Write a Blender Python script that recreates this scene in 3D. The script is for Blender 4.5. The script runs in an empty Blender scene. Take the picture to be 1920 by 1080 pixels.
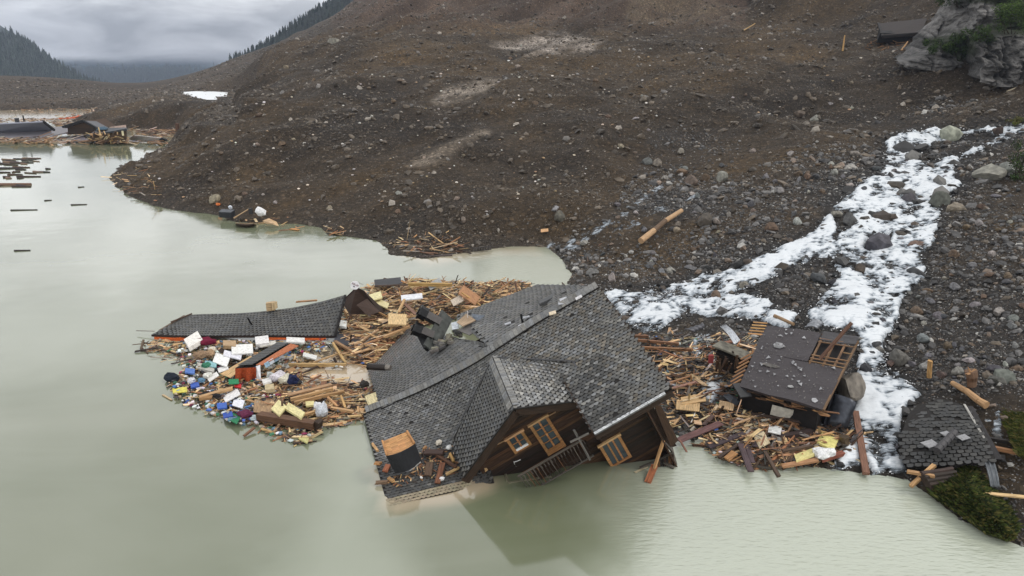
import bpy, math, random
import numpy as np
from mathutils import Vector, Matrix
import bmesh

# ------------------------------------------------------------------ camera, sky, sun, exposure
SC = bpy.context.scene
COL = SC.collection
PITCH = math.radians(18.6); F = 1280.0; H = 22.0
cam_d = bpy.data.cameras.new("camera"); cam = bpy.data.objects.new("camera", cam_d); COL.objects.link(cam)
cam_d.sensor_width = 36.0; cam_d.lens = 24.0; cam_d.clip_start = 0.5; cam_d.clip_end = 20000
cam.location = (0, 0, H); cam.rotation_euler = (math.pi/2 - PITCH, 0, 0)
SC.camera = cam
SUN_EL, SUN_AZ = math.radians(50), math.radians(98)      # azimuth from +Y towards +X
world = bpy.data.worlds.new("World"); SC.world = world; world.use_nodes = True
SKY_GAIN = 1.0
def build_world():
    nt = world.node_tree; nt.nodes.clear(); N = nt.nodes.new; L = nt.links.new
    out = N("ShaderNodeOutputWorld"); mix = N("ShaderNodeMixShader")
    sky = N("ShaderNodeTexSky"); sky.sky_type = 'NISHITA'; sky.sun_disc = False
    sky.sun_elevation = SUN_EL; sky.sun_rotation = SUN_AZ
    b1 = N("ShaderNodeBackground"); b1.inputs[1].default_value = 0.05; L(sky.outputs[0], b1.inputs[0])
    b2 = N("ShaderNodeBackground"); b2.inputs[1].default_value = SKY_GAIN
    tc = N("ShaderNodeTexCoord"); sep = N("ShaderNodeSeparateXYZ"); L(tc.outputs['Generated'], sep.inputs[0])
    # overcast luminance: low bright band shaped to whiten the lake, dimmer towards zenith
    mr = N("ShaderNodeMapRange"); mr.inputs[1].default_value = -0.02; mr.inputs[2].default_value = 0.62
    L(sep.outputs[2], mr.inputs[0])
    ramp = N("ShaderNodeValToRGB"); e = ramp.color_ramp.elements
    e[0].position = 0.0; e[0].color = (0.34, 0.35, 0.375, 1); e[1].position = 1.0; e[1].color = (1.02, 1.02, 1.01, 1)
    m = ramp.color_ramp.elements.new(0.10); m.color = (0.50, 0.505, 0.52, 1)
    m = ramp.color_ramp.elements.new(0.25); m.color = (2.02, 2.0, 1.94, 1)
    m = ramp.color_ramp.elements.new(0.55); m.color = (1.34, 1.33, 1.31, 1)
    L(mr.outputs[0], ramp.inputs[0])
    # lumpy cloud base
    mp = N("ShaderNodeMapping"); mp.inputs['Scale'].default_value = (1.0, 1.0, 3.4); L(tc.outputs['Generated'], mp.inputs[0])
    n1 = N("ShaderNodeTexNoise"); n1.inputs['Scale'].default_value = 7.5; n1.inputs['Detail'].default_value = 7; n1.inputs['Roughness'].default_value = 0.52
    n1.inputs['Distortion'].default_value = 0.35
    L(mp.outputs[0], n1.inputs['Vector'])
    r2 = N("ShaderNodeMapRange"); r2.inputs[1].default_value = 0.40; r2.inputs[2].default_value = 0.60; r2.inputs[3].default_value = 0.60; r2.inputs[4].default_value = 1.22
    L(n1.outputs[0], r2.inputs[0])
    fd = N("ShaderNodeMapRange"); fd.inputs[1].default_value = .10; fd.inputs[2].default_value = .34; fd.inputs[3].default_value = 0; fd.inputs[4].default_value = .72; L(sep.outputs[2], fd.inputs[0]); fm_ = N("ShaderNodeMix"); L(fd.outputs[0], fm_.inputs[0]); L(r2.outputs[0], fm_.inputs[2]); fm_.inputs[3].default_value = 1.0
    vm = N("ShaderNodeVectorMath"); vm.operation = 'SCALE'; L(ramp.outputs[0], vm.inputs[0]); L(fm_.outputs[0], vm.inputs['Scale'])
    L(vm.outputs[0], b2.inputs[0])
    mix.inputs[0].default_value = 0.93
    L(b1.outputs[0], mix.inputs[1]); L(b2.outputs[0], mix.inputs[2]); L(mix.outputs[0], out.inputs[0])
build_world()
sd = bpy.data.lights.new("sun", 'SUN'); sd.energy = 1.0; sd.angle = math.radians(14); sd.color = (1.0, 0.95, 0.88)
sun = bpy.data.objects.new("sun", sd); COL.objects.link(sun)
sv = Vector((math.sin(SUN_AZ)*math.cos(SUN_EL), math.cos(SUN_AZ)*math.cos(SUN_EL), math.sin(SUN_EL)))
sun.rotation_euler = (-sv).to_track_quat('-Z', 'Y').to_euler(); sun.location = (40, 40, 90)
vs = SC.view_settings; SC.display_settings.display_device = 'sRGB'
vs.view_transform = 'Standard'; vs.look = 'None'; vs.exposure = 0.28; vs.gamma = 1.0; vs.use_curve_mapping = False
SC.cycles.max_bounces = 6; SC.cycles.diffuse_bounces = 2; SC.cycles.glossy_bounces = 3
SC.cycles.transmission_bounces = 4; SC.cycles.transparent_max_bounces = 8; SC.cycles.volume_bounces = 0
SC.cycles.use_denoising = True

# ------------------------------------------------------------------ measuring helpers (photo pixel -> place)
CP, SP = math.cos(PITCH), math.sin(PITCH)
def ray(u, v):
    a = (u-960)/F; b = (540-v)/F
    return np.array([a, CP + b*SP, -SP + b*CP])
CAM = np.array([0, 0, H])
def atz(u, v, z=0.0):
    r = ray(u, v); return CAM + r*(z-H)/r[2]
def aty(u, v, Y):
    r = ray(u, v); return CAM + r*Y/r[1]
def project(P):
    P = np.asarray(P, float); d = P - CAM
    y = d[..., 1]*CP - d[..., 2]*SP; z = d[..., 1]*SP + d[..., 2]*CP
    y = np.where(np.abs(y) < 1e-3, 1e-3, y)
    return 960 + F*d[..., 0]/y, 540 - F*z/y

# ------------------------------------------------------------------ numeric noise
def vnoise(x, y, seed=0):
    xi = np.floor(x).astype(np.int64); yi = np.floor(y).astype(np.int64); fx = x-xi; fy = y-yi
    fx = fx*fx*(3-2*fx); fy = fy*fy*(3-2*fy)
    def h(a, b):
        n = (a*374761393 + b*668265263 + seed*982451653) & 0xffffffff
        n = ((n ^ (n >> 13))*1274126177) & 0xffffffff
        return ((n ^ (n >> 16)) & 0xffff)/65535.0
    a = h(xi, yi); b = h(xi+1, yi); c = h(xi, yi+1); d = h(xi+1, yi+1)
    return (a*(1-fx)+b*fx)*(1-fy) + (c*(1-fx)+d*fx)*fy
def fbm(x, y, sc, oct=4, seed=0, rough=0.5):
    s = 0; a = 1; t = 0
    for o in range(oct):
        s = s + a*(vnoise(x/sc, y/sc, seed+o*17)-0.5); t += a; a *= rough; sc *= 0.5
    return 2*s/t
def smooth(a, b, x):
    t = np.clip((x-a)/(b-a), 0, 1); return t*t*(3-2*t)
def poly_sd(px, py, poly):
    """signed distance to polygon, positive inside"""
    poly = np.asarray(poly, float); inside = np.zeros(px.shape, bool); d2 = np.full(px.shape, 1e18)
    n = len(poly)
    for i in range(n):
        x0, y0 = poly[i]; x1, y1 = poly[(i+1) % n]
        c = ((y0 > py) != (y1 > py)) & (px < (x1-x0)*(py-y0)/((y1-y0) if y1 != y0 else 1e-9)+x0)
        inside ^= c
        ex, ey = x1-x0, y1-y0; L2 = ex*ex+ey*ey+1e-12
        t = np.clip(((px-x0)*ex+(py-y0)*ey)/L2, 0, 1)
        d2 = np.minimum(d2, (px-x0-t*ex)**2+(py-y0-t*ey)**2)
    d = np.sqrt(d2); return np.where(inside, d, -d)

# ------------------------------------------------------------------ materials
MATS = {}
def new_mat(name):
    m = bpy.data.materials.new(name); m.use_nodes = True; nt = m.node_tree; nt.nodes.clear()
    out = nt.nodes.new("ShaderNodeOutputMaterial"); bs = nt.nodes.new("ShaderNodeBsdfPrincipled")
    nt.links.new(bs.outputs[0], out.inputs[0]); MATS[name] = m
    return m, nt, bs, out
def tinted(name, rough=0.8, grain=(0.6, 9, 9), gain=0.5, bump=0.15, spec=0.3, coat=0.0, nscale=3.0, metal=0.0):
    """colour = per-piece tint, varied by a noise in the piece's own coordinates"""
    m, nt, bs, out = new_mat(name); N = nt.nodes.new; L = nt.links.new
    at = N("ShaderNodeAttribute"); at.attribute_name = "tint"
    lc = N("ShaderNodeAttribute"); lc.attribute_name = "lc"
    mp = N("ShaderNodeMapping"); mp.inputs['Scale'].default_value = grain; L(lc.outputs['Vector'], mp.inputs[0])
    n = N("ShaderNodeTexNoise"); n.inputs['Scale'].default_value = nscale; n.inputs['Detail'].default_value = 4; L(mp.outputs[0], n.inputs['Vector'])
    mr = N("ShaderNodeMapRange"); mr.inputs[1].default_value = 0.3; mr.inputs[2].default_value = 0.7
    mr.inputs[3].default_value = 1-gain; mr.inputs[4].default_value = 1+gain; L(n.outputs[0], mr.inputs[0])
    vm = N("ShaderNodeVectorMath"); vm.operation = 'SCALE'; L(at.outputs['Color'], vm.inputs[0]); L(mr.outputs[0], vm.inputs['Scale'])
    L(vm.outputs[0], bs.inputs['Base Color']); bs.inputs['Roughness'].default_value = rough
    bs.inputs['Specular IOR Level'].default_value = spec; bs.inputs['Metallic'].default_value = metal
    if bump:
        b = N("ShaderNodeBump"); b.inputs['Strength'].default_value = bump; b.inputs['Distance'].default_value = 0.02
        L(n.outputs[0], b.inputs['Height']); L(b.outputs[0], bs.inputs['Normal'])
    return m
M_WOOD = tinted("wood", 0.72, (0.5, 9, 9), 0.55, 0.25, 0.35)
M_TILE = tinted("stone_tile", 0.62, (3, 3, 3), 0.28, 0.2, 0.5)
M_STONE = tinted("rock", 0.75, (1, 1, 1), 0.45, 0.5, 0.4, nscale=2.5)
M_PANEL = tinted("panel", 0.65, (1.5, 1.5, 1.5), 0.22, 0.15, 0.35)
M_METAL = tinted("metal", 0.38, (1.5, 1.5, 1.5), 0.3, 0.08, 0.5, metal=0.55)
M_CLOTH = tinted("cloth", 0.9, (3, 3, 3), 0.3, 0.4, 0.2)
M_LEAF = tinted("leaf", 0.8, (1, 1, 1), 0.4, 0.0, 0.2)
mg, ntg, bsg, _ = new_mat("glass")
bsg.inputs['Base Color'].default_value = (0.035, 0.05, 0.06, 1); bsg.inputs['Roughness'].default_value = 0.06
bsg.inputs['Specular IOR Level'].default_value = 0.9
M_GLASS = mg

# ------------------------------------------------------------------ mesh batch
class MB:
    def __init__(s): s.v = []; s.f = []; s.t = []; s.l = []      # verts, faces, tint per face, local coords per vertex
    def add(s, verts, faces, tint, lc=None):
        o = len(s.v); s.v.extend([tuple(map(float, p)) for p in verts])
        s.f.extend([tuple(o+i for i in f) for f in faces])
        if len(tint) and hasattr(tint[0], '__len__'): s.t.extend([tuple(c) for c in tint])
        else: s.t.extend([tuple(tint)]*len(faces))
        if lc is None:
            q = random.random()*50; lc = [(p[0]+q, p[1]+q, p[2]) for p in verts]
        s.l.extend(lc)
    def build(s, name, mat, parent=None, center=True, smooth_=False):
        V = np.array(s.v, dtype=np.float64).reshape(-1, 3)
        c = np.zeros(3)
        if center and len(V):
            c = (V.min(0)+V.max(0))/2; c[2] = V[:, 2].min()
        me = bpy.data.meshes.new(name)
        me.from_pydata((V-c).tolist(), [], s.f); me.update()
        a = me.attributes.new("tint", 'FLOAT_COLOR', 'FACE')
        a.data.foreach_set("color", np.array([(t[0], t[1], t[2], 1.0) for t in s.t], dtype=np.float32).ravel())
        b = me.attributes.new("lc", 'FLOAT_VECTOR', 'POINT')
        b.data.foreach_set("vector", np.array(s.l, dtype=np.float32).ravel())
        if smooth_: me.polygons.foreach_set("use_smooth", [True]*len(me.polygons))
        me.materials.append(mat)
        o = bpy.data.objects.new(name, me); COL.objects.link(o)
        if parent is not None:
            o.parent = parent
            pm = parent_world(parent)
            o.location = Vector(c) - pm
        else: o.location = Vector(c)
        return o
def parent_world(p):
    v = Vector((0, 0, 0))
    while p is not None: v = v + p.location; p = p.parent
    return v
def tag(o, label=None, cat=None, group=None, kind=None):
    if label: o["label"] = label
    if cat: o["category"] = cat
    if group: o["group"] = group
    if kind: o["kind"] = kind
    elif cat: o["kind"] = "thing"
    return o
def thing(name, label, cat, loc, group=None):
    o = bpy.data.objects.new(name, None); COL.objects.link(o); o.location = Vector([float(q) for q in loc]); o.empty_display_size = 0.2
    return tag(o, label, cat, group)
BF = [(0, 1, 2, 3), (7, 6, 5, 4), (0, 4, 5, 1), (1, 5, 6, 2), (2, 6, 7, 3), (3, 7, 4, 0)]
def hexa(mb, P, tint):
    """8 corner points: bottom 4 (ccw from below) then top 4"""
    q = random.random()*60; P = [np.asarray(p, float) for p in P]
    L = np.linalg.norm(P[1]-P[0]); W = np.linalg.norm(P[3]-P[0]); T = np.linalg.norm(P[4]-P[0])
    if W > L:
        lc = [(q, q, q), (q, q+L, q), (q+W, q+L, q), (q+W, q, q), (q, q, q+T), (q, q+L, q+T), (q+W, q+L, q+T), (q+W, q, q+T)]
    else:
        lc = [(q, q, q), (q+L, q, q), (q+L, q+W, q), (q, q+W, q), (q, q, q+T), (q+L, q, q+T), (q+L, q+W, q+T), (q, q+W, q+T)]
    mb.add(P, [(3, 2, 1, 0), (4, 5, 6, 7), (0, 1, 5, 4), (1, 2, 6, 5), (2, 3, 7, 6), (3, 0, 4, 7)], tint, lc)
def obox(mb, c, ax, ay, az, lx, ly, lz, tint, jag=0.0):
    """oriented box, lengths full; jag breaks the two ends"""
    c = np.asarray(c, float); ax, ay, az = [np.asarray(a, float) for a in (ax, ay, az)]
    P = []
    for k in (-1, 1):
        for i, j in ((-1, -1), (1, -1), (1, 1), (-1, 1)):
            e = random.uniform(-jag, jag) if jag else 0
            P.append(c+ax*(i*lx/2+e)+ay*j*ly/2+az*k*lz/2)
    hexa(mb, P, tint)
def frame_of(d, up=(0, 0, 1), roll=0.0):
    d = np.asarray(d, float); d = d/np.linalg.norm(d); up = np.asarray(up, float)
    s = np.cross(up, d)
    if np.linalg.norm(s) < 1e-4: s = np.cross((1, 0, 0), d)
    s /= np.linalg.norm(s); u = np.cross(d, s)
    return d, s*math.cos(roll)+u*math.sin(roll), -s*math.sin(roll)+u*math.cos(roll)
def bar(mb, p, q, w, t, tint, up=(0, 0, 1), roll=0.0, jag=0.0):
    p = np.asarray(p, float); q = np.asarray(q, float); d, s, u = frame_of(q-p, up, roll)
    obox(mb, (p+q)/2, d, s, u, np.linalg.norm(q-p), w, t, tint, jag)
def tube(mb, p, q, r0, r1, tint, n=10, cap=True, wob=0.0, rings=1):
    p = np.asarray(p, float); q = np.asarray(q, float); d, s, u = frame_of(q-p); L = np.linalg.norm(q-p)
    V = []; lc = []; Fs = []; z = random.random()*40
    for k in range(rings+1):
        f = k/rings; r = r0+(r1-r0)*f; off = s*random.uniform(-wob, wob)+u*random.uniform(-wob, wob)
        for i in range(n):
            a = 2*math.pi*i/n; rr = r*(1+random.uniform(-wob, wob)*0.5)
            V.append(p+(q-p)*f+off+(s*math.cos(a)+u*math.sin(a))*rr); lc.append((z+L*f, z+a*r0*2, 0))
    for k in range(rings):
        for i in range(n):
            j = (i+1) % n; Fs.append((k*n+i, k*n+j, (k+1)*n+j, (k+1)*n+i))
    if cap: Fs.append(tuple(range(n))[::-1]); Fs.append(tuple(rings*n+i for i in range(n)))
    mb.add(V, Fs, tint, lc)
def sheet(mb, grid, th, tint, up=None):
    """thick sheet from a (m,n,3) grid of points"""
    G = np.asarray(grid, float); m, n, _ = G.shape
    du = np.gradient(G, axis=0); dv = np.gradient(G, axis=1); N = np.cross(du, dv); N /= (np.linalg.norm(N, axis=2, keepdims=True)+1e-9)
    if N[..., 2].mean() < 0: N = -N; flip = True
    else: flip = False
    B = G-N*th; V = list(G.reshape(-1, 3))+list(B.reshape(-1, 3)); Fs = []; o = m*n
    def q(a, b, c, d): Fs.append((a, b, c, d) if not flip else (d, c, b, a))
    for i in range(m-1):
        for j in range(n-1):
            a = i*n+j; q(a, a+n, a+n+1, a+1); q(o+a, o+a+1, o+a+n+1, o+a+n)
    for i in range(m-1):
        a = i*n; q(a, o+a, o+a+n, a+n); a = i*n+n-1; q(a, a+n, o+a+n, o+a)
    for j in range(n-1):
        a = j; q(a, a+1, o+a+1, o+a); a = (m-1)*n+j; q(a, o+a, o+a+1, a+1)
    z = random.random()*30
    lc = []
    for k in range(2):
        for i in range(m):
            for j in range(n): lc.append((z+np.linalg.norm(G[i, j]-G[0, j]), z+np.linalg.norm(G[i, j]-G[i, 0]), 0))
    mb.add(V, Fs, tint, lc)
def mesh_np(name, V, Fq, mat, attrs=None, smooth_=True):
    me = bpy.data.meshes.new(name); V = np.asarray(V, np.float32); Fq = np.asarray(Fq, np.int32)
    k = Fq.shape[1]
    me.vertices.add(len(V)); me.vertices.foreach_set("co", V.ravel())
    me.loops.add(Fq.size); me.loops.foreach_set("vertex_index", Fq.ravel())
    me.polygons.add(len(Fq)); me.polygons.foreach_set("loop_start", np.arange(0, Fq.size, k, dtype=np.int32))
    me.polygons.foreach_set("loop_total", np.full(len(Fq), k, np.int32))
    me.polygons.foreach_set("use_smooth", np.full(len(Fq), smooth_))
    me.update(calc_edges=True)
    for n, (typ, arr) in (attrs or {}).items():
        a = me.attributes.new(n, typ, 'POINT')
        a.data.foreach_set({'FLOAT': "value", 'FLOAT_COLOR': "color", 'FLOAT_VECTOR': "vector", 'INT': "value"}[typ], np.asarray(arr, np.float32 if typ != 'INT' else np.int32).ravel())
    if mat: me.materials.append(mat)
    o = bpy.data.objects.new(name, me); COL.objects.link(o); return o
random.seed(7); RNG = np.random.default_rng(11)
def jit(c, a=0.15):
    k = 1+random.uniform(-a, a)*1.2
    return tuple(max(0.002, x*k*(1+random.uniform(-a, a)*0.3)) for x in c)
# ------------------------------------------------------------------ the land: one height field fitted to measured points
SHORE_PX = [(-300, 206), (0, 207), (170, 204), (186, 210), (150, 221), (132, 231), (172, 238), (250, 241), (334, 242), (345, 250), (318, 268),
            (300, 285), (262, 300), (222, 316), (204, 334), (218, 350), (262, 376), (330, 395), (400, 404), (440, 416), (560, 421), (603, 428),
            (608, 440), (700, 453), (722, 466), (735, 478), (800, 486), (870, 475), (960, 463), (1020, 465), (1058, 490), (1076, 515), (1068, 532),
            (1100, 548), (1130, 575), (1170, 620), (1225, 700), (1245, 760), (1262, 800), (1300, 822), (1362, 862), (1440, 880), (1530, 878), (1640, 892), (1700, 902),
            (1745, 935), (1800, 978), (1890, 1016), (1960, 1040), (2200, 1120), (2600, 1300)]
lake_poly = [tuple(atz(u, v)[:2]) for u, v in SHORE_PX] + [(60, 10), (80, -80), (-300, -80), (-900, 200), (-900, 320)]
CTRL = [  # (u, v, forward distance)
 # far left mound and its crest
 (-400, 150, 430), (0, 190, 345), (0, 165, 385), (0, 142, 460), (150, 195, 330), (150, 153, 450), (250, 200, 290), (300, 168, 440), (220, 215, 250), (300, 215, 215),
 (0, 160, 640), (150, 165, 640), (300, 176, 620), (-400, 170, 640),
 # mound, left part, pond shelf
 (270, 350, 127), (330, 370, 112), (330, 300, 138), (400, 300, 121), (360, 240, 165), (420, 225, 155), (385, 182, 260), (430, 182, 245), (340, 178, 280), (470, 170, 230), (400, 150, 380), (345, 150, 430), (440, 112, 470), (310, 166, 450),
 (520, 90, 470), (600, 48, 500), (660, 8, 520), (700, -30, 540), (440, 115, 640), (600, 80, 700), (345, 165, 640),
 (500, 130, 330), (520, 180, 180), (560, 300, 119), (560, 380, 100), (620, 60, 420),
 # middle
 (700, 410, 92), (700, 380, 97), (700, 300, 115), (700, 200, 152), (700, 130, 195), (700, 95, 245), (720, 50, 380), (750, 0, 400), (800, -150, 480),
 (820, 90, 225), (820, 70, 280), (850, 170, 165), (850, 280, 122), (850, 420, 86),
 (1000, 430, 83), (1000, 380, 91), (1000, 300, 112), (1000, 200, 145), (1000, 112, 190), (1000, 92, 220), (1000, 75, 290), (1010, 40, 330), (1000, 0, 360), (1000, -200, 460),
 (1150, 500, 72), (1150, 430, 80), (1200, 350, 95), (1250, 250, 123), (1200, 95, 205), (1200, 70, 250), (1250, 0, 300), (1250, -200, 420),
 (1170, 545, 66), (1200, 600, 58), (1300, 640, 51.5), (1300, 740, 42.6), (1340, 800, 37.5), (1300, 560, 61), (1400, 560, 59), (1400, 620, 52.5), (1450, 780, 38.5), (1450, 840, 34.8), (1400, 480, 69), (1400, 400, 80), (1400, 330, 96), (1400, 250, 120),
 (1400, 200, 137), (1420, 100, 185), (1420, 60, 220), (1450, 0, 262), (1450, -200, 400),
 (1560, 700, 43.5), (1550, 800, 36.8), (1600, 850, 34.3), (1600, 600, 51), (1600, 480, 65), (1600, 400, 76), (1600, 300, 97), (1640, 260, 109), (1600, 200, 132), (1620, 100, 178), (1650, 0, 232), (1650, -200, 330),
 (1700, 850, 34.2), (1700, 700, 43), (1720, 600, 51), (1720, 500, 61.5), (1740, 400, 75), (1740, 300, 96), (1760, 250, 110), (1780, 200, 126), (1800, 120, 148), (1800, 0, 195), (1800, -200, 270),
 (1760, 900, 32), (1850, 940, 29.8), (1900, 970, 28.6), (1900, 900, 31), (1900, 780, 35.6), (1870, 700, 40), (1880, 600, 47), (1890, 500, 56), (1890, 400, 69), (1890, 300, 89), (1900, 240, 105), (1910, 180, 122), (1950, 100, 135), (1950, 0, 160), (1950, -200, 210),
 (2250, 1000, 30), (2200, 800, 36), (2200, 600, 46), (2200, 400, 64), (2200, 250, 84), (2200, 100, 105), (2200, -100, 135), (2500, 600, 44), (2600, 200, 80), (2500, 1100, 28),
]
CT = np.array([aty(u, v, Y) for u, v, Y in CTRL])
def qmap(x, y): return np.stack([np.arctan2(x, np.maximum(y, 1e-3))*4.0, np.log(np.hypot(x, y))*3.0], -1)
Qc = qmap(CT[:, 0], CT[:, 1]); hc = CT[:, 2]/np.hypot(CT[:, 0], CT[:, 1])
def rbf_phi(d2): return np.sqrt(d2+0.03)
A_ = rbf_phi(((Qc[:, None]-Qc[None])**2).sum(-1)) + np.eye(len(Qc))*0.01
Pm = np.c_[np.ones(len(Qc)), Qc]; K = np.block([[A_, Pm], [Pm.T, np.zeros((3, 3))]])
W_ = np.linalg.solve(K, np.r_[hc, 0, 0, 0])
def base_h(x, y):
    q = qmap(x, y).reshape(-1, 2); out = np.empty(len(q))
    for s in range(0, len(q), 20000):
        qq = q[s:s+20000]; d2 = ((qq[:, None]-Qc[None])**2).sum(-1)
        out[s:s+20000] = rbf_phi(d2)@W_[:-3] + W_[-3] + qq@W_[-2:]
    return out.reshape(np.shape(x))*np.hypot(x, y)
def ground(x, y, fine=True):
    x = np.asarray(x, float); y = np.asarray(y, float)
    z0 = base_h(x, y); sdl = -poly_sd(x, y, lake_poly)      # positive on land
    r = np.hypot(x, y)
    sdl = sdl + fbm(x, y, 6.0, 4, 3)*0.9*np.clip(r/80, 0.5, 3)
    slope = 0.16 + 0.10*smooth(75, 110, r)
    inl = smooth(0, 1, sdl/(0.10*r+1))
    z = np.maximum(z0, 0.35)*inl + (1-inl)*np.maximum(sdl, 0)*slope
    z = np.where(sdl < 0, -0.35*np.minimum(-sdl, 8)-0.05, z)
    if fine:
        k = np.clip(sdl/4, 0, 1)
        gm = gravel_mask(x, y, z); k = k*(1-.9*smooth(-17, -22, np.degrees(np.arctan2(x, y)))*smooth(230, 320, r))
        rdg = 1-2*np.abs(fbm(x, y, 26, 4, 61)); z = z + k*(fbm(x, y, 30, 3, 21)*2.6*smooth(80, 140, r) + rdg*2.5*smooth(470, 330, r)*smooth(70, 120, r)*(1-gm*.7) + (1-2*np.abs(fbm(x*.8-y*.5, (x*.5+y*.8)*.25, 22, 4, 71)))*7.5*smooth(190, 300, r)*smooth(470, 380, r) + fbm(x, y, 9, 4, 5)*(0.5+.7*smooth(90, 160, r)) + fbm(x, y, 2.2, 4, 9, 0.6)*0.16*(1+gm) + fbm(x, y, 60, 3, 31)*6*smooth(180, 350, r)*smooth(520, 420, r))
    return z
GRAVEL_PX = [(960, 470), (1040, 430), (1120, 380), (1190, 300), (1270, 262), (1400, 300), (1500, 300), (1620, 265), (1680, 235), (1760, 205), (1980, 205), (2400, 200), (2500, 1200), (1400, 1000), (1100, 700), (1040, 540)]
def gravel_mask(x, y, z):
    u, v = project(np.stack([x, y, z], -1)); n = fbm(x, y, 16, 5, 77, .6)*75
    return smooth(-45, 40, poly_sd(u, v, GRAVEL_PX)+n)
FOAM_PX = [
 [(1655, 262), (1700, 250), (1752, 238), (1800, 243), (1850, 236), (1895, 232), (1960, 225), (1960, 250), (1915, 250), (1872, 268), (1838, 285), (1800, 300), (1788, 330), (1802, 350), (1770, 375),
  (1762, 420), (1740, 470), (1735, 520), (1698, 560), (1684, 600), (1660, 640), (1665, 690), (1700, 715), (1735, 742), (1700, 762), (1690, 800), (1688, 850), (1700, 885), (1640, 888), (1600, 850), (1590, 800),
  (1604, 740), (1612, 660), (1600, 625), (1562, 622), (1520, 604), (1510, 575), (1535, 548), (1570, 520), (1560, 480), (1520, 492), (1450, 520), (1400, 540), (1330, 560), (1280, 590), (1235, 625), (1190, 625), (1165, 600), (1130, 560), (1128, 545),
  (1200, 545), (1280, 532), (1340, 512), (1400, 490), (1450, 470), (1500, 445), (1545, 415), (1562, 385), (1600, 352), (1650, 318), (1662, 290)],
 [(1300, 628), (1345, 615), (1335, 645), (1312, 675), (1288, 672)],
 [(1300, 712), (1345, 698), (1370, 712), (1350, 745), (1330, 768), (1300, 760), (1310, 735)],
 [(1410, 745), (1440, 735), (1450, 760), (1420, 765)],
 [(1280, 560), (1360, 545), (1440, 560), (1500, 590), (1480, 620), (1400, 600), (1330, 600), (1290, 590)],
 [(1480, 745), (1540, 780), (1540, 800), (1470, 790)],
 [(1620, 880), (1560, 880), (1580, 820), (1620, 820)],
]
ISLES_PX = [[(1715, 290), (1760, 265), (1830, 250), (1890, 250), (1850, 272), (1790, 292), (1745, 310)], [(1560, 398), (1590, 395), (1600, 420), (1570, 440)], [(1380, 560), (1430, 540), (1500, 520), (1560, 535), (1520, 580), (1440, 590)],
            [(1628, 445), (1672, 442), (1668, 468), (1625, 465)]]
THIN_PX = [[(1010, 468), (1050, 452), (1100, 430), (1150, 400), (1190, 375), (1240, 335), (1262, 340), (1230, 380), (1320, 360), (1290, 385), (1200, 425), (1150, 448), (1070, 470)],
           [(1868, 750), (1905, 770), (1930, 800), (1960, 900), (1960, 1050), (1905, 1010), (1905, 960), (1885, 920), (1880, 850), (1840, 790)]]
def foam_mask(x, y, z):
    u, v = project(np.stack([x, y, z], -1)); m = np.full(np.shape(x), -1e9); n = fbm(x, y, 2.5, 4, 55)*9
    for p in FOAM_PX[:1]: m = np.maximum(m, poly_sd(u, v, p))
    for p in ISLES_PX: m = np.minimum(m, -poly_sd(u, v, p)+2)
    for p in FOAM_PX[1:]: m = np.maximum(m, poly_sd(u, v, p)-3)
    return m+n
def thin_mask(x, y, z):
    u, v = project(np.stack([x, y, z], -1)); m = np.full(np.shape(x), -1e9)
    for p in THIN_PX: m = np.maximum(m, poly_sd(u, v, p))
    return m+fbm(x, y, 1.6, 3, 66)*14-2
PATCH_PX = [([(925, 85), (985, 72), (1060, 66), (1130, 76), (1110, 90), (1030, 95), (960, 96)], (0.30, 0.26, 0.225)),
            ([(815, 188), (850, 165), (900, 152), (935, 152), (905, 172), (860, 186)], (0.27, 0.23, 0.19)),
            ([(745, 312), (800, 290), (850, 262), (900, 245), (915, 250), (870, 275), (820, 312), (770, 318)], (0.22, 0.18, 0.14)),
            ([(1330, 0), (1380, 20), (1300, 40), (1180, 40), (1180, -20), (1300, -20)], (0.10, 0.075, 0.05))]
def ray_ground(u, v, tmax=700):
    r = ray(u, v); t = np.linspace(22, tmax, 900); P = CAM + r*t[:, None]
    z = np.maximum(ground(P[:, 0], P[:, 1]), 0); i = int(np.argmax(P[:, 2] < z))
    if P[i, 2] >= z[i]: return P[-1]
    a, b = t[max(i-1, 0)], t[i]; t2 = np.linspace(a, b, 24); P = CAM + r*t2[:, None]
    z = np.maximum(ground(P[:, 0], P[:, 1]), 0); i = int(np.argmax(P[:, 2] <= z+1e-6)); p = P[i]; p[2] = z[i]; return p
POND_Z = 8.5
# coarse lookup so that many points can be placed at once
_GT = np.radians(np.linspace(-48, 58, 500)); _GR = np.exp(np.linspace(math.log(24), math.log(760), 640))
_TT, _RR = np.meshgrid(_GT, _GR, indexing='ij'); GX = _RR*np.sin(_TT); GY = _RR*np.cos(_TT); GZ = ground(GX, GY)
_pp = [tuple(atz(u, v, POND_Z)[:2]) for u, v in [(336, 173), (365, 171), (400, 171.5), (427, 173), (425, 181), (404, 181), (408, 187), (388, 187), (362, 182)]]
_pd = poly_sd(GX, GY, _pp); _pk = smooth(-22, -4, _pd); GZ = GZ*(1-_pk)+(POND_Z-0.35*smooth(-2, 3, _pd)+0.25)*_pk - 0.6*smooth(-1, 3, _pd)
_cor = smooth(-26, -4, poly_sd(*project(np.stack([GX, GY, GZ], -1)), [(330, 187), (430, 187), (425, 215), (350, 215)]))*(np.hypot(GX, GY) > 120)*(GZ > POND_Z-1.5); GZ = GZ*(1-_cor)+np.minimum(GZ, POND_Z-0.05)*_cor
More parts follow.
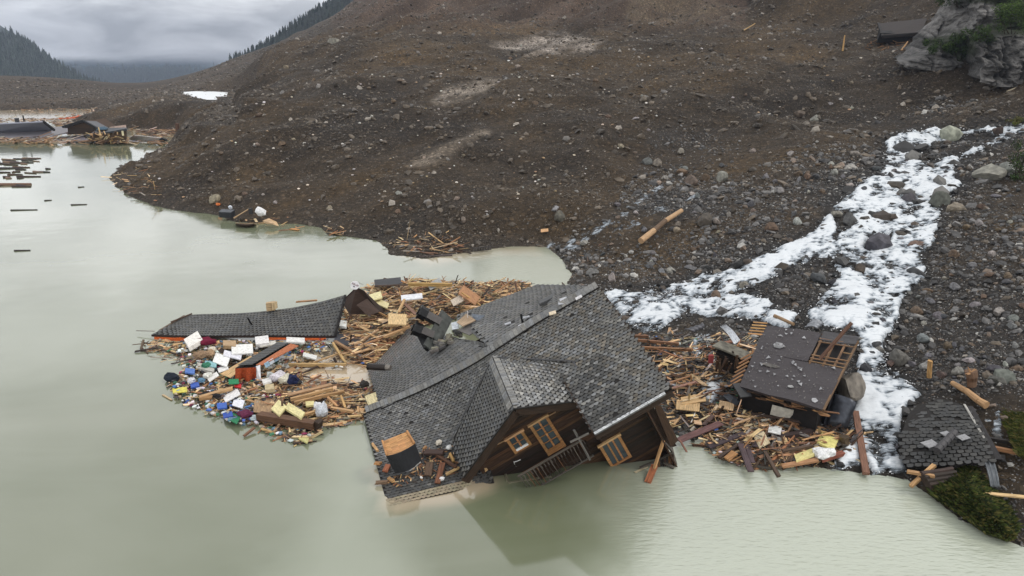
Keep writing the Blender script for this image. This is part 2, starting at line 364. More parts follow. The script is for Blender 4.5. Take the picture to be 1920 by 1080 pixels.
def gz(x, y):
    x = np.asarray(x, float); y = np.asarray(y, float)
    t = (np.arctan2(x, y)-_GT[0])/(_GT[1]-_GT[0]); r = (np.log(np.maximum(np.hypot(x, y), 24.1))-math.log(24))/(math.log(760/24)/639)
    t = np.clip(t, 0, 498.99); r = np.clip(r, 0, 638.99); i = t.astype(int); j = r.astype(int); a = t-i; b = r-j
    return GZ[i, j]*(1-a)*(1-b)+GZ[i+1, j]*a*(1-b)+GZ[i, j+1]*(1-a)*b+GZ[i+1, j+1]*a*b

def build_ground():
    gm = gravel_mask(GX, GY, GZ); fm = foam_mask(GX, GY, GZ); u, v = project(np.stack([GX, GY, GZ], -1))
    brown = np.array([0.056, 0.040, 0.024]); brown2 = np.array([0.027, 0.0205, 0.0145]); grey = np.array([0.034, 0.030, 0.027]); wet = np.array([0.022, 0.021, 0.021])
    n = np.clip(0.5+1.3*fbm(GX, GY, 34, 6, 90, .65), 0, 1)
    col = brown*n[..., None]+brown2*(1-n[..., None])
    hv = np.clip(.5+1.5*fbm(GX*.5+GY*.2, GY*.9-GX*.5, 10, 6, 92, .7), 0, 1)[..., None]; col = col*(np.array([.82, .84, .92])*(1-hv)+np.array([1.42, 1.30, 1.08])*hv); far = smooth(250, 450, np.hypot(GX, GY))[..., None]; col = col*(1-far)+np.array([0.050, 0.038, 0.028])*far
    rs = ((u > 620) & (u < 1400) & (v < 75))*smooth(75, 20, v)*0.6; col = col*(1-rs[..., None])+np.array([0.085, 0.056, 0.040])*rs[..., None]
    st = smooth(150, 300, np.hypot(GX, GY))*np.clip(fbm(GX*.8-GY*.5, (GX*.5+GY*.8)*.18, 14, 5, 333, .6), -1, 1); col = col*(1+.75*st)[..., None]
    g = gm*(0.15+0.8*smooth(-0.2, 0.35, fbm(GX, GY, 11, 5, 44)))
    col = col*(1-g[..., None])+grey*g[..., None]
    w = smooth(-30, 0, fm)[..., None]*0.8; col = col*(1-w)+wet*w
    sh = smooth(1.2, 0.05, GZ)[..., None]*0.5; col = col*(1-sh)+np.array([0.04, 0.034, 0.028])*sh
    for p, c in PATCH_PX:
        m = (smooth(-9, 5, poly_sd(u, v, p)+fbm(GX, GY, 9, 5, 12, .6)*16)*np.clip(.62+.9*fbm(GX, GY, 5, 5, 19, .6), 0, 1))[..., None]; col = col*(1-m)+np.array(c)*m
    V = np.stack([GX, GY, GZ], -1).reshape(-1, 3); m_, n_ = GX.shape
    I = np.arange(m_*n_).reshape(m_, n_)
    Fq = np.stack([I[:-1, :-1], I[:-1, 1:], I[1:, 1:], I[1:, :-1]], -1).reshape(-1, 4)[:, ::-1]
    m, nt, bs, out = new_mat("soil"); N = nt.nodes.new; L = nt.links.new
    at = N("ShaderNodeAttribute"); at.attribute_name = "soil"
    tc = N("ShaderNodeTexCoord")
    ns = N("ShaderNodeTexNoise"); ns.inputs['Scale'].default_value = 1.3; ns.inputs['Detail'].default_value = 9; ns.inputs['Roughness'].default_value = 0.78; L(tc.outputs['Object'], ns.inputs['Vector'])
    vo = N("ShaderNodeTexVoronoi"); vo.inputs['Scale'].default_value = 2.6; L(tc.outputs['Object'], vo.inputs['Vector'])
    hs = N("ShaderNodeSeparateColor"); L(vo.outputs['Color'], hs.inputs[0])
    pw = N("ShaderNodeMath"); pw.operation = 'POWER'; pw.inputs[1].default_value = 9; L(hs.outputs[0], pw.inputs[0])
    mr = N("ShaderNodeMapRange"); mr.inputs[1].default_value = 0.28; mr.inputs[2].default_value = 0.72; mr.inputs[3].default_value = 0.15; mr.inputs[4].default_value = 1.95; L(ns.outputs[0], mr.inputs[0])
    ad = N("ShaderNodeMath"); ad.operation = 'MULTIPLY_ADD'; ad.inputs[1].default_value = 1.6; L(pw.outputs[0], ad.inputs[0]); L(mr.outputs[0], ad.inputs[2])
    vm = N("ShaderNodeVectorMath"); vm.operation = 'SCALE'; L(at.outputs['Color'], vm.inputs[0]); L(ad.outputs[0], vm.inputs['Scale']); L(vm.outputs[0], bs.inputs['Base Color'])
    bs.inputs['Roughness'].default_value = 0.85; bs.inputs['Specular IOR Level'].default_value = 0.25
    bu = N("ShaderNodeBump"); bu.inputs['Strength'].default_value = 1.0; bu.inputs['Distance'].default_value = 0.6; L(ns.outputs[0], bu.inputs['Height']); L(bu.outputs[0], bs.inputs['Normal'])
    o = mesh_np("ground", V, Fq, m, {"soil": ('FLOAT_COLOR', np.c_[col.reshape(-1, 3), np.ones(m_*n_)])})
    tag(o, "dark brown landslide deposit with grey scree fan on the right", kind="structure")
build_ground()

# ------------------------------------------------------------------ lake
def build_lake():
    m, nt, bs, out = new_mat("milky_water"); N = nt.nodes.new; L = nt.links.new
    tc = N("ShaderNodeTexCoord"); mp = N("ShaderNodeMapping"); mp.inputs['Scale'].default_value = (0.028, 0.07, 1); mp.inputs['Rotation'].default_value = (0, 0, 0.5); L(tc.outputs['Object'], mp.inputs[0])
    n1 = N("ShaderNodeTexNoise"); n1.inputs['Scale'].default_value = 1.0; n1.inputs['Detail'].default_value = 5; n1.inputs['Distortion'].default_value = 1.2; L(mp.outputs[0], n1.inputs['Vector'])
    cr = N("ShaderNodeValToRGB"); e = cr.color_ramp.elements
    e[0].position = 0.34; e[0].color = (0.130, 0.148, 0.088, 1); e[1].position = 0.68; e[1].color = (0.188, 0.202, 0.140, 1)
    L(n1.outputs[0], cr.inputs[0])
    at = N("ShaderNodeAttribute"); at.attribute_name = "silt"
    mx = N("ShaderNodeMix"); mx.data_type = 'RGBA'; L(at.outputs['Fac'], mx.inputs[0]); L(cr.outputs[0], mx.inputs[6]); mx.inputs[7].default_value = (0.42, 0.34, 0.24, 1)
    pl = N("ShaderNodeAttribute"); pl.attribute_name = "pale_zone"; mx2 = N("ShaderNodeMix"); mx2.data_type = 'RGBA'; L(pl.outputs['Fac'], mx2.inputs[0]); L(mx.outputs[2], mx2.inputs[6]); mx2.inputs[7].default_value = (0.435, 0.465, 0.385, 1)
    L(mx2.outputs[2], bs.inputs['Base Color'])
    bs.inputs['Roughness'].default_value = 0.09; bs.inputs['IOR'].default_value = 1.9
    # wind ripples only where the attribute says so
    rp = N("ShaderNodeAttribute"); rp.attribute_name = "ripple"
    mp2 = N("ShaderNodeMapping"); mp2.inputs['Scale'].default_value = (1.0, 3.2, 1); mp2.inputs['Rotation'].default_value = (0, 0, 0.35); L(tc.outputs['Object'], mp2.inputs[0])
    n2 = N("ShaderNodeTexNoise"); n2.inputs['Scale'].default_value = 1.5; n2.inputs['Detail'].default_value = 4; L(mp2.outputs[0], n2.inputs['Vector'])
    mu = N("ShaderNodeMath"); mu.operation = 'MULTIPLY'; L(n2.outputs[0], mu.inputs[0]); L(rp.outputs['Fac'], mu.inputs[1])
    n3 = N("ShaderNodeTexNoise"); n3.inputs['Scale'].default_value = 0.25; n3.inputs['Detail'].default_value = 2; L(tc.outputs['Object'], n3.inputs['Vector'])
    ad = N("ShaderNodeMath"); ad.operation = 'MULTIPLY_ADD'; ad.inputs[1].default_value = 0.35; L(n3.outputs[0], ad.inputs[0]); L(mu.outputs[0], ad.inputs[2])
    bu = N("ShaderNodeBump"); bu.inputs['Strength'].default_value = 0.8; bu.inputs['Distance'].default_value = 0.09; L(ad.outputs[0], bu.inputs['Height']); L(bu.outputs[0], bs.inputs['Normal'])
    xs = np.r_[np.linspace(-900, -200, 15), np.linspace(-190, -60, 40), np.linspace(-58, 60, 180), np.linspace(65, 300, 10)]
    ys = np.r_[np.linspace(-200, 0, 6), np.linspace(5, 100, 220), np.linspace(102, 300, 60), np.linspace(310, 400, 6)]
    X, Y = np.meshgrid(xs, ys, indexing='ij'); Z = X*0
    u, v = project(np.stack([X, Y, Z], -1))
    ok = (Y > 10)
    silt = np.zeros(X.shape)
    for p, s, a in (([(540, 690), (600, 655), (690, 650), (705, 690), (720, 740), (640, 735), (560, 712)], 25, 1.0), ([(740, 470), (800, 490), (870, 482), (1010, 476), (1000, 462), (870, 468)], 14, .7), ([(-200, 205), (190, 203), (150, 224), (-200, 232)], 5, .9),
                    ([(230, 238), (340, 240), (330, 262), (250, 255)], 5, 0.7), ([(930, 470), (1060, 490), (1070, 530), (930, 520)], 40, .25), ([(700, 880), (930, 900), (925, 915), (730, 960)], 18, .8)):
        silt = np.maximum(silt, a*smooth(-s, s*0.4, poly_sd(u, v, p)+fbm(X, Y, 3, 3, 8)*s*0.5)*ok)
    rip = np.zeros(X.shape)
    for p, s, a in (([(1250, 850), (1700, 890), (1950, 1050), (1950, 1200), (1300, 1200), (1180, 980)], 90, 1.0), ([(900, 480), (1080, 480), (1080, 545), (900, 530)], 25, .5)):
        rip = np.maximum(rip, a*smooth(-s, s*0.4, poly_sd(u, v, p))*ok)
    pale_k = np.zeros(X.shape); pn = fbm(X+Y*.4, Y, 9, 5, 301, .6)  # water base colour turns paler inside these soft outlines
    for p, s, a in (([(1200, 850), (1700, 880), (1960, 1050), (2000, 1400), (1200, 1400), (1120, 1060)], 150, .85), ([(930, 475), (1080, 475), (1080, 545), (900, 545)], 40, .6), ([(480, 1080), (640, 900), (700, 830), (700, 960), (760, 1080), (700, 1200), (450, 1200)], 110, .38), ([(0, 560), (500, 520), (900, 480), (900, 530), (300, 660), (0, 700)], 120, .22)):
        pale_k = np.maximum(pale_k, a*smooth(-s, s*0.5, poly_sd(u, v, p)+pn*s*.9)*ok)
    m_, n_ = X.shape; I = np.arange(m_*n_).reshape(m_, n_)
    Fq = np.stack([I[:-1, :-1], I[1:, :-1], I[1:, 1:], I[:-1, 1:]], -1).reshape(-1, 4)
    o = mesh_np("lake_water", np.stack([X, Y, Z], -1).reshape(-1, 3), Fq, m, {"pale_zone": ('FLOAT', pale_k), "silt": ('FLOAT', silt), "ripple": ('FLOAT', rip)})
    tag(o, "milky green lake water flooding the valley", kind="structure")
build_lake()

# ------------------------------------------------------------------ torrent
def build_torrent():
    xs = np.arange(4, 90, 0.16); ys = np.arange(31, 125, 0.2)
    X, Y = np.meshgrid(xs, ys, indexing='ij'); Z = gz(X, Y); AL = X*.5+Y*.87; AC = X*.87-Y*.5
    fm = foam_mask(X, Y, Z)+fbm(AC, AL*.4, 1.2, 4, 401, .6)*6; tm = thin_mask(X, Y, Z)
    # flow-aligned streak noise
    s1 = fbm(AC, AL*.4, 1.3, 5, 201, 0.6); s2 = fbm(X, Y, 3.2, 4, 207, 0.6); s3 = fbm(X, Y, 0.55, 3, 213, 0.7)
    k = smooth(-6, 7, fm)
    Zs = gz_soft(X, Y) + 0.22*k + 0.20*s2*k + 0.24*s1*k + 0.12*s3 - 0.50*(1-k)
    # thin trickles lie lower
    kt = smooth(-3, 6, tm); Zt = gz_soft(X, Y) + 0.10*kt + 0.28*s1 - 0.10 - 0.6*(1-kt)
    Zs = np.maximum(Zs, Zt); Zs = np.maximum(Zs, 0.006)
    foam = np.clip(0.72+1.1*s1+0.9*s3+0.4*s2, 0, 1)*smooth(-10, 12, fm) + 0.50*np.clip(0.5+s1*1.2+s3*0.8, 0, 1)*smooth(-3, 5, tm)*(fm < 0)
    keep = ((fm > -14) | (tm > -10)) & (Z > -0.4)
    m_, n_ = X.shape; I = np.arange(m_*n_).reshape(m_, n_)
    kq = keep[:-1, :-1] & keep[1:, :-1] & keep[1:, 1:] & keep[:-1, 1:]
    # drop what is buried
    bur = (Zs < Z-0.25); kq &= ~(bur[:-1, :-1] & bur[1:, :-1] & bur[1:, 1:] & bur[:-1, 1:])
    Fq = np.stack([I[:-1, :-1], I[1:, :-1], I[1:, 1:], I[:-1, 1:]], -1)[kq]
    used = np.unique(Fq); remap = -np.ones(m_*n_, int); remap[used] = np.arange(len(used)); Fq = remap[Fq]
    V = np.stack([X, Y, Zs], -1).reshape(-1, 3)[used]; foam = foam.ravel()[used]
    m, nt, bs, out = new_mat("white_water"); N = nt.nodes.new; L = nt.links.new
    at = N("ShaderNodeAttribute"); at.attribute_name = "foam"; tc = N("ShaderNodeTexCoord")
    mp = N("ShaderNodeMapping"); mp.inputs['Scale'].default_value = (0.55, 2.4, 1); mp.inputs['Rotation'].default_value = (0, 0, -1.05); L(tc.outputs['Object'], mp.inputs[0])
    n1 = N("ShaderNodeTexNoise"); n1.inputs['Scale'].default_value = 1.7; n1.inputs['Detail'].default_value = 9; n1.inputs['Roughness'].default_value = 0.68; n1.inputs['Distortion'].default_value = 1.0; L(mp.outputs[0], n1.inputs['Vector'])
    ma = N("ShaderNodeMath"); ma.operation = 'MULTIPLY_ADD'; ma.inputs[1].default_value = 1.7; L(n1.outputs[0], ma.inputs[0])
    m2 = N("ShaderNodeMath"); m2.operation = 'ADD'; m2.inputs[1].default_value = -0.78; L(at.outputs['Fac'], m2.inputs[0]); L(m2.outputs[0], ma.inputs[2])
    cr = N("ShaderNodeValToRGB"); e = cr.color_ramp.elements; e[0].position = 0.10; e[0].color = (0.10, 0.11, 0.115, 1); e[1].position = 1.0; e[1].color = (0.66, 0.69, 0.72, 1)
    q = cr.color_ramp.elements.new(0.55); q.color = (0.30, 0.34, 0.385, 1)
    L(ma.outputs[0], cr.inputs[0]); L(cr.outputs[0], bs.inputs['Base Color']); al = N("ShaderNodeMapRange"); al.inputs[1].default_value = 0.20; al.inputs[2].default_value = 0.70; L(ma.outputs[0], al.inputs[0]); L(al.outputs[0], bs.inputs['Alpha']); bs.inputs['Roughness'].default_value = 0.45; bs.inputs['IOR'].default_value = 1.33
    bu = N("ShaderNodeBump"); bu.inputs['Strength'].default_value = 0.35; bu.inputs['Distance'].default_value = 0.15; L(n1.outputs[0], bu.inputs['Height']); L(bu.outputs[0], bs.inputs['Normal'])
    o = mesh_np("stream_water", V, Fq, m, {"foam": ('FLOAT', foam)})
    tag(o, "foaming white mountain torrent rushing down the scree", kind="structure")
def gz_soft(x, y):
    s = 0
    for dx, dy in ((0, 0), (0.9, 0), (-0.9, 0), (0, 0.9), (0, -0.9)): s = s+gz(x+dx, y+dy)
    return s/5
build_torrent()
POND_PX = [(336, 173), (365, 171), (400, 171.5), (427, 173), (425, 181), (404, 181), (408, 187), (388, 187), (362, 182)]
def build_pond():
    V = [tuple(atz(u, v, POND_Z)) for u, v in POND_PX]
    me = bpy.data.meshes.new("pond_water"); me.from_pydata(V, [], [tuple(range(len(V)))]); m, nt, bs, out = new_mat('painted_sheen'); bs.inputs['Base Color'].default_value = (.66, .68, .69, 1); bs.inputs['Roughness'].default_value = .3; me.materials.append(m)  # pond surface painted white in place of the reflected sky
    o = bpy.data.objects.new("white_pond", me); COL.objects.link(o); tag(o, "small pond with the bright sky reflection painted white on the far landslide shelf", kind="structure")
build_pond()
# ------------------------------------------------------------------ stones
def rock_mesh(name, seed, detail=2, mat=M_STONE, flat=0.75, colr=(0.1, 0.1, 0.1)):
    bm = bmesh.new(); bmesh.ops.create_icosphere(bm, subdivisions=detail, radius=1.0)
    rs = random.Random(seed); planes = []
    for _ in range(11):
        d = Vector((rs.gauss(0, 1), rs.gauss(0, 1), rs.gauss(0, 1))).normalized(); planes.append((d, rs.uniform(0.42, 0.88)))
    for v in bm.verts:
        p = v.co.copy()
        for d, k in planes:
            t = p.dot(d)
            if t > k: p -= d*(t-k)*0.92
        p *= 1+rs.uniform(-0.035, 0.035)
        v.co = Vector((p.x*rs_ax[seed % 5][0], p.y*rs_ax[seed % 5][1], p.z*flat))
    me = bpy.data.meshes.new(name); bm.to_mesh(me); bm.free(); me.materials.append(mat)
    a = me.attributes.new("lc", 'FLOAT_VECTOR', 'POINT'); a.data.foreach_set("vector", np.array([tuple(v.co+Vector((seed*7.3, 0, 0))) for v in me.vertices], dtype=np.float32).ravel())
    if colr is not None:
        b = me.attributes.new("tint", 'FLOAT_COLOR', 'FACE'); b.data.foreach_set("color", np.tile(np.array([*colr, 1.0], np.float32), len(me.polygons)))
    return me
rs_ax = [(1.1, 0.85), (1.25, 0.8), (0.95, 1.0), (1.4, 0.75), (1.05, 0.95)]
def inst_material(name):
    m, nt, bs, out = new_mat(name); N = nt.nodes.new; L = nt.links.new
    at = N("ShaderNodeAttribute"); at.attribute_type = 'INSTANCER'; at.attribute_name = "itint"
    tc = N("ShaderNodeTexCoord"); n = N("ShaderNodeTexNoise"); n.inputs['Scale'].default_value = 1.8; n.inputs['Detail'].default_value = 3; L(tc.outputs['Object'], n.inputs['Vector'])
    mr = N("ShaderNodeMapRange"); mr.inputs[1].default_value = 0.3; mr.inputs[2].default_value = 0.7; mr.inputs[3].default_value = 0.65; mr.inputs[4].default_value = 1.35; L(n.outputs[0], mr.inputs[0])
    vm = N("ShaderNodeVectorMath"); vm.operation = 'SCALE'; L(at.outputs['Color'], vm.inputs[0]); L(mr.outputs[0], vm.inputs['Scale']); L(vm.outputs[0], bs.inputs['Base Color'])
    bs.inputs['Roughness'].default_value = 0.55; bs.inputs['Specular IOR Level'].default_value = 0.4
    return m
M_INST = inst_material("scattered_stone")
def scatter(name, label, P, S, R, C, meshes):
    """points with size, rotation, colour -> geometry-node instances of the given meshes"""
    V = np.asarray(P, np.float32); me = bpy.data.meshes.new(name); me.vertices.add(len(V)); me.vertices.foreach_set("co", V.ravel())
    for n, typ, arr, key in (("scl", 'FLOAT_VECTOR', S, "vector"), ("rot", 'FLOAT_VECTOR', R, "vector"), ("itint", 'FLOAT_COLOR', np.c_[C, np.ones(len(C))], "color"),
                             ("pick", 'INT', RNG.integers(0, len(meshes), len(V)), "value")):
        a = me.attributes.new(n, typ, 'POINT'); a.data.foreach_set(key, np.asarray(arr, np.int32 if typ == 'INT' else np.float32).ravel())
    o = bpy.data.objects.new(name, me); COL.objects.link(o)
    g = bpy.data.node_groups.new(name+"_nodes", 'GeometryNodeTree'); g.interface.new_socket("Geometry", in_out='INPUT', socket_type='NodeSocketGeometry'); g.interface.new_socket("Geometry", in_out='OUTPUT', socket_type='NodeSocketGeometry')
    N = g.nodes.new; L = g.links.new; gi = N("NodeGroupInput"); go = N("NodeGroupOutput")
    def named(n, t):
        q = N("GeometryNodeInputNamedAttribute"); q.data_type = t; q.inputs[0].default_value = n; return q.outputs[0]
    g2i = N("GeometryNodeGeometryToInstance")
    src = []
    for i, m in enumerate(meshes):
        ob = bpy.data.objects.new(name+"_source", m)          # never linked to the scene: geometry source only
        oi = N("GeometryNodeObjectInfo"); oi.inputs[0].default_value = ob; oi.transform_space = 'ORIGINAL'; src.append(oi)
    for oi in reversed(src): L(oi.outputs['Geometry'], g2i.inputs[0])
    iop = N("GeometryNodeInstanceOnPoints"); L(gi.outputs[0], iop.inputs['Points']); L(g2i.outputs[0], iop.inputs['Instance'])
    iop.inputs['Pick Instance'].default_value = True; L(named("pick", 'INT'), iop.inputs['Instance Index'])
    e2r = N("FunctionNodeEulerToRotation"); L(named("rot", 'FLOAT_VECTOR'), e2r.inputs[0]); L(e2r.outputs[0], iop.inputs['Rotation']); L(named("scl", 'FLOAT_VECTOR'), iop.inputs['Scale'])
    L(iop.outputs[0], go.inputs[0])
    md = o.modifiers.new("scatter", 'NODES'); md.node_group = g
    tag(o, label, kind="stuff"); return o
ROCKS_LO = [rock_mesh("stone", 20+i, 1, M_INST, 0.7, None) for i in range(6)]
def stone_colors(n, kind):
    g = RNG.uniform(0, 1, n)[:, None]
    if kind == 'grey':
        c = np.array([0.042, 0.040, 0.040])*(1-g**1.8)+np.array([0.19, 0.182, 0.176])*g**1.8
        pick = RNG.uniform(0, 1, n); c[pick > 0.93] = np.array([0.30, 0.29, 0.27]); c[(pick > 0.80) & (pick < 0.87)] = np.array([0.13, 0.095, 0.07])
        c[pick < 0.25] *= 0.55
    else:
        c = np.array([0.036, 0.028, 0.020])*(1-g)+np.array([0.120, 0.094, 0.068])*g
        pick = RNG.uniform(0, 1, n); c[pick > 0.93] = np.array([0.26, 0.23, 0.195]); c[(pick > 0.90) & (pick < 0.955)] = np.array([0.13, 0.12, 0.11])
    return c*RNG.uniform(0.8, 1.2, n)[:, None]
def build_gravel():
    n = 520000
    th = RNG.uniform(math.radians(-38), math.radians(44), n); r = np.exp(RNG.uniform(math.log(27), math.log(520), n))
    x = r*np.sin(th); y = r*np.cos(th); z = gz(x, y)
    u, v = project(np.stack([x, y, z], -1)); ok = (u > -60) & (u < 2050) & (v > -40) & (v < 1130) & (z > -0.02)
    x, y, z, r, u, v = [a[ok] for a in (x, y, z, r, u, v)]
    gm = gravel_mask(x, y, z); fm = foam_mask(x, y, z); cl = fbm(x, y, 12, 4, 44)
    dens = np.where(gm > 0.5, 0.9*smooth(-0.45, 0.25, cl)+0.25, 0.50+0.4*smooth(0.0, 0.4, fbm(x, y, 16, 4, 46)))
    dens = np.where(fm > 3, 0.20, dens)
    dens = dens*np.where(z < 0.5, 0.9, 1)
    ok = RNG.uniform(0, 1, len(x)) < dens
    x, y, z, r, u, v, gm, fm = [a[ok] for a in (x, y, z, r, u, v, gm, fm)]
    n = len(x); px = r/683.0      # metres per rendered pixel
    p = RNG.pareto(2.3, n)+1
    s = np.clip(px*np.where(gm > .5, .52, .34)*p*np.exp(.5*fbm(x, y, 8, 3, 99)), 0.045, 5.2*px)
    s = np.clip(s, 0.05, 0.9)
    s = np.where(fm > 2, s*1.9, s); S = s[:, None]*RNG.uniform(0.75, 1.3, (n, 3)); R = np.stack([RNG.normal(0, 0.35, n), RNG.normal(0, 0.35, n), RNG.uniform(0, 6.3, n)], -1)
    C = np.where((gm*.8 > RNG.uniform(0.15, 0.95, n))[:, None], stone_colors(n, 'grey'), stone_colors(n, 'brown'))
    wetk = np.where(fm > -8, 0.42, 1.0)[:, None]; C = C*wetk
    g = gm > 0.5
    P = np.stack([x, y, z+s*0.12], -1)
    scatter("scree_stones", "loose grey scree stones covering the fan beside the torrent", P[g], S[g], R[g], C[g], ROCKS_LO)
    scatter("landslide_rubble", "brown rubble stones scattered over the landslide slope", P[~g], S[~g], R[~g], C[~g], ROCKS_LO)
build_gravel()
def build_spray():
    n = 90000; th = RNG.uniform(math.radians(3), math.radians(40), n); r = np.exp(RNG.uniform(math.log(32), math.log(150), n)); x = r*np.sin(th); y = r*np.cos(th); z = gz(x, y)
    fm = foam_mask(x, y, z); ok = (z > -.1) & (RNG.uniform(0, 1, n) < np.clip(.55*smooth(-7, 4, fm), 0, 1)*smooth(-.25, .25, fbm(x, y, 1.6, 4, 88, .6)+.1)); x, y, z, r = [a[ok] for a in (x, y, z, r)]; n = len(x)
    s = np.clip(r/683*RNG.uniform(.35, 1.1, n), .03, .16); S = np.stack([s*RNG.uniform(.8, 2.2, n), s, s*.5], -1); R = np.stack([RNG.normal(0, .2, n), RNG.normal(0, .2, n), RNG.normal(.9, .5, n)], -1)
    g = RNG.uniform(.45, .8, (n, 1)); scatter("foam_flecks", "white foam flecks and small splashes along the torrent", np.stack([x, y, z+.06+RNG.uniform(0, .12, n)], -1), S, R, np.c_[g, g*1.02, g*1.05], ROCKS_LO)
build_spray()

BOULD = [rock_mesh("boulder_shape", 50+i, 3 if i < 4 else 2, M_STONE, 0.72+0.08*(i % 4), None) for i in range(12)]
def boulder(u, v, wpx, col, label, group=None, asp=1.0, sink=0.30, lift=0.0, rx=None):
    p = ray_ground(u, v+wpx*0.22) if True else None
    dist = math.hypot(p[0], p[1]); depth = p[1]*CP+(H-p[2])*SP; s = wpx/F*depth/2
    me = random.choice(BOULD).copy(); me.name = "boulder"
    b = me.attributes.new("tint", 'FLOAT_COLOR', 'FACE'); c = jit(col, 0.2); b.data.foreach_set("color", np.tile(np.array([*c, 1.0], np.float32), len(me.polygons)))
    o = bpy.data.objects.new("boulder", me); COL.objects.link(o); o.scale = (s, s*random.uniform(0.75, 1.0), s*asp*random.uniform(0.85, 1.15))
    o.location = (p[0], p[1], p[2]+s*0.28*asp+lift); o.rotation_euler = (random.uniform(-.3, .3) if rx is None else rx, random.uniform(-.3, .3), random.uniform(0, 6.28))
    return tag(o, label, "boulder", group)
DG = (0.055, 0.055, 0.060); MG = (0.13, 0.128, 0.13); LG = (0.24, 0.23, 0.21); BR = (0.11, 0.075, 0.05); TN = (0.20, 0.165, 0.125); BK = (0.03, 0.03, 0.034)
for a in [
 (1646, 454, 62, DG, "dark flat-topped boulder alone in the middle of the torrent, whitewater all round"),
 (1594, 413, 34, (0.10, 0.095, 0.09), "upright streaked grey boulder at the left edge of the upper torrent", 1.5),
 (1614, 502, 34, (0.07, 0.05, 0.038), "dark brown boulder low in the torrent below the flat-topped one", 1.0),
 (1716, 455, 26, (0.16, 0.11, 0.085), "rounded reddish brown boulder on the right of the torrent"),
 (1568, 400, 24, (0.22, 0.22, 0.19), "pale grey boulder left of the upright streaked boulder"),
 (1782, 251, 44, (0.27, 0.26, 0.23), "big pale angular block at the head of the torrent", 1.2),
 (1872, 243, 30, (0.085, 0.06, 0.05), "reddish dark boulder between the two upper arms of water"),
 (1852, 322, 52, (0.19, 0.18, 0.165), "large jagged light-grey block on the right bank", 1.1),
 (1888, 317, 44, (0.15, 0.145, 0.14), "split grey block at the right edge next to the jagged block", 1.1),
 (1700, 371, 36, DG, "dark boulder with a sand-coloured scrap above it, in the upper torrent"),
 (1648, 402, 30, DG, "dark boulder just above the flat-topped one in the torrent"),
 (1760, 375, 42, (0.10, 0.10, 0.085), "low greenish grey boulder on the torrent's right edge"),
 (1790, 388, 36, (0.15, 0.12, 0.09), "brown boulder under an orange root on the right bank"),
 (1640, 645, 30, DG, "dark boulder below the broken lath roof, water both sides"),
 (1622, 692, 30, BK, "black wedge-shaped boulder in the lower torrent right of the ruined roof", 1.2),
 (1686, 668, 48, (0.085, 0.08, 0.075), "wide dark boulder on the right bank beside the lower torrent"),
 (1669, 681, 20, (0.10, 0.07, 0.055), "small brown boulder against the wide dark boulder"),
 (1648, 652, 22, (0.13, 0.13, 0.12), "grey boulder in the torrent above the wide dark boulder"),
 (1716, 508, 34, DG, "flat dark stone slab at the right bank of the middle torrent"),
 (1392, 533, 24, (0.19, 0.18, 0.14), "pale mossy boulder on the gravel island between the arms"),
 (1344, 552, 24, (0.16, 0.105, 0.07), "rusty brown boulder on the gravel island"),
 (1416, 549, 18, DG, "dark boulder right of the pale mossy one"),
 (1532, 518, 36, DG, "dark craggy rocks at the fork of the torrent"),
 (1560, 528, 22, BK, "black stone beside the craggy rocks at the fork"),
 (1295, 336, 34, (0.10, 0.078, 0.058), "large brown boulder on the scree left of the torrent", 1.1),
 (1353, 334, 26, (0.21, 0.20, 0.19), "pale split boulder on the scree right of the large brown one", 1.3),
 (1320, 412, 40, (0.085, 0.068, 0.052), "broad earthy boulder right of the pale driftwood log"),
 (1344, 415, 22, (0.16, 0.14, 0.12), "lighter boulder behind the broad earthy one"),
 (1216, 300, 28, (0.12, 0.12, 0.12), "grey boulder at the left of the row on the scree"),
 (1232, 306, 22, (0.17, 0.145, 0.12), "tan boulder next to the grey one on the scree"),
 (1276, 283, 22, (0.17, 0.15, 0.125), "tan boulder at the upper edge of the scree"),
 (1411, 281, 18, (0.15, 0.135, 0.11), "rounded tan boulder high on the scree"),
 (1206, 184, 24, (0.13, 0.10, 0.075), "brown boulder half buried high in the mud slope"),
 (1498, 213, 24, (0.11, 0.082, 0.06), "brown boulder embedded in the slope left of the pale flat one"),
 (1528, 220, 26, (0.14, 0.135, 0.13), "pale flat-ended boulder embedded in the slope"),
 (402, 369, 34, (0.19, 0.16, 0.12), "large tan boulder near the shore of the brown mound", 0.8),
 (868, 412, 20, (0.13, 0.11, 0.09), "grey-brown boulder at the foot of the mound, above the woody spit"),
 (1042, 389, 18, (0.22, 0.21, 0.21), "light grey boulder at the edge of the scree fan"),
 (1050, 404, 30, (0.10, 0.085, 0.07), "wide brown boulder just below the light grey one"),
 (972, 126, 18, (0.17, 0.14, 0.11), "tan boulder on the crest below the silt patch"),
 (537, 125, 15, (0.22, 0.17, 0.12), "tan boulder high on the left slope"),
 (626, 76, 26, (0.21, 0.18, 0.15), "pale boulder cluster on the upper left slope"),
 (1058, 34, 14, (0.22, 0.19, 0.16), "tan boulder on the upper slope above the silt patch"),
 (313, 197, 14, (0.20, 0.16, 0.11), "tan boulder on the far shelf above the brown channel"),
 (1826, 60, 20, LG, "grey stone on the slope beside the cliff"),
 (1868, 712, 34, (0.09, 0.085, 0.08), "rounded dark boulder near the stump on the right bank"),
 (1882, 706, 44, (0.12, 0.12, 0.115), "big rounded grey boulder at the right edge above the creek"),
 (1765, 700, 26, (0.085, 0.06, 0.05), "reddish brown boulder behind the upright stake"),
 (1740, 680, 20, (0.11, 0.11, 0.11), "grey boulder left of the upright stake"),
]:
    if len(a) == 6: boulder(a[0], a[1], a[2], a[3], a[4], asp=a[5])
    else: boulder(*a)
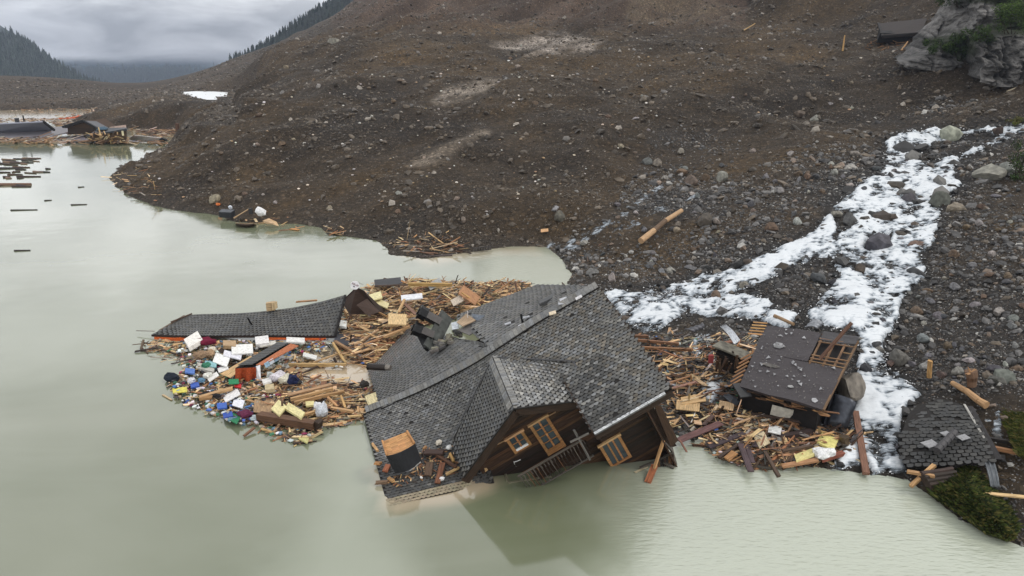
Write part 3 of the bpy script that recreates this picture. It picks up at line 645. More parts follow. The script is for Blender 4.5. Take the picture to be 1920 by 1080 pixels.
def many_boulders():
    zones = [
     ([(1640, 300), (1780, 300), (1740, 480), (1690, 560), (1650, 700), (1690, 860), (1610, 860), (1620, 640), (1540, 600), (1560, 450)], 60, (8, 19), (DG, BK, MG, DG), "stones in the main arm of the torrent", "wet stone sticking out of the main arm of the torrent"),
     ([(1150, 550), (1400, 500), (1560, 430), (1560, 500), (1450, 530), (1250, 600)], 34, (7, 15), (DG, BK, MG), "stones in the left arm", "stone in the left arm of the torrent"),
     ([(1700, 480), (1920, 330), (1920, 740), (1700, 700), (1720, 560)], 70, (12, 28), (MG, DG, LG, BR, MG), "boulders on the right bank", "boulder lying on the rubble of the torrent's right bank"),
     ([(1080, 460), (1200, 330), (1420, 290), (1620, 280), (1640, 320), (1530, 400), (1280, 510), (1110, 530)], 70, (11, 24), (MG, LG, BR, TN, DG), "boulders on the scree", "boulder on the grey scree fan left of the torrent"),
     ([(300, 340), (420, 210), (700, 110), (1180, 60), (1600, 40), (1600, 210), (1250, 240), (1000, 420), (560, 400)], 60, (7, 15), (TN, BR, LG, BR), "boulders on the brown slope", "boulder sitting on the brown landslide slope"),
    ]
    for poly, n, (a, b), cols, grp, lab in zones:
        P = np.array(poly, float); lo = P.min(0); hi = P.max(0); k = 0
        while k < n:
            u = random.uniform(lo[0], hi[0]); v = random.uniform(lo[1], hi[1])
            if poly_sd(np.array([u]), np.array([v]), poly)[0] < 0: continue
            cc = random.choice(cols); sz = random.random()**2; cn = {DG: 'dark grey', BK: 'blackish', MG: 'mid-grey', LG: 'pale grey', BR: 'brown', TN: 'tan'}[cc]; sn = 'large' if sz > .5 else 'small'; boulder(u, v, a+(b-a)*sz, cc, f'{sn} {cn} {lab}', f'{sn} {cn} {grp}', asp=random.uniform(.8, 1.1)); k += 1
many_boulders()
# ------------------------------------------------------------------ the wrecked chalet (axes fitted to the photograph)
eH = np.array([0.86512, 0.14618, 0.47978]); nH = np.array([0.22892, -0.96622, -0.11838]); wH = np.array([-0.44627, -0.21224, 0.86937])
A0 = np.array([5.076, 37.768, 9.321])
def HF(a, b, c): return A0+eH*a+nH*b+wH*c
def onplane(u, v, axis, val):
    ax = (eH, nH, wH)[axis]; r = ray(u, v); t = ((A0-CAM)@ax+val)/(r@ax); return CAM+r*t
def FC(P): d = P-A0; return np.array([d@eH, d@nH, d@wH])
class Surf:
    """ruled surface through sections (ridge point, eave point)"""
    def __init__(s, secs, lift=0.0):
        s.R = np.array([p for p, q in secs]); s.E = np.array([q for p, q in secs])
        d = np.r_[0, np.cumsum(np.linalg.norm(np.diff(s.R, axis=0), axis=1)*0.6+np.linalg.norm(np.diff(s.E, axis=0), axis=1)*0.4)]
        s.k = d; s.L = d[-1]; s.W = float(np.mean(np.linalg.norm(s.R-s.E, axis=1))); s.lift = lift
    def _c(s, A, x):
        k = s.k; x = min(max(x, 0), s.L); i = min(int(np.searchsorted(k, x, side='right'))-1, len(k)-2); i = max(i, 0)
        h = k[i+1]-k[i]; t = (x-k[i])/h
        def sl(j):
            if j <= 0: return (A[1]-A[0])/(k[1]-k[0])
            if j >= len(k)-1: return (A[-1]-A[-2])/(k[-1]-k[-2])
            return (A[j+1]-A[j-1])/(k[j+1]-k[j-1])
        m0, m1 = sl(i)*h, sl(i+1)*h
        return (2*t**3-3*t*t+1)*A[i]+(t**3-2*t*t+t)*m0+(-2*t**3+3*t*t)*A[i+1]+(t**3-t*t)*m1
    def p(s, x, t):                       # x metres along, t 0..1 down
        a = s._c(s.R, x); b = s._c(s.E, x); return a+(b-a)*t
    def fr(s, x, t):
        o = s.p(x, t); du = s.p(min(x+0.2, s.L), t)-s.p(max(x-0.2, 0), t); dv = s.p(x, 1)-s.p(x, 0)
        du /= np.linalg.norm(du); dv /= np.linalg.norm(dv); n = np.cross(du, dv)
        n /= np.linalg.norm(n)
        if n[2] < 0: n = -n
        return o, du, dv, n
def under_sheet(sf, mb, th, tint, m=24, n=6, mask=None, lift=-0.02):
    g = np.array([[sf.p(sf.L*i/(m-1), j/(n-1)) for j in range(n)] for i in range(m)])
    g = g+np.array([0, 0, lift]); sheet(mb, g, th, tint)
def tile_pts(o, du, dv, n, w, l, c, th=0.02, rise=0.04):
    pr = [(-w/2, 0.0, 0.006), (w/2, 0.0, 0.006), (w/2, l-c, rise*(1-c/l)), (w/2-c, l, rise), (-w/2+c, l, rise), (-w/2, l-c, rise*(1-c/l))]
    top = [o+du*x+dv*y+n*z for x, y, z in pr]; bot = [p-n*th for p in top]; return top+bot
TF = [(0, 1, 2, 3, 4, 5), (11, 10, 9, 8, 7, 6), (1, 7, 8, 2), (2, 8, 9, 3), (3, 9, 10, 4), (4, 10, 11, 5), (5, 11, 6, 0)]
def orient_faces(V, Fs, n):
    a, b, c = V[Fs[0][0]], V[Fs[0][1]], V[Fs[0][2]]
    return Fs if np.dot(np.cross(b-a, c-a), n) > 0 else [f[::-1] for f in Fs]
def tile_roof(parent, sf, w, row, c, colf, mask=None, singles=0, pref=None, stuff_name="tile_field", tile_name="roof_tile", jitter=0.012, drop=0.0, rise=0.025, th=0.02):
    rows = int(sf.W/row); T = []
    for j in range(rows):
        t = j/rows; off = 0.5*w if j % 2 else 0.0; k = int(sf.L/w)
        for i in range(k+1):
            x = i*w+off
            if x > sf.L-0.02: continue
            if mask and not mask(x, t): continue
            if drop and random.random() < drop: continue
            o, du, dv, n = sf.fr(x, t)
            o = o+n*sf.lift+n*random.uniform(0, jitter)+dv*random.uniform(-jitter, jitter)
            T.append((o, du, dv, n, w*random.uniform(0.965, 0.99), np.linalg.norm(sf.p(x, 1)-sf.p(x, 0))/rows*0.995, x, t, colf(x, t)))
    if singles:
        key = pref or (lambda q: np.linalg.norm(q[0]-CAM)); T.sort(key=key)
    big = MB()
    for idx, (o, du, dv, n, ww, l, x, t, col) in enumerate(T):
        V = tile_pts(o, du, dv, n, ww, l, c, rise=rise, th=th); Fs = orient_faces(V, TF, n)
        if idx < singles:
            m = MB(); m.add(V, Fs, col); m.build(tile_name, M_TILE, parent)
        else: big.add(V, Fs, col)
    if big.v: tag(big.build(stuff_name, M_TILE, parent, center=False), kind="stuff")
    return len(T)
def slate(x, t, base=0.105, light=0.3, lp=0.2):
    r = random.random(); g = base*random.uniform(0.75, 1.3)
    if r < lp: g = light*random.uniform(0.6, 1.0)
    warm = random.uniform(-0.04, 0.06)
    return (g*(1+warm), g*(1+warm*0.3), g*(0.98-warm))
def ridge_caps(parent, pts, w, step, wing, col, name="ridge_tile", single=True, h=0.05, dz=0.03):
    """cap stones laid along a polyline; wing = (left vector, right vector)"""
    pts = [np.asarray(p, float) for p in pts]; d = [0]
    for a, b in zip(pts[:-1], pts[1:]): d.append(d[-1]+np.linalg.norm(b-a))
    L = d[-1]; n = int(L/step); jm = MB()
    for k in range(n):
        s = (k+0.5)*step; i = min(int(np.searchsorted(d, s))-1, len(pts)-2); f = (s-d[i])/(d[i+1]-d[i]); p = pts[i]+(pts[i+1]-pts[i])*f
        t = (pts[i+1]-pts[i])/np.linalg.norm(pts[i+1]-pts[i])
        m = MB() if single else jm
        for wv in wing:
            wv = np.asarray(wv, float); wv = wv/np.linalg.norm(wv); nn = np.cross(t, wv); nn /= np.linalg.norm(nn)
            if nn[2] < 0: nn = -nn
            obox(m, p+wv*w/2+nn*(dz+h/2)+nn*random.uniform(0, .012), t, wv, nn, step*0.93, w, h, col())
        if single: m.build(name, M_TILE, parent)
    if not single: tag(jm.build(name, M_TILE, parent), kind="stuff")

chalet = thing("chalet", "large wrecked timber chalet with stone-tiled roof, listing and half sunk in the lake", "house", (0, 33, 0))
vF = np.array([0.34306, -0.87029, -0.35342]); vB = np.array([-0.09704, 0.98729, -0.12584])
ridA = A0; ridP = atz(930, 656, 5.9); ridQ1 = atz(873, 691, 4.1); ridQ2 = atz(779, 738, 1.95); ridB = atz(681, 777, 0.35)
rid445 = A0-4.45*eH
front = Surf([(ridA, A0+8.2*vF), (rid445, A0-4.45*eH+8.2*vF), (ridP, A0-7.2*eH+7.9*vF), (ridQ1, atz(925, 904, 0.12)), (ridQ2, atz(840, 924, 0.05)), (ridB, atz(727, 951, -0.03))])
kk = front.k
def front_mask(x, t):
    if x < kk[1]-0.0: return True
    if x < kk[3]: # behind the dormer
        f = (x-kk[1])/(kk[3]-kk[1]); return t < 0.55-0.0*f
    return True
DK = (0.012, 0.010, 0.009); TIM = (0.032, 0.018, 0.011); TIM2 = (0.05, 0.026, 0.014)
# boarding under the tiles, cut away below the dormer gable
def sub_sheet(sf, x0, x1, t0, t1, th, tint, name="roof_boarding", m=14, n=5, parent=chalet, mat=M_WOOD, lift=-0.015):
    mb = MB(); g = np.array([[sf.p(x0+(x1-x0)*i/(m-1), t0+(t1-t0)*j/(n-1)) for j in range(n)] for i in range(m)]); g = g+np.array([0, 0, lift]); sheet(mb, g, th, tint); return mb.build(name, mat, parent)
sub_sheet(front, 0, kk[1], 0, 1, 0.22, DK); sub_sheet(front, kk[1], kk[3], 0, 0.56, 0.22, DK); sub_sheet(front, kk[3], front.L, 0, 1, 0.14, DK)
def front_col(x, t):
    moss = 0.0
    if kk[1]-2.6 < x < kk[1]+0.2 and 0.45 < t: moss = 1.0
    if x > kk[4]-2 and t > 0.93: return jit((0.26, 0.22, 0.15), .1)          # silt-coated edge at the waterline
    if x > kk[3] and t > 0.62: return slate(x, t, 0.055, 0.14, 0.08)
    if moss and random.random() < 0.75*min(1, (t-0.45)*6): return slate(x, t, 0.05, 0.2, 0.15)
    lp = 0.18+0.3*max(0, math.sin(x*0.9+t*5)*math.sin(t*7+1.3+x*.4))
    c = slate(x, t, 0.095, 0.20, lp*.85); 
    if x < kk[2] and random.random() < 0.3: c = (c[0]*0.95, c[1]*0.86, c[2]*0.75)
    return c
tile_roof(chalet, front, 0.275, 0.185, 0.088, front_col, front_mask, drop=.008, singles=300, pref=lambda q: np.linalg.norm(q[0]-(A0-2*eH+7.5*vF)))
# back slopes
K0 = atz(1006, 536, 6.9); K1 = atz(858, 592, 3.45)
backR = Surf([(ridA+vB*0.1, K0), (rid445+vB*.1, (K0*0.45+K1*0.55)), (ridP+vB*.1, K1)], lift=0.10)
backL = Surf([(ridP-np.array([0, 0, .25])+vB*.3, atz(771, 609, 0.6)), (ridQ1+vB*.1, atz(742, 640, 0.4)), (ridQ2+vB*.1, atz(708, 676, 0.3)), (atz(714, 766, 0.95), atz(690, 694, 0.15))])
sub_sheet(backR, 0, backR.L, 0, 1, 0.3, DK, lift=.096, m=40, n=24); sub_sheet(backL, 0, backL.L, 0, 1, 0.16, DK, lift=-.004, m=40, n=24)
tile_roof(chalet, backR, 0.34, 0.44, 0.19, lambda x, t: slate(x, t, 0.125, 0.2, 0.12), drop=.01, rise=.006, jitter=.001, th=.006)
tile_roof(chalet, backL, 0.34, 0.48, 0.2, lambda x, t: slate(x, t, 0.105, 0.17, 0.12) if t < .75 or random.random() < .5 else jit((0.12, 0.105, 0.095), .1), lambda x, t: not (t > 0.97 and random.random() < 0.4), rise=.006, jitter=.001, th=.006)
rp = [front.p(front.L*i/40, 0) for i in range(41)]
ridge_caps(chalet, rp, 0.50, 0.27, [vB*0.75+wH*0.42], lambda: slate(0, 0, 0.15, 0.2, .2))
shb = MB(); 
for a, b in zip(rp[:-1], rp[1:]): bar(shb, a+vF*0.06+np.array([0, 0, .05]), b+vF*0.06+np.array([0, 0, .05]), 0.09, 0.06, DK)
shb.build("ridge_flashing", M_METAL, chalet)
# loose row of upright tiles where the cross gable has torn open
pp = [atz(852, 634, 3.1), atz(900, 641, 4.4), atz(938, 653, 5.9)]
ridge_caps(chalet, pp, 0.42, 0.17, [np.array([0.1, -0.8, -0.25])], lambda: slate(0, 0, 0.12, 0.22, .2), name="hip_tile", h=0.05)
# torn edge of right back slope
tb = MB(); 
for k in range(26):
    p = K1+(ridP-K1)*(k/26)+np.array([0, -0.15, random.uniform(-.15, .02)]); obox(tb, p, eH, nH, wH, 0.2, random.uniform(.2, .5), 0.04, slate(0, 0, .1, .2, .2))
tb.build("torn_roof_edge", M_TILE, chalet)
# vent pipes on the back slope and by the verge
def little_pipe(u, v, z, h, r, tint=(0.01, 0.01, 0.011), lean=(0.15, -.1, 1), name="vent_pipe"):
    m = MB(); p = atz(u, v, z); d = np.array(lean, float); d /= np.linalg.norm(d); tube(m, p, p+d*h, r, r, tint, 10); tube(m, p+d*h, p+d*(h+0.06), r*1.25, r*1.25, tint, 10); return m.build(name, M_METAL, chalet)
o_, du_, dv_, n_ = backR.fr(4.6, 0.12)
m = MB(); tube(m, o_, o_+np.array([-0.12, 0.1, 0.62]), 0.07, 0.07, (0.01, 0.01, 0.011), 10); m.build("vent_pipe", M_METAL, chalet)
# eave of the right front: gutter, fascia, verge boards
C1 = front.p(0, 1); E1 = front.p(kk[1], 1); dE = (E1-C1)/np.linalg.norm(E1-C1)
for k in range(4):
    m = MB(); a = C1+dE*(0.35+k*1.02); b = a+dE*1.0; bar(m, a+vF*0.08+wH*0.02, b+vF*0.08+wH*0.02, 0.15, 0.03, (0.62, 0.63, 0.64), up=wH); tube(m, a+vF*0.1-wH*0.03, b+vF*0.1-wH*.03, 0.075, 0.075, (0.12, 0.12, 0.125), 8); m.build("gutter_section", M_METAL, chalet)
m = MB(); bar(m, C1+dE*0.02-wH*0.33+nH*0.0, E1-wH*0.33+nH*.0, 0.05, 0.42, TIM, up=wH); m.build("fascia_board", M_WOOD, chalet)
m = MB(); bar(m, C1-wH*0.17+eH*.03, A0-wH*0.17+eH*.03, 0.05, 0.34, TIM, up=wH); m.build("verge_board", M_WOOD, chalet)
m = MB(); bar(m, E1-wH*0.12, A0-4.45*eH+4.6*vF-wH*.12, 0.05, 0.28, TIM, up=wH); m.build("verge_board", M_WOOD, chalet)
m = MB(); bar(m, A0+eH*.03, K0+eH*.03-wH*.2, 0.05, 0.3, TIM, up=wH); m.build("verge_board", M_WOOD, chalet)
# soffit closing the eave back to the wall
m = MB(); Q = [C1-wH*.5-nH*.03, E1-wH*.5-nH*.03, E1-wH*.1-vF*1.7, C1-wH*.1-vF*1.7]; hexa(m, [p-wH*.03 for p in Q]+Q, TIM); m.build("soffit_board", M_WOOD, chalet)
# ---- dormer
aG = -7.37; G0 = HF(aG, 0.62, -0.12); G1 = HF(aG, 5.54, -0.24); GR = onplane(1116, 746, 1, 5.54); GR0 = HF(-3.49, 3.7, -1.05)+wH*0.05
GL = onplane(869, 893, 1, 5.54); V1 = atz(847, 826, 1.75)
dorm = thing("dormer_roof", None, None, (0, 31, 0)); dorm.parent = chalet; dorm.location = Vector((0, -2, 0))
dR = Surf([(G0, G0+(GR0-G0)*0.03), (G0+(G1-G0)*0.02, GR0), (G1, GR)]); 
dR = Surf([(G0, GR0), (G1, GR)]); dL = Surf([(G0, V1), (G1, GL)])
for sf in (dR, dL):
    m = MB(); g = np.array([[sf.p(sf.L*i/7, j/7) for j in range(8)] for i in range(8)])-wH*0.02; sheet(m, g, 0.16, DK); m.build("boarding", M_WOOD, dorm)
# tiles clipped to the slope: rows parallel to the dormer eave, columns along the ridge
def dormer_tiles(G0, G1, Ea, Eb, colf, cc=.095, rise=.04):
    """ridge G0-G1, valley G0-Ea, verge G1-Eb"""
    d = (G1-G0)/np.linalg.norm(G1-G0); dn = Eb-G1; W = np.linalg.norm(dn); dn = dn/W; n = np.cross(d, dn); n /= np.linalg.norm(n)
    if n[2] < 0: n = -n
    row = 0.205; w = 0.30; mb = MB(); rows = int(W/row); Lr = np.linalg.norm(G1-G0); Le = np.linalg.norm(Eb-Ea); u0 = np.dot(Ea-G1, d)  # negative reach at the eave
    for j in range(rows):
        f = j/rows; o0 = G1+dn*W*f
        reach = Lr+(Le-Lr)*f; k = int(reach/w)
        for i in range(k+1):
            x = i*w+(w/2 if j % 2 else 0)+0.04
            if x > reach-0.1: continue
            # follow the bilinear surface
            s = 1-x/reach; P = (G0+(Ea-G0)*f)*(1-s)+(G1+(Eb-G1)*f)*s
            mb_l = W/rows*0.995
            V = tile_pts(P+n*0.01+n*random.uniform(0, .01), -d, dn, n, w*random.uniform(.965, .985), mb_l, cc, rise=rise); mb.add(V, orient_faces(V, TF, n), colf(x, f))
    tag(mb.build("tile_field", M_TILE, dorm, center=False), kind="stuff")
dormer_tiles(G0, G1, GR0, GR, lambda x, t: slate(x, t, 0.15, 0.3, 0.42), .11, .025); dormer_tiles(G0, G1, V1, GL, lambda x, t: slate(x, t, 0.088, 0.12, 0.1), .125, .012)  # side light put into the colours: right slope tiles lighter, left slope darker
ridge_caps(dorm, [G0+wH*.03, G1+wH*.03], 0.34, 0.15, [GR-G1, (GL-G1)], lambda: slate(0, 0, 0.17, 0.26, .25), h=0.045)
for q, e_ in ((GR, 1), (GL, 1)):
    m = MB(); bar(m, G1+nH*.06-wH*0.27, q+nH*.06-wH*0.27+(q-G1)/np.linalg.norm(q-G1)*.1, 0.07, 0.5, TIM, up=wH); m.build("verge_board", M_WOOD, dorm)
    m = MB(); bar(m, G1+nH*.10+wH*0.0, q+nH*.10+wH*0.0, 0.08, 0.06, (0.02, 0.018, 0.017), up=wH); m.build("verge_trim", M_METAL, dorm)
m = MB(); bar(m, GR0+wH*.05, GR+wH*.03, 0.09, 0.07, (0.07, 0.07, 0.075), up=wH); tube(m, GR+(GR0-GR)*.35+eH*.1, GR+eH*.1-wH*.12+nH*.1, 0.05, 0.05, (.1, .1, .11), 8); m.build("side_gutter", M_METAL, dorm)
m = MB(); bar(m, G0+wH*.04, V1+wH*.10, 0.08, 0.03, (0.06, 0.06, 0.062), up=wH); bar(m, G0+wH*.04, GR0+wH*.08, 0.08, 0.03, (0.06, 0.06, 0.062), up=wH); m.build("valley_flashing", M_METAL, dorm)
# ---- walls of horizontal boards
BW, BM = 4.72, 5.2
def wall_planks(b, a_left, a_right, c_top, c_bot, name="wall_plank", hgt=0.2, gap=0.012, cut=None):
    c = c_top
    while c > c_bot:
        l, r = a_left(c-hgt/2), a_right(c-hgt/2)
        if r-l > 0.15:
            m = MB(); q = random.uniform(-.006, .006); tc = jit(random.choice([(0.024, 0.013, 0.008), (0.034, 0.018, 0.010), (0.016, 0.010, 0.007), (0.055, 0.027, 0.013)]), .2)
            P = [HF(l, b+q, c-hgt+gap), HF(r, b+q, c-hgt+gap), HF(r, b-0.08+q, c-hgt+gap), HF(l, b-.08+q, c-hgt+gap), HF(l, b+q, c), HF(r, b+q, c), HF(r, b-.08+q, c), HF(l, b-.08+q, c)]
            hexa(m, P, tc); m.build(name, M_WOOD, chalet)
        c -= hgt
tl = math.tan(math.radians(27.3))
wall_planks(BW, lambda c: max(aG-(-0.45-c)/tl, -11.2) if c > -2.6 else -10.9, lambda c: min(aG+(-0.45-c)/tl, -4.35), -0.45, -7.6)
wall_planks(BM, lambda c: -4.4, lambda c: -1.35, -1.95, -9.0)
def side_plate(P, tint=TIM, name="side_wall", th=None): 
    m = MB(); hexa(m, P, tint); return m.build(name, M_WOOD, chalet)
side_plate([HF(-4.4, BW, -8.5), HF(-4.3, BW, -8.5), HF(-4.3, BM, -8.5), HF(-4.4, BM, -8.5), HF(-4.4, BW, -2.0), HF(-4.3, BW, -2.0), HF(-4.3, BM, -2.0), HF(-4.4, BM, -2.0)])
c_ = -9.3
while c_ < -0.2:      # boards of the gable wall seen from the right
    half = 6.2 if c_ < -2.3 else max(0.3, (-0.35-c_)/math.tan(math.radians(17)))
    m = MB(); P = [HF(-1.42, min(half, 6.2), c_), HF(-1.34, min(half, 6.2), c_), HF(-1.34, -min(half, 6.2), c_), HF(-1.42, -min(half, 6.2), c_)]; P += [p+wH*0.235 for p in P]; hexa(m, P, jit(TIM2, .25)); m.build("gable_plank", M_WOOD, chalet); c_ += 0.25
side_plate([HF(-11.3, -5, -7), HF(-11.2, -5, -7), HF(-11.2, BW, -7), HF(-11.3, BW, -7), HF(-11.3, -5, -2.8), HF(-11.2, -5, -2.8), HF(-11.2, BW, -2.8), HF(-11.3, BW, -2.8)])
side_plate([HF(-11.3, -6, -9), HF(-1.4, -6, -9), HF(-1.4, -6.1, -9), HF(-11.3, -6.1, -9), HF(-11.3, -6, -2.6), HF(-1.4, -6, -2.6), HF(-1.4, -6.1, -2.6), HF(-11.3, -6.1, -2.6)])
m = MB(); P = [onplane(u, v, 1, BM+0.05) for u, v in ((1205, 759), (1222, 757), (1269, 836), (1250, 842))]
hexa(m, [P[0]-nH*.3, P[1]-nH*.3, P[2]-nH*.3, P[3]-nH*.3]+P, TIM); m.build("corner_post", M_WOOD, chalet)
m = MB(); P = [onplane(u, v, 1, BM+0.55) for u, v in ((1224, 756), (1240, 762), (1272, 826), (1258, 838))]
hexa(m, [p-nH*.08 for p in P]+P, TIM2); m.build("corner_board", M_WOOD, chalet)
m = MB(); tube(m, onplane(1207, 765, 1, BM+.12), onplane(1247, 838, 1, BM+.12), 0.05, 0.05, (0.05, 0.05, 0.055), 8); m.build("downpipe", M_METAL, chalet)
# windows and the balcony door
OR = (0.30, 0.145, 0.055)
def window(px, b, cols, rows, name, fw=0.12, botpanel=0.0, sill=None):
    F4 = [FC(onplane(u, v, 1, b)) for u, v in px]; a0 = (F4[0][0]+F4[3][0])/2; a1 = (F4[1][0]+F4[2][0])/2; c1 = (F4[0][2]+F4[1][2])/2; c0 = (F4[2][2]+F4[3][2])/2
    W = thing(name, None, None, HF(a0, b, c0)); W.parent = chalet; W.location = Vector(HF(a0, b, c0))-parent_world(chalet)
    def bx(a, a2, c, c2, y0, y1, tint, nm, mat=M_WOOD):
        m = MB(); P = [HF(a, b+y1, c), HF(a2, b+y1, c), HF(a2, b+y0, c), HF(a, b+y0, c), HF(a, b+y1, c2), HF(a2, b+y1, c2), HF(a2, b+y0, c2), HF(a, b+y0, c2)]; hexa(m, P, tint); return m.build(nm, mat, W)
    bx(a0-fw*.4, a0+fw, c0, c1, 0.01, .10, jit(OR), "jamb"); bx(a1-fw, a1+fw*.4, c0, c1, .01, .10, jit(OR), "jamb"); bx(a0-fw*1.0, a1+fw*1.0, c1, c1+fw*1.1, .01, .13, jit((0.45, 0.27, 0.14)), "lintel")
    bx(a0+fw, a1-fw, c0, c0+fw+botpanel, .01, .085, jit(OR), "bottom_rail")
    if sill: bx(a0+fw, a1-fw, c0+fw+botpanel, c0+fw+botpanel+0.12, .02, .09, (0.7, 0.7, 0.7), "inner_sill")
    gw = (a1-a0-2*fw); zc0 = c0+fw+botpanel; gh = c1-zc0
    for i in range(cols):
        for j in range(rows): 
            bx(a0+fw+gw*i/cols+.01, a0+fw+gw*(i+1)/cols-.01, zc0+gh*j/rows+.01, zc0+gh*(j+1)/rows-.01, .012, .02, (.05, .05, .05), "pane", M_GLASS)
    for i in range(1, cols): bx(a0+fw+gw*i/cols-.05, a0+fw+gw*i/cols+.05, zc0, c1, .02, .08, jit(OR), "mullion")
    for j in range(1, rows): bx(a0+fw, a1-fw, zc0+gh*j/rows-.02, zc0+gh*j/rows+.02, .02, .06, jit(OR), "glazing_bar")
    return W
window([(950, 823), (980, 807.5), (995, 833), (966, 850)], BW, 2, 2, "window", sill=True)
window([(991, 798), (1029, 779), (1056, 836), (1031, 852)], BW, 2, 4, "balcony_door", botpanel=0.25)
window([(1123, 836), (1160, 817), (1184, 856), (1147, 874)], BM, 3, 1, "window")
m = MB(); bar(m, onplane(929, 835, 1, BW+.05), onplane(950, 824, 1, BW+.05), 0.05, 0.05, (0.35, 0.22, 0.12), up=wH); bar(m, onplane(1030, 779, 1, BW+.05), onplane(1042, 772, 1, BW+.05), 0.05, 0.05, (0.35, 0.22, 0.12), up=wH); m.build("trim_board", M_WOOD, chalet)
# balcony with cut-out boards
bal = thing("balcony", None, None, (0, 31, 0)); bal.parent = chalet; bal.location = Vector((0, -2, 0))
bB = 6.1; r0, r1 = FC(onplane(988, 882, 1, bB)), FC(onplane(1092, 826, 1, bB)); rc = (r0[2]+r1[2])/2
q0, q1 = FC(onplane(1035, 897, 1, bB)), FC(onplane(1106, 859, 1, bB)); qc = (q0[2]+q1[2])/2
m = MB(); bar(m, HF(r0[0]-.6, bB, rc), HF(r1[0], bB, rc), 0.10, 0.07, (0.10, 0.085, 0.07), up=wH); m.build("top_rail", M_WOOD, bal)
m = MB(); bar(m, HF(r0[0]-.6, bB, qc), HF(r1[0]+.1, bB, qc), 0.08, 0.08, (0.08, 0.07, 0.06), up=wH); m.build("bottom_rail", M_WOOD, bal)
m = MB(); bar(m, HF(r0[0]-.6, bB-.9, qc-.02), HF(r1[0]+.1, bB-.9, qc-.02), 0.9, 0.08, TIM, up=wH); m.build("balcony_floor", M_WOOD, bal)
nb = 20
for k in range(nb):
    a = r0[0]-.5+(r1[0]-r0[0]+.5)*k/(nb-1); m = MB(); x = random.uniform(-.03, .03)
    tc = random.choice([(0.02, 0.014, 0.01), (0.03, 0.02, 0.014), (0.10, 0.085, 0.07), (0.13, 0.06, 0.025)])
    bar(m, HF(a, bB, rc-.04), HF(a+x, bB, qc+.03), 0.03, 0.09, tc, up=nH)
    bar(m, HF(a+.045, bB+.02, rc-.1), HF(a+.045+x, bB+.02, rc-.35), 0.02, 0.06, (0.15, 0.13, 0.115), up=nH)
    m.build("baluster", M_WOOD, bal)
m = MB(); bar(m, onplane(1076, 806, 1, bB), onplane(1106, 862, 1, bB), 0.11, 0.11, (0.13, 0.12, 0.11)); m.build("balcony_post", M_WOOD, bal)
m = MB(); bar(m, onplane(1069, 829, 1, bB+.1), onplane(1104, 812, 1, bB+.1), 0.08, 0.10, (0.17, 0.155, 0.14)); m.build("rail_stub", M_WOOD, bal)
m = MB(); bar(m, atz(952, 903, .03), atz(945, 880, 0.05), .12, .06, (.16, .15, .1)); bar(m, atz(953, 905, .03), atz(1035, 893, .1), .12, .06, (.16, .15, .1)); m.build("sunken_rail", M_WOOD, bal)
# lower balcony at the right corner
lb = thing("corner_balcony", None, None, (8, 32, 0)); lb.parent = chalet; lb.location = Vector((8, -1, 0))
for p, q, w, t in [((1200, 877, 0.12), (1237, 862, 0.35), .14, .1), ((1237, 862, .35), (1262, 848, .75), .14, .1), ((1240, 822, 1.3), (1262, 848, .75), .12, .1), ((1258, 838, .9), (1267, 872, .05), .14, .14), ((1238, 862, .3), (1264, 878, .02), .2, .1)]:
    m = MB(); bar(m, atz(*p), atz(*q), w, t, (0.085, 0.075, 0.062)); m.build("rail", M_WOOD, lb)
for k in range(9):
    f = k/8; p = atz(1232+30*f, 866-14*f, .3+.4*f); m = MB(); bar(m, p, p+np.array([.05, -.1, -.75]), .1, .03, jit(random.choice([TIM, (0.10, .05, .02), DK]), .2)); m.build("baluster", M_WOOD, lb)
# inner dark mass so that the openings read as rooms
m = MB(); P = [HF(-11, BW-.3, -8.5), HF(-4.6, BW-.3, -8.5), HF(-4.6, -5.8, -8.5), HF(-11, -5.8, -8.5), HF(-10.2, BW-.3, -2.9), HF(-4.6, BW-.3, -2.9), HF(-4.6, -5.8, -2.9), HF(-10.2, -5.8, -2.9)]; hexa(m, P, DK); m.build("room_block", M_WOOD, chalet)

# ---- fallen chimney cowls on the back slope
ch = thing("fallen_chimney", "toppled black chimney slab with two hexagonal cowls lying on the rear roof slope", "chimney", atz(808, 652, 3.1))
def hexcap(u, v, z, r, h, d):
    m = MB(); p = atz(u, v, z); tube(m, p-d*h/2, p+d*h/2, r, r, (0.012, 0.012, 0.013), 6); tube(m, p+d*h/2, p+d*(h/2+.12), r*1.12, r*1.12, (0.02, .02, .021), 6); tube(m, p+d*(h/2+.12), p+d*(h/2+.2), r*.6, r*.6, (.003, .003, .003), 6); m.build("cowl", M_METAL, ch)
slab0, slab1 = atz(838, 590, 4.6), atz(805, 655, 3.0)
m = MB(); bar(m, slab0, slab1, 1.1, 0.14, (0.07, 0.075, 0.07), up=(0.75, -0.45, 0.5)); m.build("slab", M_STONE, ch)
d1 = atz(792, 588, 5.0)-atz(822, 604, 4.5); d1 /= np.linalg.norm(d1)
for (u, v, z), (u2, v2, z2) in ((((825, 605, 4.3)), (794, 588, 5.0)), (((812, 630, 3.7)), (784, 618, 4.2))):
    p, q = atz(u, v, z), atz(u2, v2, z2); d = (q-p)/np.linalg.norm(q-p); m = MB(); bar(m, p, q, .55, .5, (0.02, 0.018, 0.018), up=(0, -.6, .8)); m.build("stack", M_METAL, ch); hexcap(u2, v2, z2, .48, .5, d)
m = MB(); bar(m, atz(814, 632, 3.5), atz(792, 646, 3.0), 1.0, 0.7, (0.02, 0.02, 0.021), up=(0.2, -.5, .8)); m.build("base_box", M_METAL, ch)
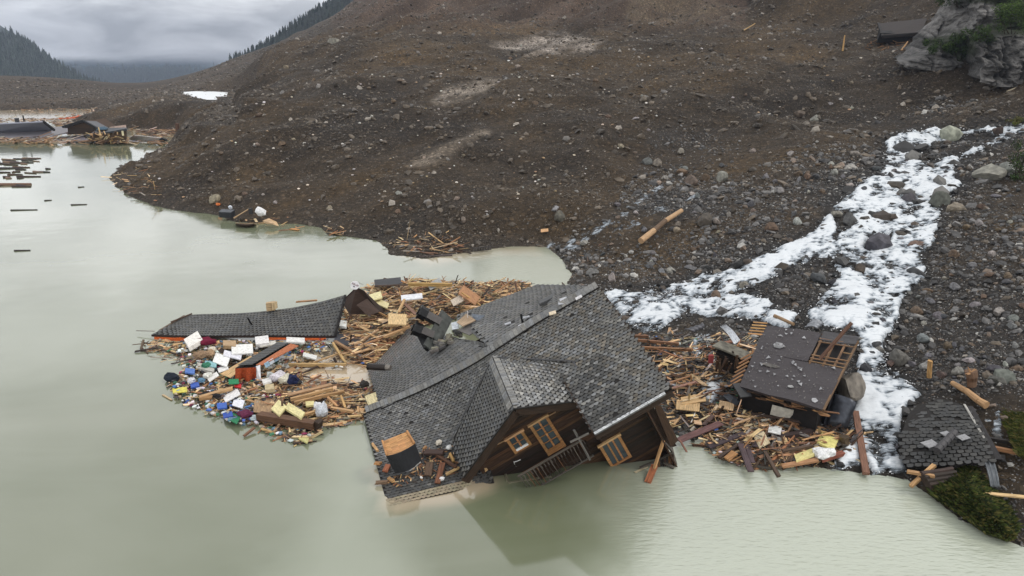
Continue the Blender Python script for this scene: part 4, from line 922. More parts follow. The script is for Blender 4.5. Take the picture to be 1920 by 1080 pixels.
for k in range(26):
    u = random.uniform(818, 866); v = 652-(u-818)*.45+random.uniform(-9, 5); m = MB(); d = np.array([random.uniform(-1, 1), random.uniform(-1, 1), random.uniform(-.3, .4)]); p = atz(u, v, 3.2+(u-818)*.012)
    bar(m, p, p+d/np.linalg.norm(d)*random.uniform(.3, .6), random.uniform(.2, .35), random.uniform(.12, .2), jit(random.choice([(0.12, 0.11, 0.10), (0.20, 0.18, 0.14), (0.07, .065, .062)]), .2))
    tag(m.build("masonry_block", M_STONE), "grey masonry block in the heap between the toppled chimney and the torn gable", "rubble", "masonry blocks by the toppled chimney")
m = MB(); p, q = atz(691, 687, 1.6), atz(724, 689, 1.7); tube(m, p, q, .24, .24, (0.03, .024, .022), 14); tube(m, q, q+(q-p)/np.linalg.norm(q-p)*.35, .23, .19, (0.2, .18, .16), 14); tube(m, p-(q-p)*.02, p, .28, .26, (0.02, .016, .015), 14)
tag(m.build("flue_pipe", M_METAL), "dark cylindrical flue pipe with metal end lying at the roof's left corner", "pipe")
# ---- round-fronted cabinet on the front slope
cab = thing("bow_fronted_cabinet", "upturned black bow-fronted cabinet with slatted orange wooden base on the chalet roof", "cabinet", atz(755, 870, .8))
T4 = [atz(716, 828, 2.0), atz(764, 809, 2.2), atz(778, 832, 2.1), atz(724, 855, 1.9)]
n_s = 9; 
for i in range(n_s):      # slats
    a, b = i/n_s, (i+.93)/n_s; m = MB()
    def tp(s, t):
        bow = 0.22*math.sin(math.pi*s)*t; q = (T4[0]*(1-s)+T4[1]*s)*(1-t)+(T4[3]*(1-s)+T4[2]*s)*t; return q+np.array([.1, -1, 0])*bow
    for seg in range(4):
        s0, s1 = seg/4, (seg+1)/4; P = [tp(s0, a), tp(s1, a), tp(s1, b), tp(s0, b)]; m2 = [p+np.array([0, 0, -.05]) for p in P]; hexa(m, m2+P, jit((0.42, 0.22, 0.09), .12))
    m.build("slat", M_WOOD, cab)
for s in (0.02, .98):
    m = MB(); bar(m, tp(s, 0)+np.array([0, 0, .05]), tp(s, 1)+np.array([0, 0, .05]), .1, .08, (0.36, .18, .07)); m.build("edge_batten", M_WOOD, cab)
B4 = [atz(728, 862, 0.9), atz(765, 850, 1.0), atz(791, 866, 1.0), atz(741, 888, .7)]
m = MB(); 
for seg in range(10):
    def fp(s, k): 
        t = tp(s, 1)+np.array([.1, -1, 0])*.02; b = B4[3]*(1-s)+B4[2]*s+np.array([.1, -1, 0])*.25*math.sin(math.pi*s); return t*(1-k)+b*k
    s0, s1 = seg/10, (seg+1)/10; P = [fp(s0, 1), fp(s1, 1), fp(s1, 0), fp(s0, 0)]; hexa(m, [p+np.array([0, .06, 0]) for p in P]+P, (0.014, .015, .018))
m.build("curved_front", M_PANEL, cab)
for (a, b, c, d) in ((T4[1], T4[2], B4[2], B4[1]), (T4[0], T4[3], B4[3], B4[0])):
    m = MB(); cc = (T4[0]+T4[2]+B4[1]+B4[3])/4; P = [d, c, b, a]; hexa(m, [p+(cc-p)*.05 for p in P]+P, (0.03, .022, .018)); m.build("side_panel", M_PANEL, cab)
m = MB(); bar(m, atz(768, 883, .75), atz(789, 866, 1.1), .05, .03, (.6, .6, .58)); m.build("metal_strip", M_METAL, cab)
# chair in the flooded balcony
chh = thing("white_chair", "small white metal chair sunk beneath the dormer window of the chalet", "chair", atz(970, 882, .0))
for p, q in (((963, 865, .9), (970, 884, .0)), ((975, 861, .95), (984, 878, .1)), ((967, 874, .5), (980, 869, .55)), ((963, 867, .8), (976, 862, .9))):
    m = MB(); tube(m, atz(*p), atz(*q), .022, .022, (.75, .75, .75), 6); m.build("leg" if q[2] < .2 else "crossbar", M_METAL, chh)
m = MB(); bar(m, atz(960, 887, .05), atz(984, 878, .12), .04, .04, (.1, .1, .1)); m.build("seat_frame", M_METAL, chh)
# ------------------------------------------------------------------ floating roof on the left
fl = thing("floating_roof_wreck", "long dark stone-tiled roof slope floating left of the chalet, its ridge curving up", "roof", atz(455, 630, 0))
FLs = Surf([(atz(647, 553, 3.2), atz(627, 630, .45)), (atz(600, 566, 2.5), atz(580, 630, .45)), (atz(540, 578, 1.9), atz(510, 629, .45)), (atz(453, 587, 1.35), atz(400, 629.5, .45)), (atz(362, 590, 1.0), atz(330, 629, .42)), (atz(343, 596, .85), atz(284, 627, .35))])
m = MB(); g = np.array([[FLs.p(FLs.L*i/23, j/5) for j in range(6)] for i in range(24)]); sheet(m, g-np.array([0, 0, .02]), .13, DK); m.build("roof_boarding", M_WOOD, fl)
tile_roof(fl, FLs, 0.30, 0.27, 0.12, lambda x, t: slate(x, t, 0.075, .10, .15), None, jitter=.004, rise=.012)
m = MB(); bar(m, FLs.p(0, 0)+np.array([.04, 0, -.05]), FLs.p(0, 1)+np.array([.04, 0, -.05]), .1, .34, (.02, .018, .018)); m.build("verge_board", M_WOOD, fl)
m = MB(); 
for k in range(12):
    bar(m, FLs.p(FLs.L*k/12, 1)+np.array([0, 0, -.1]), FLs.p(FLs.L*(k+1)/12, 1)+np.array([0, 0, -.1]), .08, .16, (.025, .015, .012))
m.build("eave_board", M_WOOD, fl)
for (a, b, h) in ((FLs.L*.66, FLs.L*.99, .42), (FLs.L*.05, FLs.L*.42, .16)):
    m = MB(); g = np.array([[FLs.p(a+(b-a)*i/9, 1)+np.array([0, -.06*j-random.uniform(0, .06), -.14-h*j/3]) for j in range(4)] for i in range(10)]); sheet(m, g, .02, (0.42, .085, .02)); m.build("orange_underlay", M_CLOTH, fl)
m = MB(); o_, du_, dv_, n_ = FLs.fr(FLs.L*.50, .55); tube(m, o_, o_+n_*.62+np.array([-.12, 0, .1]), .07, .07, (.008, .008, .009), 10); m.build("vent_pipe", M_METAL, fl)
m = MB(); bar(m, atz(299, 620, .4), atz(346, 592, .95), .18, .10, (.12, .085, .06)); bar(m, atz(320, 604, .8), atz(360, 588, 1.1), .1, .1, (.08, .05, .035)); m.build("splintered_edge_beam", M_WOOD, fl)
# small pale box and boards behind its ridge
m = MB(); obox(m, atz(508, 574, 2.1), (1, .1, .1), (-.1, 1, 0), (0, 0, 1), .7, .4, .7, (.42, .30, .17)); obox(m, atz(515, 573, 2.2), (.5, 1, 0), (0, 0, 1), (1, 0, 0), .5, .6, .05, (.5, .38, .22)); tag(m.build("pale_crate", M_WOOD), "small pale wooden crate perched behind the floating roof's ridge", "crate")
# ------------------------------------------------------------------ brown tent-like panels and the round sign
tp_ = thing("folded_brown_panels", "dark brown boards folded like a tent at the floating roof's right end", "wall panel", atz(690, 610, 0))
for Q, c in (([(640, 565, 1.5), (668, 538, 3.2), (716, 588, .9), (655, 590, .9)], (.045, .025, .017)), ([(668, 538, 3.2), (682, 545, 3.0), (722, 583, 1.0), (716, 592, .8)], (.03, .018, .013)), ([(668, 572, 2.0), (688, 560, 2.3), (712, 585, 1.4), (690, 592, 1.2)], (.05, .03, .022))):
    P = [atz(*q) for q in Q]; m = MB(); hexa(m, [p+np.array([0, .12, -.03]) for p in P]+P, c); m.build("panel", M_WOOD, tp_)
sg = thing("round_sign", "small round white sign with curved dark red lettering on top of the brown panels", "sign", atz(665, 544, 3.0))
sc_ = atz(665.5, 535, 3.55); fx = np.array([.86, .10, -.49]); fx /= np.linalg.norm(fx); fn = np.array([-.15, -.93, .3]); fn -= fx*(fn@fx); fn /= np.linalg.norm(fn); fy = np.cross(fn, fx)
m = MB(); tube(m, sc_-fn*.03, sc_+fn*.03, .37, .37, (.78, .78, .80), 28); m.build("disc", M_PANEL, sg)
cu = bpy.data.curves.new("lettering", 'FONT'); cu.body = "KELLER"; cu.size = .19; cu.align_x = 'CENTER'; cu.align_y = 'CENTER'; cu.extrude = .006; cu.offset = 0.004
mt, _n, _b, _ = new_mat("sign_red"); _b.inputs['Base Color'].default_value = (.10, .008, .03, 1); cu.materials.append(mt)
_tmp = bpy.data.objects.new('lettering_curve', cu); COL.objects.link(_tmp); bpy.context.view_layer.update(); _me = bpy.data.meshes.new_from_object(_tmp.evaluated_get(bpy.context.evaluated_depsgraph_get())); bpy.data.objects.remove(_tmp)
ob = bpy.data.objects.new("lettering", _me); COL.objects.link(ob); ob.parent = sg
ob.matrix_local = Matrix.Translation(Vector(sc_+fn*.036+fy*.07)-sg.location) @ Matrix((Vector(fx), Vector(fy), Vector(fn))).transposed().to_4x4()
m = MB(); obox(m, sc_+fn*.036-fy*.12-fx*.03, fx, fy, fn, .14, .09, .012, (.015, .01, .04)); m.build("emblem", M_PANEL, sg)
m = MB(); bar(m, sc_+fy*.30+fn*.0, sc_+fy*.30+fx*.55+fy*.05, .015, .015, (.3, .32, .3)); bar(m, sc_+fy*.38+fx*.1, sc_+fy*.38+fx*.6, .015, .015, (.3, .32, .3)); m.build("bracket_rod", M_METAL, sg)

# ------------------------------------------------------------------ ruined roof on the right, covered in dark felt
rr = thing("ruined_roof", "collapsed dark felt-covered roof between torrent and debris, laths bare at its upper right", "roof", ray_ground(1480, 760))
RQ = {'TL': atz(1436, 609, 4.1), 'TR': atz(1613, 637, 4.3), 'BR': atz(1547, 768, 2.5), 'BL': atz(1386, 724, 2.1)}
def rq(s, t): return (RQ['TL']*(1-s)+RQ['TR']*s)*(1-t)+(RQ['BL']*(1-s)+RQ['BR']*s)*t
def felt_patch(s0, s1, t0, t1, k=8):
    return np.array([[rq(s0+(s1-s0)*i/k, t0+(t1-t0)*j/k)+np.array([0, 0, fbm(np.array(s0*9+i*1.1), np.array(j*1.3+t0*9), 3, 2, 5)*.10]) for j in range(k+1)] for i in range(k+1)])
FELT = (0.038, 0.031, 0.034)
for a in ((0, .60, 0, .45), (0, .985, .452, 1.0)):
    m = MB(); g = felt_patch(*a); sheet(m, g, .16, FELT); m.build("felt_sheet", M_TILE, rr)
m = MB(); g = felt_patch(.62, .98, -.02, .10, 5); sheet(m, g+np.array([0, 0, .06]), .04, (.045, .042, .045)); m.build("felt_strip", M_TILE, rr)
def frags(n, cols, s, name, lab):
    m = MB()
    for k in range(n):
        a, b = random.uniform(.02, .97), random.uniform(.03, .97)
        if a > .58 and b < .46: continue
        p = rq(a, b)+np.array([0, 0, .07]); th = random.uniform(0, 6.28); r = s*random.uniform(.4, 1.3)
        ex, ey = (RQ['TR']-RQ['TL'])/9, (RQ['TL']-RQ['BL'])/9; pts = [p+ex*math.cos(th+i*2.1)*r*random.uniform(.5, 1.2)+ey*math.sin(th+i*2.1)*r*random.uniform(.5, 1.2)+np.array([0, 0, random.uniform(0, .02)]) for i in range(3)]
        pts2 = [q-np.array([0, 0, .015]) for q in pts]; m.add(pts+pts2, [(0, 1, 2), (5, 4, 3), (0, 3, 4, 1), (1, 4, 5, 2), (2, 5, 3, 0)], random.choice(cols))
    tag(m.build(name, M_STONE, rr), kind="stuff")
frags(420, [(.11, .10, .10), (.16, .15, .14), (.07, .06, .055)], .07, "grit", None)
frags(46, [(.34, .34, .35), (.24, .24, .25)], .22, "slate_fragment", None)
for (s, t, w, l, c) in ((.22, .30, .8, .9, (.22, .22, .225)), (.25, .62, .5, 1.5, (.14, .13, .12)), (.85, .93, .5, .45, (.32, .32, .33)), (.55, .84, .35, .4, (.34, .34, .34))):
    m = MB(); ex, ey = (RQ['TR']-RQ['TL']), (RQ['TL']-RQ['BL']); ex = ex/np.linalg.norm(ex); ey = ey-ex*(ey@ex); ey /= np.linalg.norm(ey); nn_ = np.cross(ex, ey); nn_ = nn_ if nn_[2] > 0 else -nn_; P = [rq(s, t)+nn_*.05+ex*math.cos(i*1.05)*l*.5*random.uniform(.5, 1.1)+ey*math.sin(i*1.05)*w*.5*random.uniform(.5, 1.1) for i in range(6)]; m.add(P+[p-nn_*.03 for p in P], [(0, 1, 2, 3, 4, 5), (11, 10, 9, 8, 7, 6)]+[(i, i+6, (i+1) % 6+6, (i+1) % 6) for i in range(6)], c); m.build("slate_piece", M_STONE, rr)
for k in range(9):         # laths, open part
    t = .02+.42*k/8; m = MB()
    s1 = .985
    if k in (3, 4, 5): bar(m, rq(.90, t), rq(s1, t), .07, .06, jit((.20, .12, .06))) if k == 4 else None
    else: bar(m, rq(.61, t+random.uniform(-.01, .01)), rq(s1, t), .08, .06, jit((.22, .13, .07)))
    if m.v: m.build("lath", M_WOOD, rr)
for s in (.63, .77, .88, .985):
    m = MB(); bar(m, rq(s, .02)-np.array([0, 0, .08]), rq(s, .47 if s < .98 else 1.0)-np.array([0, 0, .08]), .12, .14, jit((.15, .085, .045))); m.build("rafter", M_WOOD, rr)
m = MB(); g = np.array([[rq(.60+.38*i/4, .02+.44*j/4)-np.array([0, 0, .55]) for j in range(5)] for i in range(5)]); sheet(m, g, .08, (.05, .042, .038)); m.build("loft_floor", M_WOOD, rr)
m = MB(); bar(m, rq(.72, .42)+np.array([0, 0, .2]), atz(1597, 605, 6.2), .28, .10, (.13, .065, .04)); m.build("leaning_plank", M_WOOD, rr)
# front edge: splintered rafters, dark void, pale panel
for k in range(22):
    s = random.uniform(.1, .97); p = rq(s, 1.0)-np.array([0, 0, .14+random.uniform(0, .35)]); d = np.array([random.uniform(.4, 1.2), random.uniform(-.5, .1), random.uniform(-.25, .0)])
    m = MB(); bar(m, p, p+d*random.uniform(.5, 1.2), .12, .06, jit(random.choice([(.28, .15, .07), (.14, .07, .035), (.07, .04, .025)])), jag=.1); m.build("broken_rafter", M_WOOD, rr)
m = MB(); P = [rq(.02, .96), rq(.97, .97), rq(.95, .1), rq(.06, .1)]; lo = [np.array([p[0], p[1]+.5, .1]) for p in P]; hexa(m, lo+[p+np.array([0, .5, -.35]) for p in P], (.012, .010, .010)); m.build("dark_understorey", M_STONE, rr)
m = MB(); bar(m, atz(1446, 768, 1.2), atz(1486, 778, 1.1), .06, .75, (.5, .48, .42), up=(0, -.2, 1)); m.build("pale_panel", M_PANEL, rr)
m = MB(); bar(m, rq(.0, .75), rq(-.15, .9)-np.array([0, 0, .7]), .7, .06, (.03, .028, .03)); bar(m, rq(-.03, .97), rq(.12, 1.06)-np.array([0, 0, .3]), .8, .1, (.02, .02, .022)); m.build("hanging_felt", M_TILE, rr)
for k in range(7):
    p = rq(-.01, .48+.07*k); m = MB(); bar(m, p, p+np.array([-.9, -.35, -.35]), .12, .05, jit((.22, .11, .05))); m.build("lath", M_WOOD, rr)
for k in range(5):
    p = rq(.01, -.03+.05*k); m = MB(); bar(m, p, p+np.array([-.95, .2, .0]), .16, .05, jit((.40, .22, .09))); m.build("lath", M_WOOD, rr)
# concrete lump and slate-blue tank behind the lower right edge
cc_ = thing("concrete_lump", "beige weathered concrete chunk wedged behind the ruined roof's right edge", "concrete", ray_ground(1590, 745))
me = rock_mesh("lump", 91, 3, M_STONE, .8, (.15, .132, .11)); o = bpy.data.objects.new("lump", me); COL.objects.link(o); o.parent = cc_; p = atz(1592, 722, 1.9); o.location = Vector(p)-cc_.location; o.scale = (.75, 2.1, 1.15); o.rotation_euler = (0.2, .1, -.3)
tk = thing("bent_metal_tank", "slate-blue bent sheet-metal tank under the ruined roof's lower right corner", "tank", ray_ground(1570, 800))
m = MB(); a0_, a1_ = atz(1562, 738, 2.5), atz(1604, 756, 2.3); b0_, b1_ = atz(1546, 796, .8), atz(1584, 806, .6)
g = np.array([[(a0_*(1-s)+a1_*s)*(1-t)+(b0_*(1-s)+b1_*s)*t+np.array([.15, -.75, .45])*math.sin(math.pi*(.1+.8*s))*(.5+.2*t) for t in np.linspace(0, 1, 6)] for s in np.linspace(0, 1, 12)]); sheet(m, g, .03, (.05, .055, .068)); m.build("curved_shell", M_METAL, tk, smooth_=True)
m = MB(); P = [a0_, a1_, b1_, b0_]; hexa(m, [p+np.array([0, .5, -.1]) for p in P]+[p+np.array([0, .1, 0]) for p in P], (.03, .032, .04)); m.build("back_plate", M_METAL, tk)
# shed corner left of the ruined roof
sh_ = thing("crushed_shed", "crushed shed corner with curved grey roof edge and dark opening left of the ruined roof", "shed", ray_ground(1360, 700))
m = MB(); g = np.array([[atz(1335+8*j+62*i/6, 648+26*(i/6)**1.2-8*j*.6, 3.0-.4*i/6+.0*j) for j in range(3)] for i in range(7)]); sheet(m, g, .12, (.17, .16, .13)); m.build("curved_edge", M_STONE, sh_)
m = MB(); P = [atz(1346, 690, 1.3), atz(1392, 706, 1.3), atz(1402, 690, 1.4), atz(1350, 676, 1.4)]; Q = [atz(1342, 661, 2.5), atz(1394, 682, 2.2), atz(1408, 672, 2.2), atz(1349, 652, 2.6)]; hexa(m, P+Q, (.012, .009, .008)); m.build("dark_opening", M_WOOD, sh_)
m = MB(); obox(m, atz(1333, 673, 2.3), (1, 0, 0), (0, 1, 0), (0, 0, 1), .32, .2, .6, (.28, .05, .05)); m.build("red_block", M_PANEL, sh_)
for k in range(16):
    m = MB(); p = atz(1344+random.uniform(-5, 40), 690+random.uniform(-14, 22), 1.8); bar(m, p, p+np.array([random.uniform(-.3, .4), random.uniform(-.3, .3), random.uniform(.5, 1.1)]), .14, .07, jit(TIM2, .4)); m.build("broken_stud", M_WOOD, sh_)
# corrugated sheets
def corrugated(name, Q, lab, col, n=18, amp=.04):
    P = [atz(*q) for q in Q]; m = MB()
    g = np.array([[(P[0]*(1-s)+P[1]*s)*(1-t)+(P[3]*(1-s)+P[2]*s)*t+np.array([0, 0, 1])*amp*math.sin(s*n*1.9)+np.array([0, 0, 1])*.18*math.sin(t*2.6) for t in np.linspace(0, 1, 5)] for s in np.linspace(0, 1, n*3)])
    sheet(m, g, .012, col); return tag(m.build(name, M_METAL, smooth_=True), lab, "metal sheet")
corrugated("corrugated_sheet", [(1350, 612, 3.3), (1362, 609, 3.4), (1388, 640, 3.5), (1376, 648, 3.4)], "bright bent corrugated sheet standing out left of the ruined roof's top", (.55, .57, .6), 12)
corrugated("corrugated_sheet", [(1282, 618, 2.6), (1318, 606, 2.8), (1322, 616, 2.5), (1300, 626, 2.3)], "dark crumpled corrugated sheet lying beside the small waterfall", (.09, .09, .1), 12)
corrugated("corrugated_sheet", [(1508, 614, 4.0), (1524, 598, 4.6), (1545, 610, 4.2), (1532, 618, 4.0)], "grey corrugated sheet sticking up from foam at the ruined roof's top edge", (.24, .25, .27), 10)
corrugated("corrugated_sheet", [(1842, 860, 1.6), (1862, 860, 1.6), (1874, 916, .9), (1856, 916, .8)], "narrow corrugated metal sheet standing by the grassy bank at bottom right", (.12, .13, .14), 8)

# ------------------------------------------------------------------ broken tiled slab, lower right
sl = thing("broken_tiled_slab", "broken dark roof slab of hexagonal tiles lying in the torrent at lower right", "roof", ray_ground(1770, 860))
SLs = Surf([(atz(1812, 738, 3.0), atz(1874, 872, 1.6)), (atz(1750, 738, 2.6), atz(1780, 880, 1.15)), (atz(1684, 738, 2.15), atz(1682, 884, .6))])
SL_PX = [(1694, 802), (1703, 776), (1722, 757), (1742, 757), (1760, 745), (1778, 750), (1795, 754), (1818, 766), (1842, 806), (1866, 857), (1838, 868), (1812, 866), (1790, 873), (1762, 870), (1740, 876), (1704, 871), (1687, 850), (1692, 826)]
def sl_in(x, t):
    u, v = project(SLs.p(x, t)); return poly_sd(np.array([u]), np.array([v]), SL_PX)[0] > random.uniform(-3, 4)
m = MB(); nn_ = np.cross(SLs.p(2, .5)-SLs.p(0, .5), SLs.p(1, 1)-SLs.p(1, 0)); nn_ /= np.linalg.norm(nn_); nn_ = nn_ if nn_[2] > 0 else -nn_
def on_sl(u, v): r = ray(u, v); q0 = SLs.p(SLs.L/2, .5); return CAM+r*(((q0-CAM)@nn_)/(r@nn_))
P = [on_sl(u, v)-nn_*.04 for u, v in SL_PX]; k_n = len(P); m.add(P+[p-nn_*.16 for p in P], [tuple(range(k_n)), tuple(range(2*k_n-1, k_n-1, -1))]+[(i, i+k_n, (i+1) % k_n+k_n, (i+1) % k_n) for i in range(k_n)], DK); m.build("boarding", M_WOOD, sl)
tile_roof(sl, SLs, 0.34, 0.27, 0.085, lambda x, t: slate(x, t, .029, .055, .12), sl_in, singles=260, jitter=.035, drop=.03)
m = MB(); bar(m, atz(1815, 762, 2.6), atz(1870, 862, 1.4), .5, .10, (.022, .02, .021)); bar(m, atz(1808, 758, 2.75), atz(1850, 830, 1.95), .12, .05, (.30, .29, .27)); m.build("verge_board", M_WOOD, sl)
for k in range(5):
    f = k/5; m = MB(); p = atz(1790-38*f*.9, 810+34*f, 2.2-.4*f); tube(m, p, p+np.array([-.32, -.28, -.08]), .2, .2, (.045, .042, .045), 8); tag(m.build("loose_ridge_tile", M_TILE), "one of a line of loose half-round ridge tiles on the broken slab", "roof tile", "loose ridge tiles on the broken slab")
for (u, v, w) in ((1744, 832, .55), (1806, 820, .4), (1773, 813, .35)):
    m = MB(); obox(m, atz(u, v, 2.0 if u > 1760 else 1.75), (1, .3, .1), (-.3, 1, 0), (0, 0, 1), w*1.3, w, .04, (.26, .26, .27), .05); tag(m.build("slate_shard", M_TILE), {1744: "largest pale slate shard, near the middle of the broken tiled slab", 1806: "pale slate shard near the slab's right edge", 1773: "small pale slate shard above the loose ridge tiles"}[u], "slate")
# log stack
ls_z = .9
for k in range(9):
    row = 0 if k < 5 else 1; j = k if k < 5 else k-5
    y0, dz = (895+7*j, 0) if row == 0 else (888+7*j, .22); a = atz(1727+j*5, y0, ls_z-.12*j+dz); b = atz(1782+j*6+random.uniform(-4, 4), y0-9, ls_z-.12*j+dz)
    m = MB(); tube(m, a, b, .125, .12, jit((.035, .024, .018), .2), 10, wob=.012, rings=3); m.v[-10:] = m.v[-10:]; tag(m.build("log", M_WOOD), "short dark round log in the stack on the bank below the tiled slab", "log", "stacked logs below the tiled slab")
def plank(u0, v0, z0, u1, v1, z1, w, t, col, lab, name="timber_beam", cat="beam", mat=M_WOOD, group=None, jag=.05):
    m = MB(); bar(m, atz(u0, v0, z0), atz(u1, v1, z1), w, t, col, jag=jag); return tag(m.build(name, mat), lab, cat, group)
def gp(u, v, dz=.15): p = ray_ground(u, v); return p[2]+dz
plank(1604, 772, gp(1604, 772, .5), 1624, 888, .25, .36, .16, (.17, .085, .055), "long reddish brown beam standing across the torrent's mouth")
plank(1707, 912, .5, 1752, 872, 1.2, .2, .18, (.40, .24, .11), "pale squared beam slanting up beside the log stack")
plank(1702, 884, 1.0, 1752, 893, 1.1, .2, .15, (.36, .21, .10), "short squared beam crossing the pale one above the log stack")
plank(1836, 924, 1.0, 1925, 932, 1.0, .24, .06, (.55, .38, .19), "fresh yellow plank reaching out of frame over the creek", "plank", "plank")
plank(1864, 840, 1.5, 1914, 850, 1.5, .22, .2, (.30, .15, .07), "orange-brown beam stub lying across the creek")
plank(1852, 822, 1.7, 1912, 832, 1.7, .2, .2, (.02, .016, .014), "black wet beam above the orange-brown stub")
plank(1742, 709, gp(1742, 709, .2), 1744, 676, gp(1742, 709, 1.6), .26, .14, (.48, .28, .11), "upright pale stake in the rubble of the right bank", "stake", "stake")
m = MB(); pts = [(1786, 718), (1812, 733), (1836, 752), (1850, 760)]; zz = [gp(u, v, .25) for u, v in pts]
for a in range(3): tube(m, atz(*pts[a], zz[a]), atz(*pts[a+1], zz[a+1]), .16+.03*a, .19+.03*a, (.40, .24, .12), 9, wob=.02)
tag(m.build("driftwood_trunk", M_WOOD), "pale stripped trunk lying in the gully at the right", "log")
m = MB(); pts = [(1202, 452), (1226, 432), (1248, 414), (1278, 395)]; zz = [gp(u, v, .35) for u, v in pts]
for a in range(3): tube(m, atz(*pts[a], zz[a]), atz(*pts[a+1], zz[a+1]), .36-.03*a, .33-.03*a, (.42, .27, .15) if a != 1 else (.12, .075, .045), 10, wob=.03)
tag(m.build("driftwood_trunk", M_WOOD), "long pale stripped trunk lying on the scree left of the torrent", "log")
m = MB(); zz = gp(1480, 606, .3); tube(m, atz(1452, 592, zz), atz(1488, 608, zz), .16, .13, (.28, .18, .10), 9, wob=.02); tag(m.build("driftwood_trunk", M_WOOD), "short brown branch stub on gravel above the ruined roof", "log")
def stump(u, v):
    t = thing("tree_stump", "splintered tree stump hanging above the gully at the right edge", "stump", ray_ground(u, v)); z = gp(u, v)
    m = MB(); tube(m, atz(u, v+12, z), atz(u-3, v-16, z+1.0), .26, .36, (.13, .075, .045), 9, wob=.08, rings=3); m.build("trunk", M_WOOD, t)
    m = MB()
    for k in range(7): p = atz(u-2, v-12, z+.9); tube(m, p, p+np.array([random.uniform(-.5, .5), random.uniform(-.4, .2), random.uniform(.0, .5)]), .09, .02, (.35, .2, .1), 6)
    m.build("roots", M_WOOD, t)
stump(1822, 712)
# hut roof at the top right
ht = thing("buried_hut", "dark hut roof buried to its eaves in mud beside the cliff at the top right", "hut", ray_ground(1690, 72))
hz = ray_ground(1690, 76)[2]; Yh = ray_ground(1690, 76)[1]
def hy(u, v, dy=0): return aty(u, v, Yh+dy)
Hq = [hy(1647, 44, 6), hy(1738, 34, 6), hy(1728, 62, -2), hy(1655, 68, -2)]
m = MB(); hexa(m, [p-np.array([0, 0, .5]) for p in (Hq[3], Hq[2], Hq[1], Hq[0])]+[Hq[3], Hq[2], Hq[1], Hq[0]], (.032, .025, .023)); m.build("roof_slope", M_WOOD, ht)
m = MB(); hexa(m, [hy(1644, 80, -1), hy(1700, 78, -1), hy(1700, 74, 7), hy(1644, 74, 7), hy(1650, 62, -1), hy(1712, 63, -1), hy(1725, 44, 6), hy(1648, 50, 6)], (.010, .009, .009)); m.build("dark_wall", M_WOOD, ht)
m = MB(); bar(m, Hq[0], Hq[3], .5, .4, (.02, .018, .018)); bar(m, Hq[3], Hq[2], .3, .5, (.02, .018, .018)); m.build("roof_edge", M_WOOD, ht)
for (u, v, u2, v2, c, l) in ((1393, 58, 1416, 44, (.45, .3, .14), "thin pale pole on the high slope left of the buried hut"), (1580, 96, 1584, 66, (.42, .25, .1), "pale upright plank stuck in the slope below the buried hut"), (1690, 95, 1702, 78, (.4, .24, .12), "pale plank leaning beside the buried hut"), (1888, 172, 1918, 160, (.4, .34, .24), "pale branch under the cliff at the right edge")):
    a = ray_ground(u, v); m = MB(); b = aty(u2, v2, a[1]+.8); tube(m, a, b, .22, .14, c, 7); tag(m.build("pole", M_WOOD), l, "pole")
m = MB()
for k in range(50):
    p = ray_ground(random.uniform(1625, 1710), random.uniform(78, 96)); d = np.array([random.uniform(-1, 1), random.uniform(-.5, .5), random.uniform(-.1, .4)]); bar(m, p+np.array([0, 0, .2]), p+d*random.uniform(.8, 2.2), .22, .1, jit(random.choice([(.16, .08, .04), (.07, .045, .03), (.25, .14, .07)])))
tag(m.build("hut_splinters", M_WOOD, center=False), "splintered boards strewn below the buried hut", kind="stuff")
# grass bank at bottom right
def grass(poly, n, z, name, lab, h=(.15, .45), cols=((.035, .05, .012), (.07, .09, .02), (.11, .10, .03), (.02, .03, .01))):
    P = np.array(poly, float); lo, hi = P.min(0), P.max(0); m = MB(); V = []; Fs = []; T = []
    k = 0
    while k < n:
        u, v = random.uniform(lo[0], hi[0]), random.uniform(lo[1], hi[1])
        if poly_sd(np.array([u]), np.array([v]), poly)[0] < 0: continue
        zz = z(u, v); p = atz(u, v, zz); c = jit(random.choice(cols), .2)
        for b in range(5):
            a = random.uniform(0, 6.28); q = p+np.array([random.uniform(-.15, .15), random.uniform(-.15, .15), 0]); hh = random.uniform(*h); le = np.array([math.cos(a), math.sin(a), 0]); s = np.array([-le[1], le[0], 0])*.022
            i = len(V); V += [q-s, q+s, q+le*hh*.45+np.array([0, 0, hh*.75])+s*.6, q+le*hh*.9+np.array([0, 0, hh*.8])]; Fs += [(i, i+1, i+2), (i, i+2, i+3)]; T += [c, c]
        k += 1
    m.add(V, Fs, T); return tag(m.build(name, M_LEAF, center=False), lab, kind="stuff")
gpoly = [(1742, 925), (1790, 880), (1830, 868), (1850, 905), (1880, 940), (1896, 990), (1890, 1014), (1850, 1000), (1800, 965)]
m = MB(); g = []
def bank_z(u, v): return max(.02, min(1.15, .02+ (poly_sd(np.array([float(u)]), np.array([float(v)]), gpoly+[])[0]+4)*.026))
gx = []
def build_bank():
    me_v = []; idx = {}; Fs = []
    us = np.linspace(1730, 1905, 36); vs_ = np.linspace(860, 1024, 34)
    for i, u in enumerate(us):
        for j, v in enumerate(vs_):
            sdv = poly_sd(np.array([u]), np.array([v]), gpoly)[0]
            if sdv > -9: idx[i, j] = len(me_v); me_v.append(atz(u, v, max(-.1, bank_z(u, v)-.04) if sdv > -4 else -.12))
    for i in range(35):
        for j in range(33):
            if all(k in idx for k in ((i, j), (i+1, j), (i+1, j+1), (i, j+1))): Fs.append((idx[i, j], idx[i, j+1], idx[i+1, j+1], idx[i+1, j]))
    m = MB(); m.add(me_v, Fs, (.03, .032, .014)); tag(m.build("grass_bank", M_STONE, center=False, smooth_=True), "low grassy bank running into the lake at the lower right", kind="structure")
build_bank()
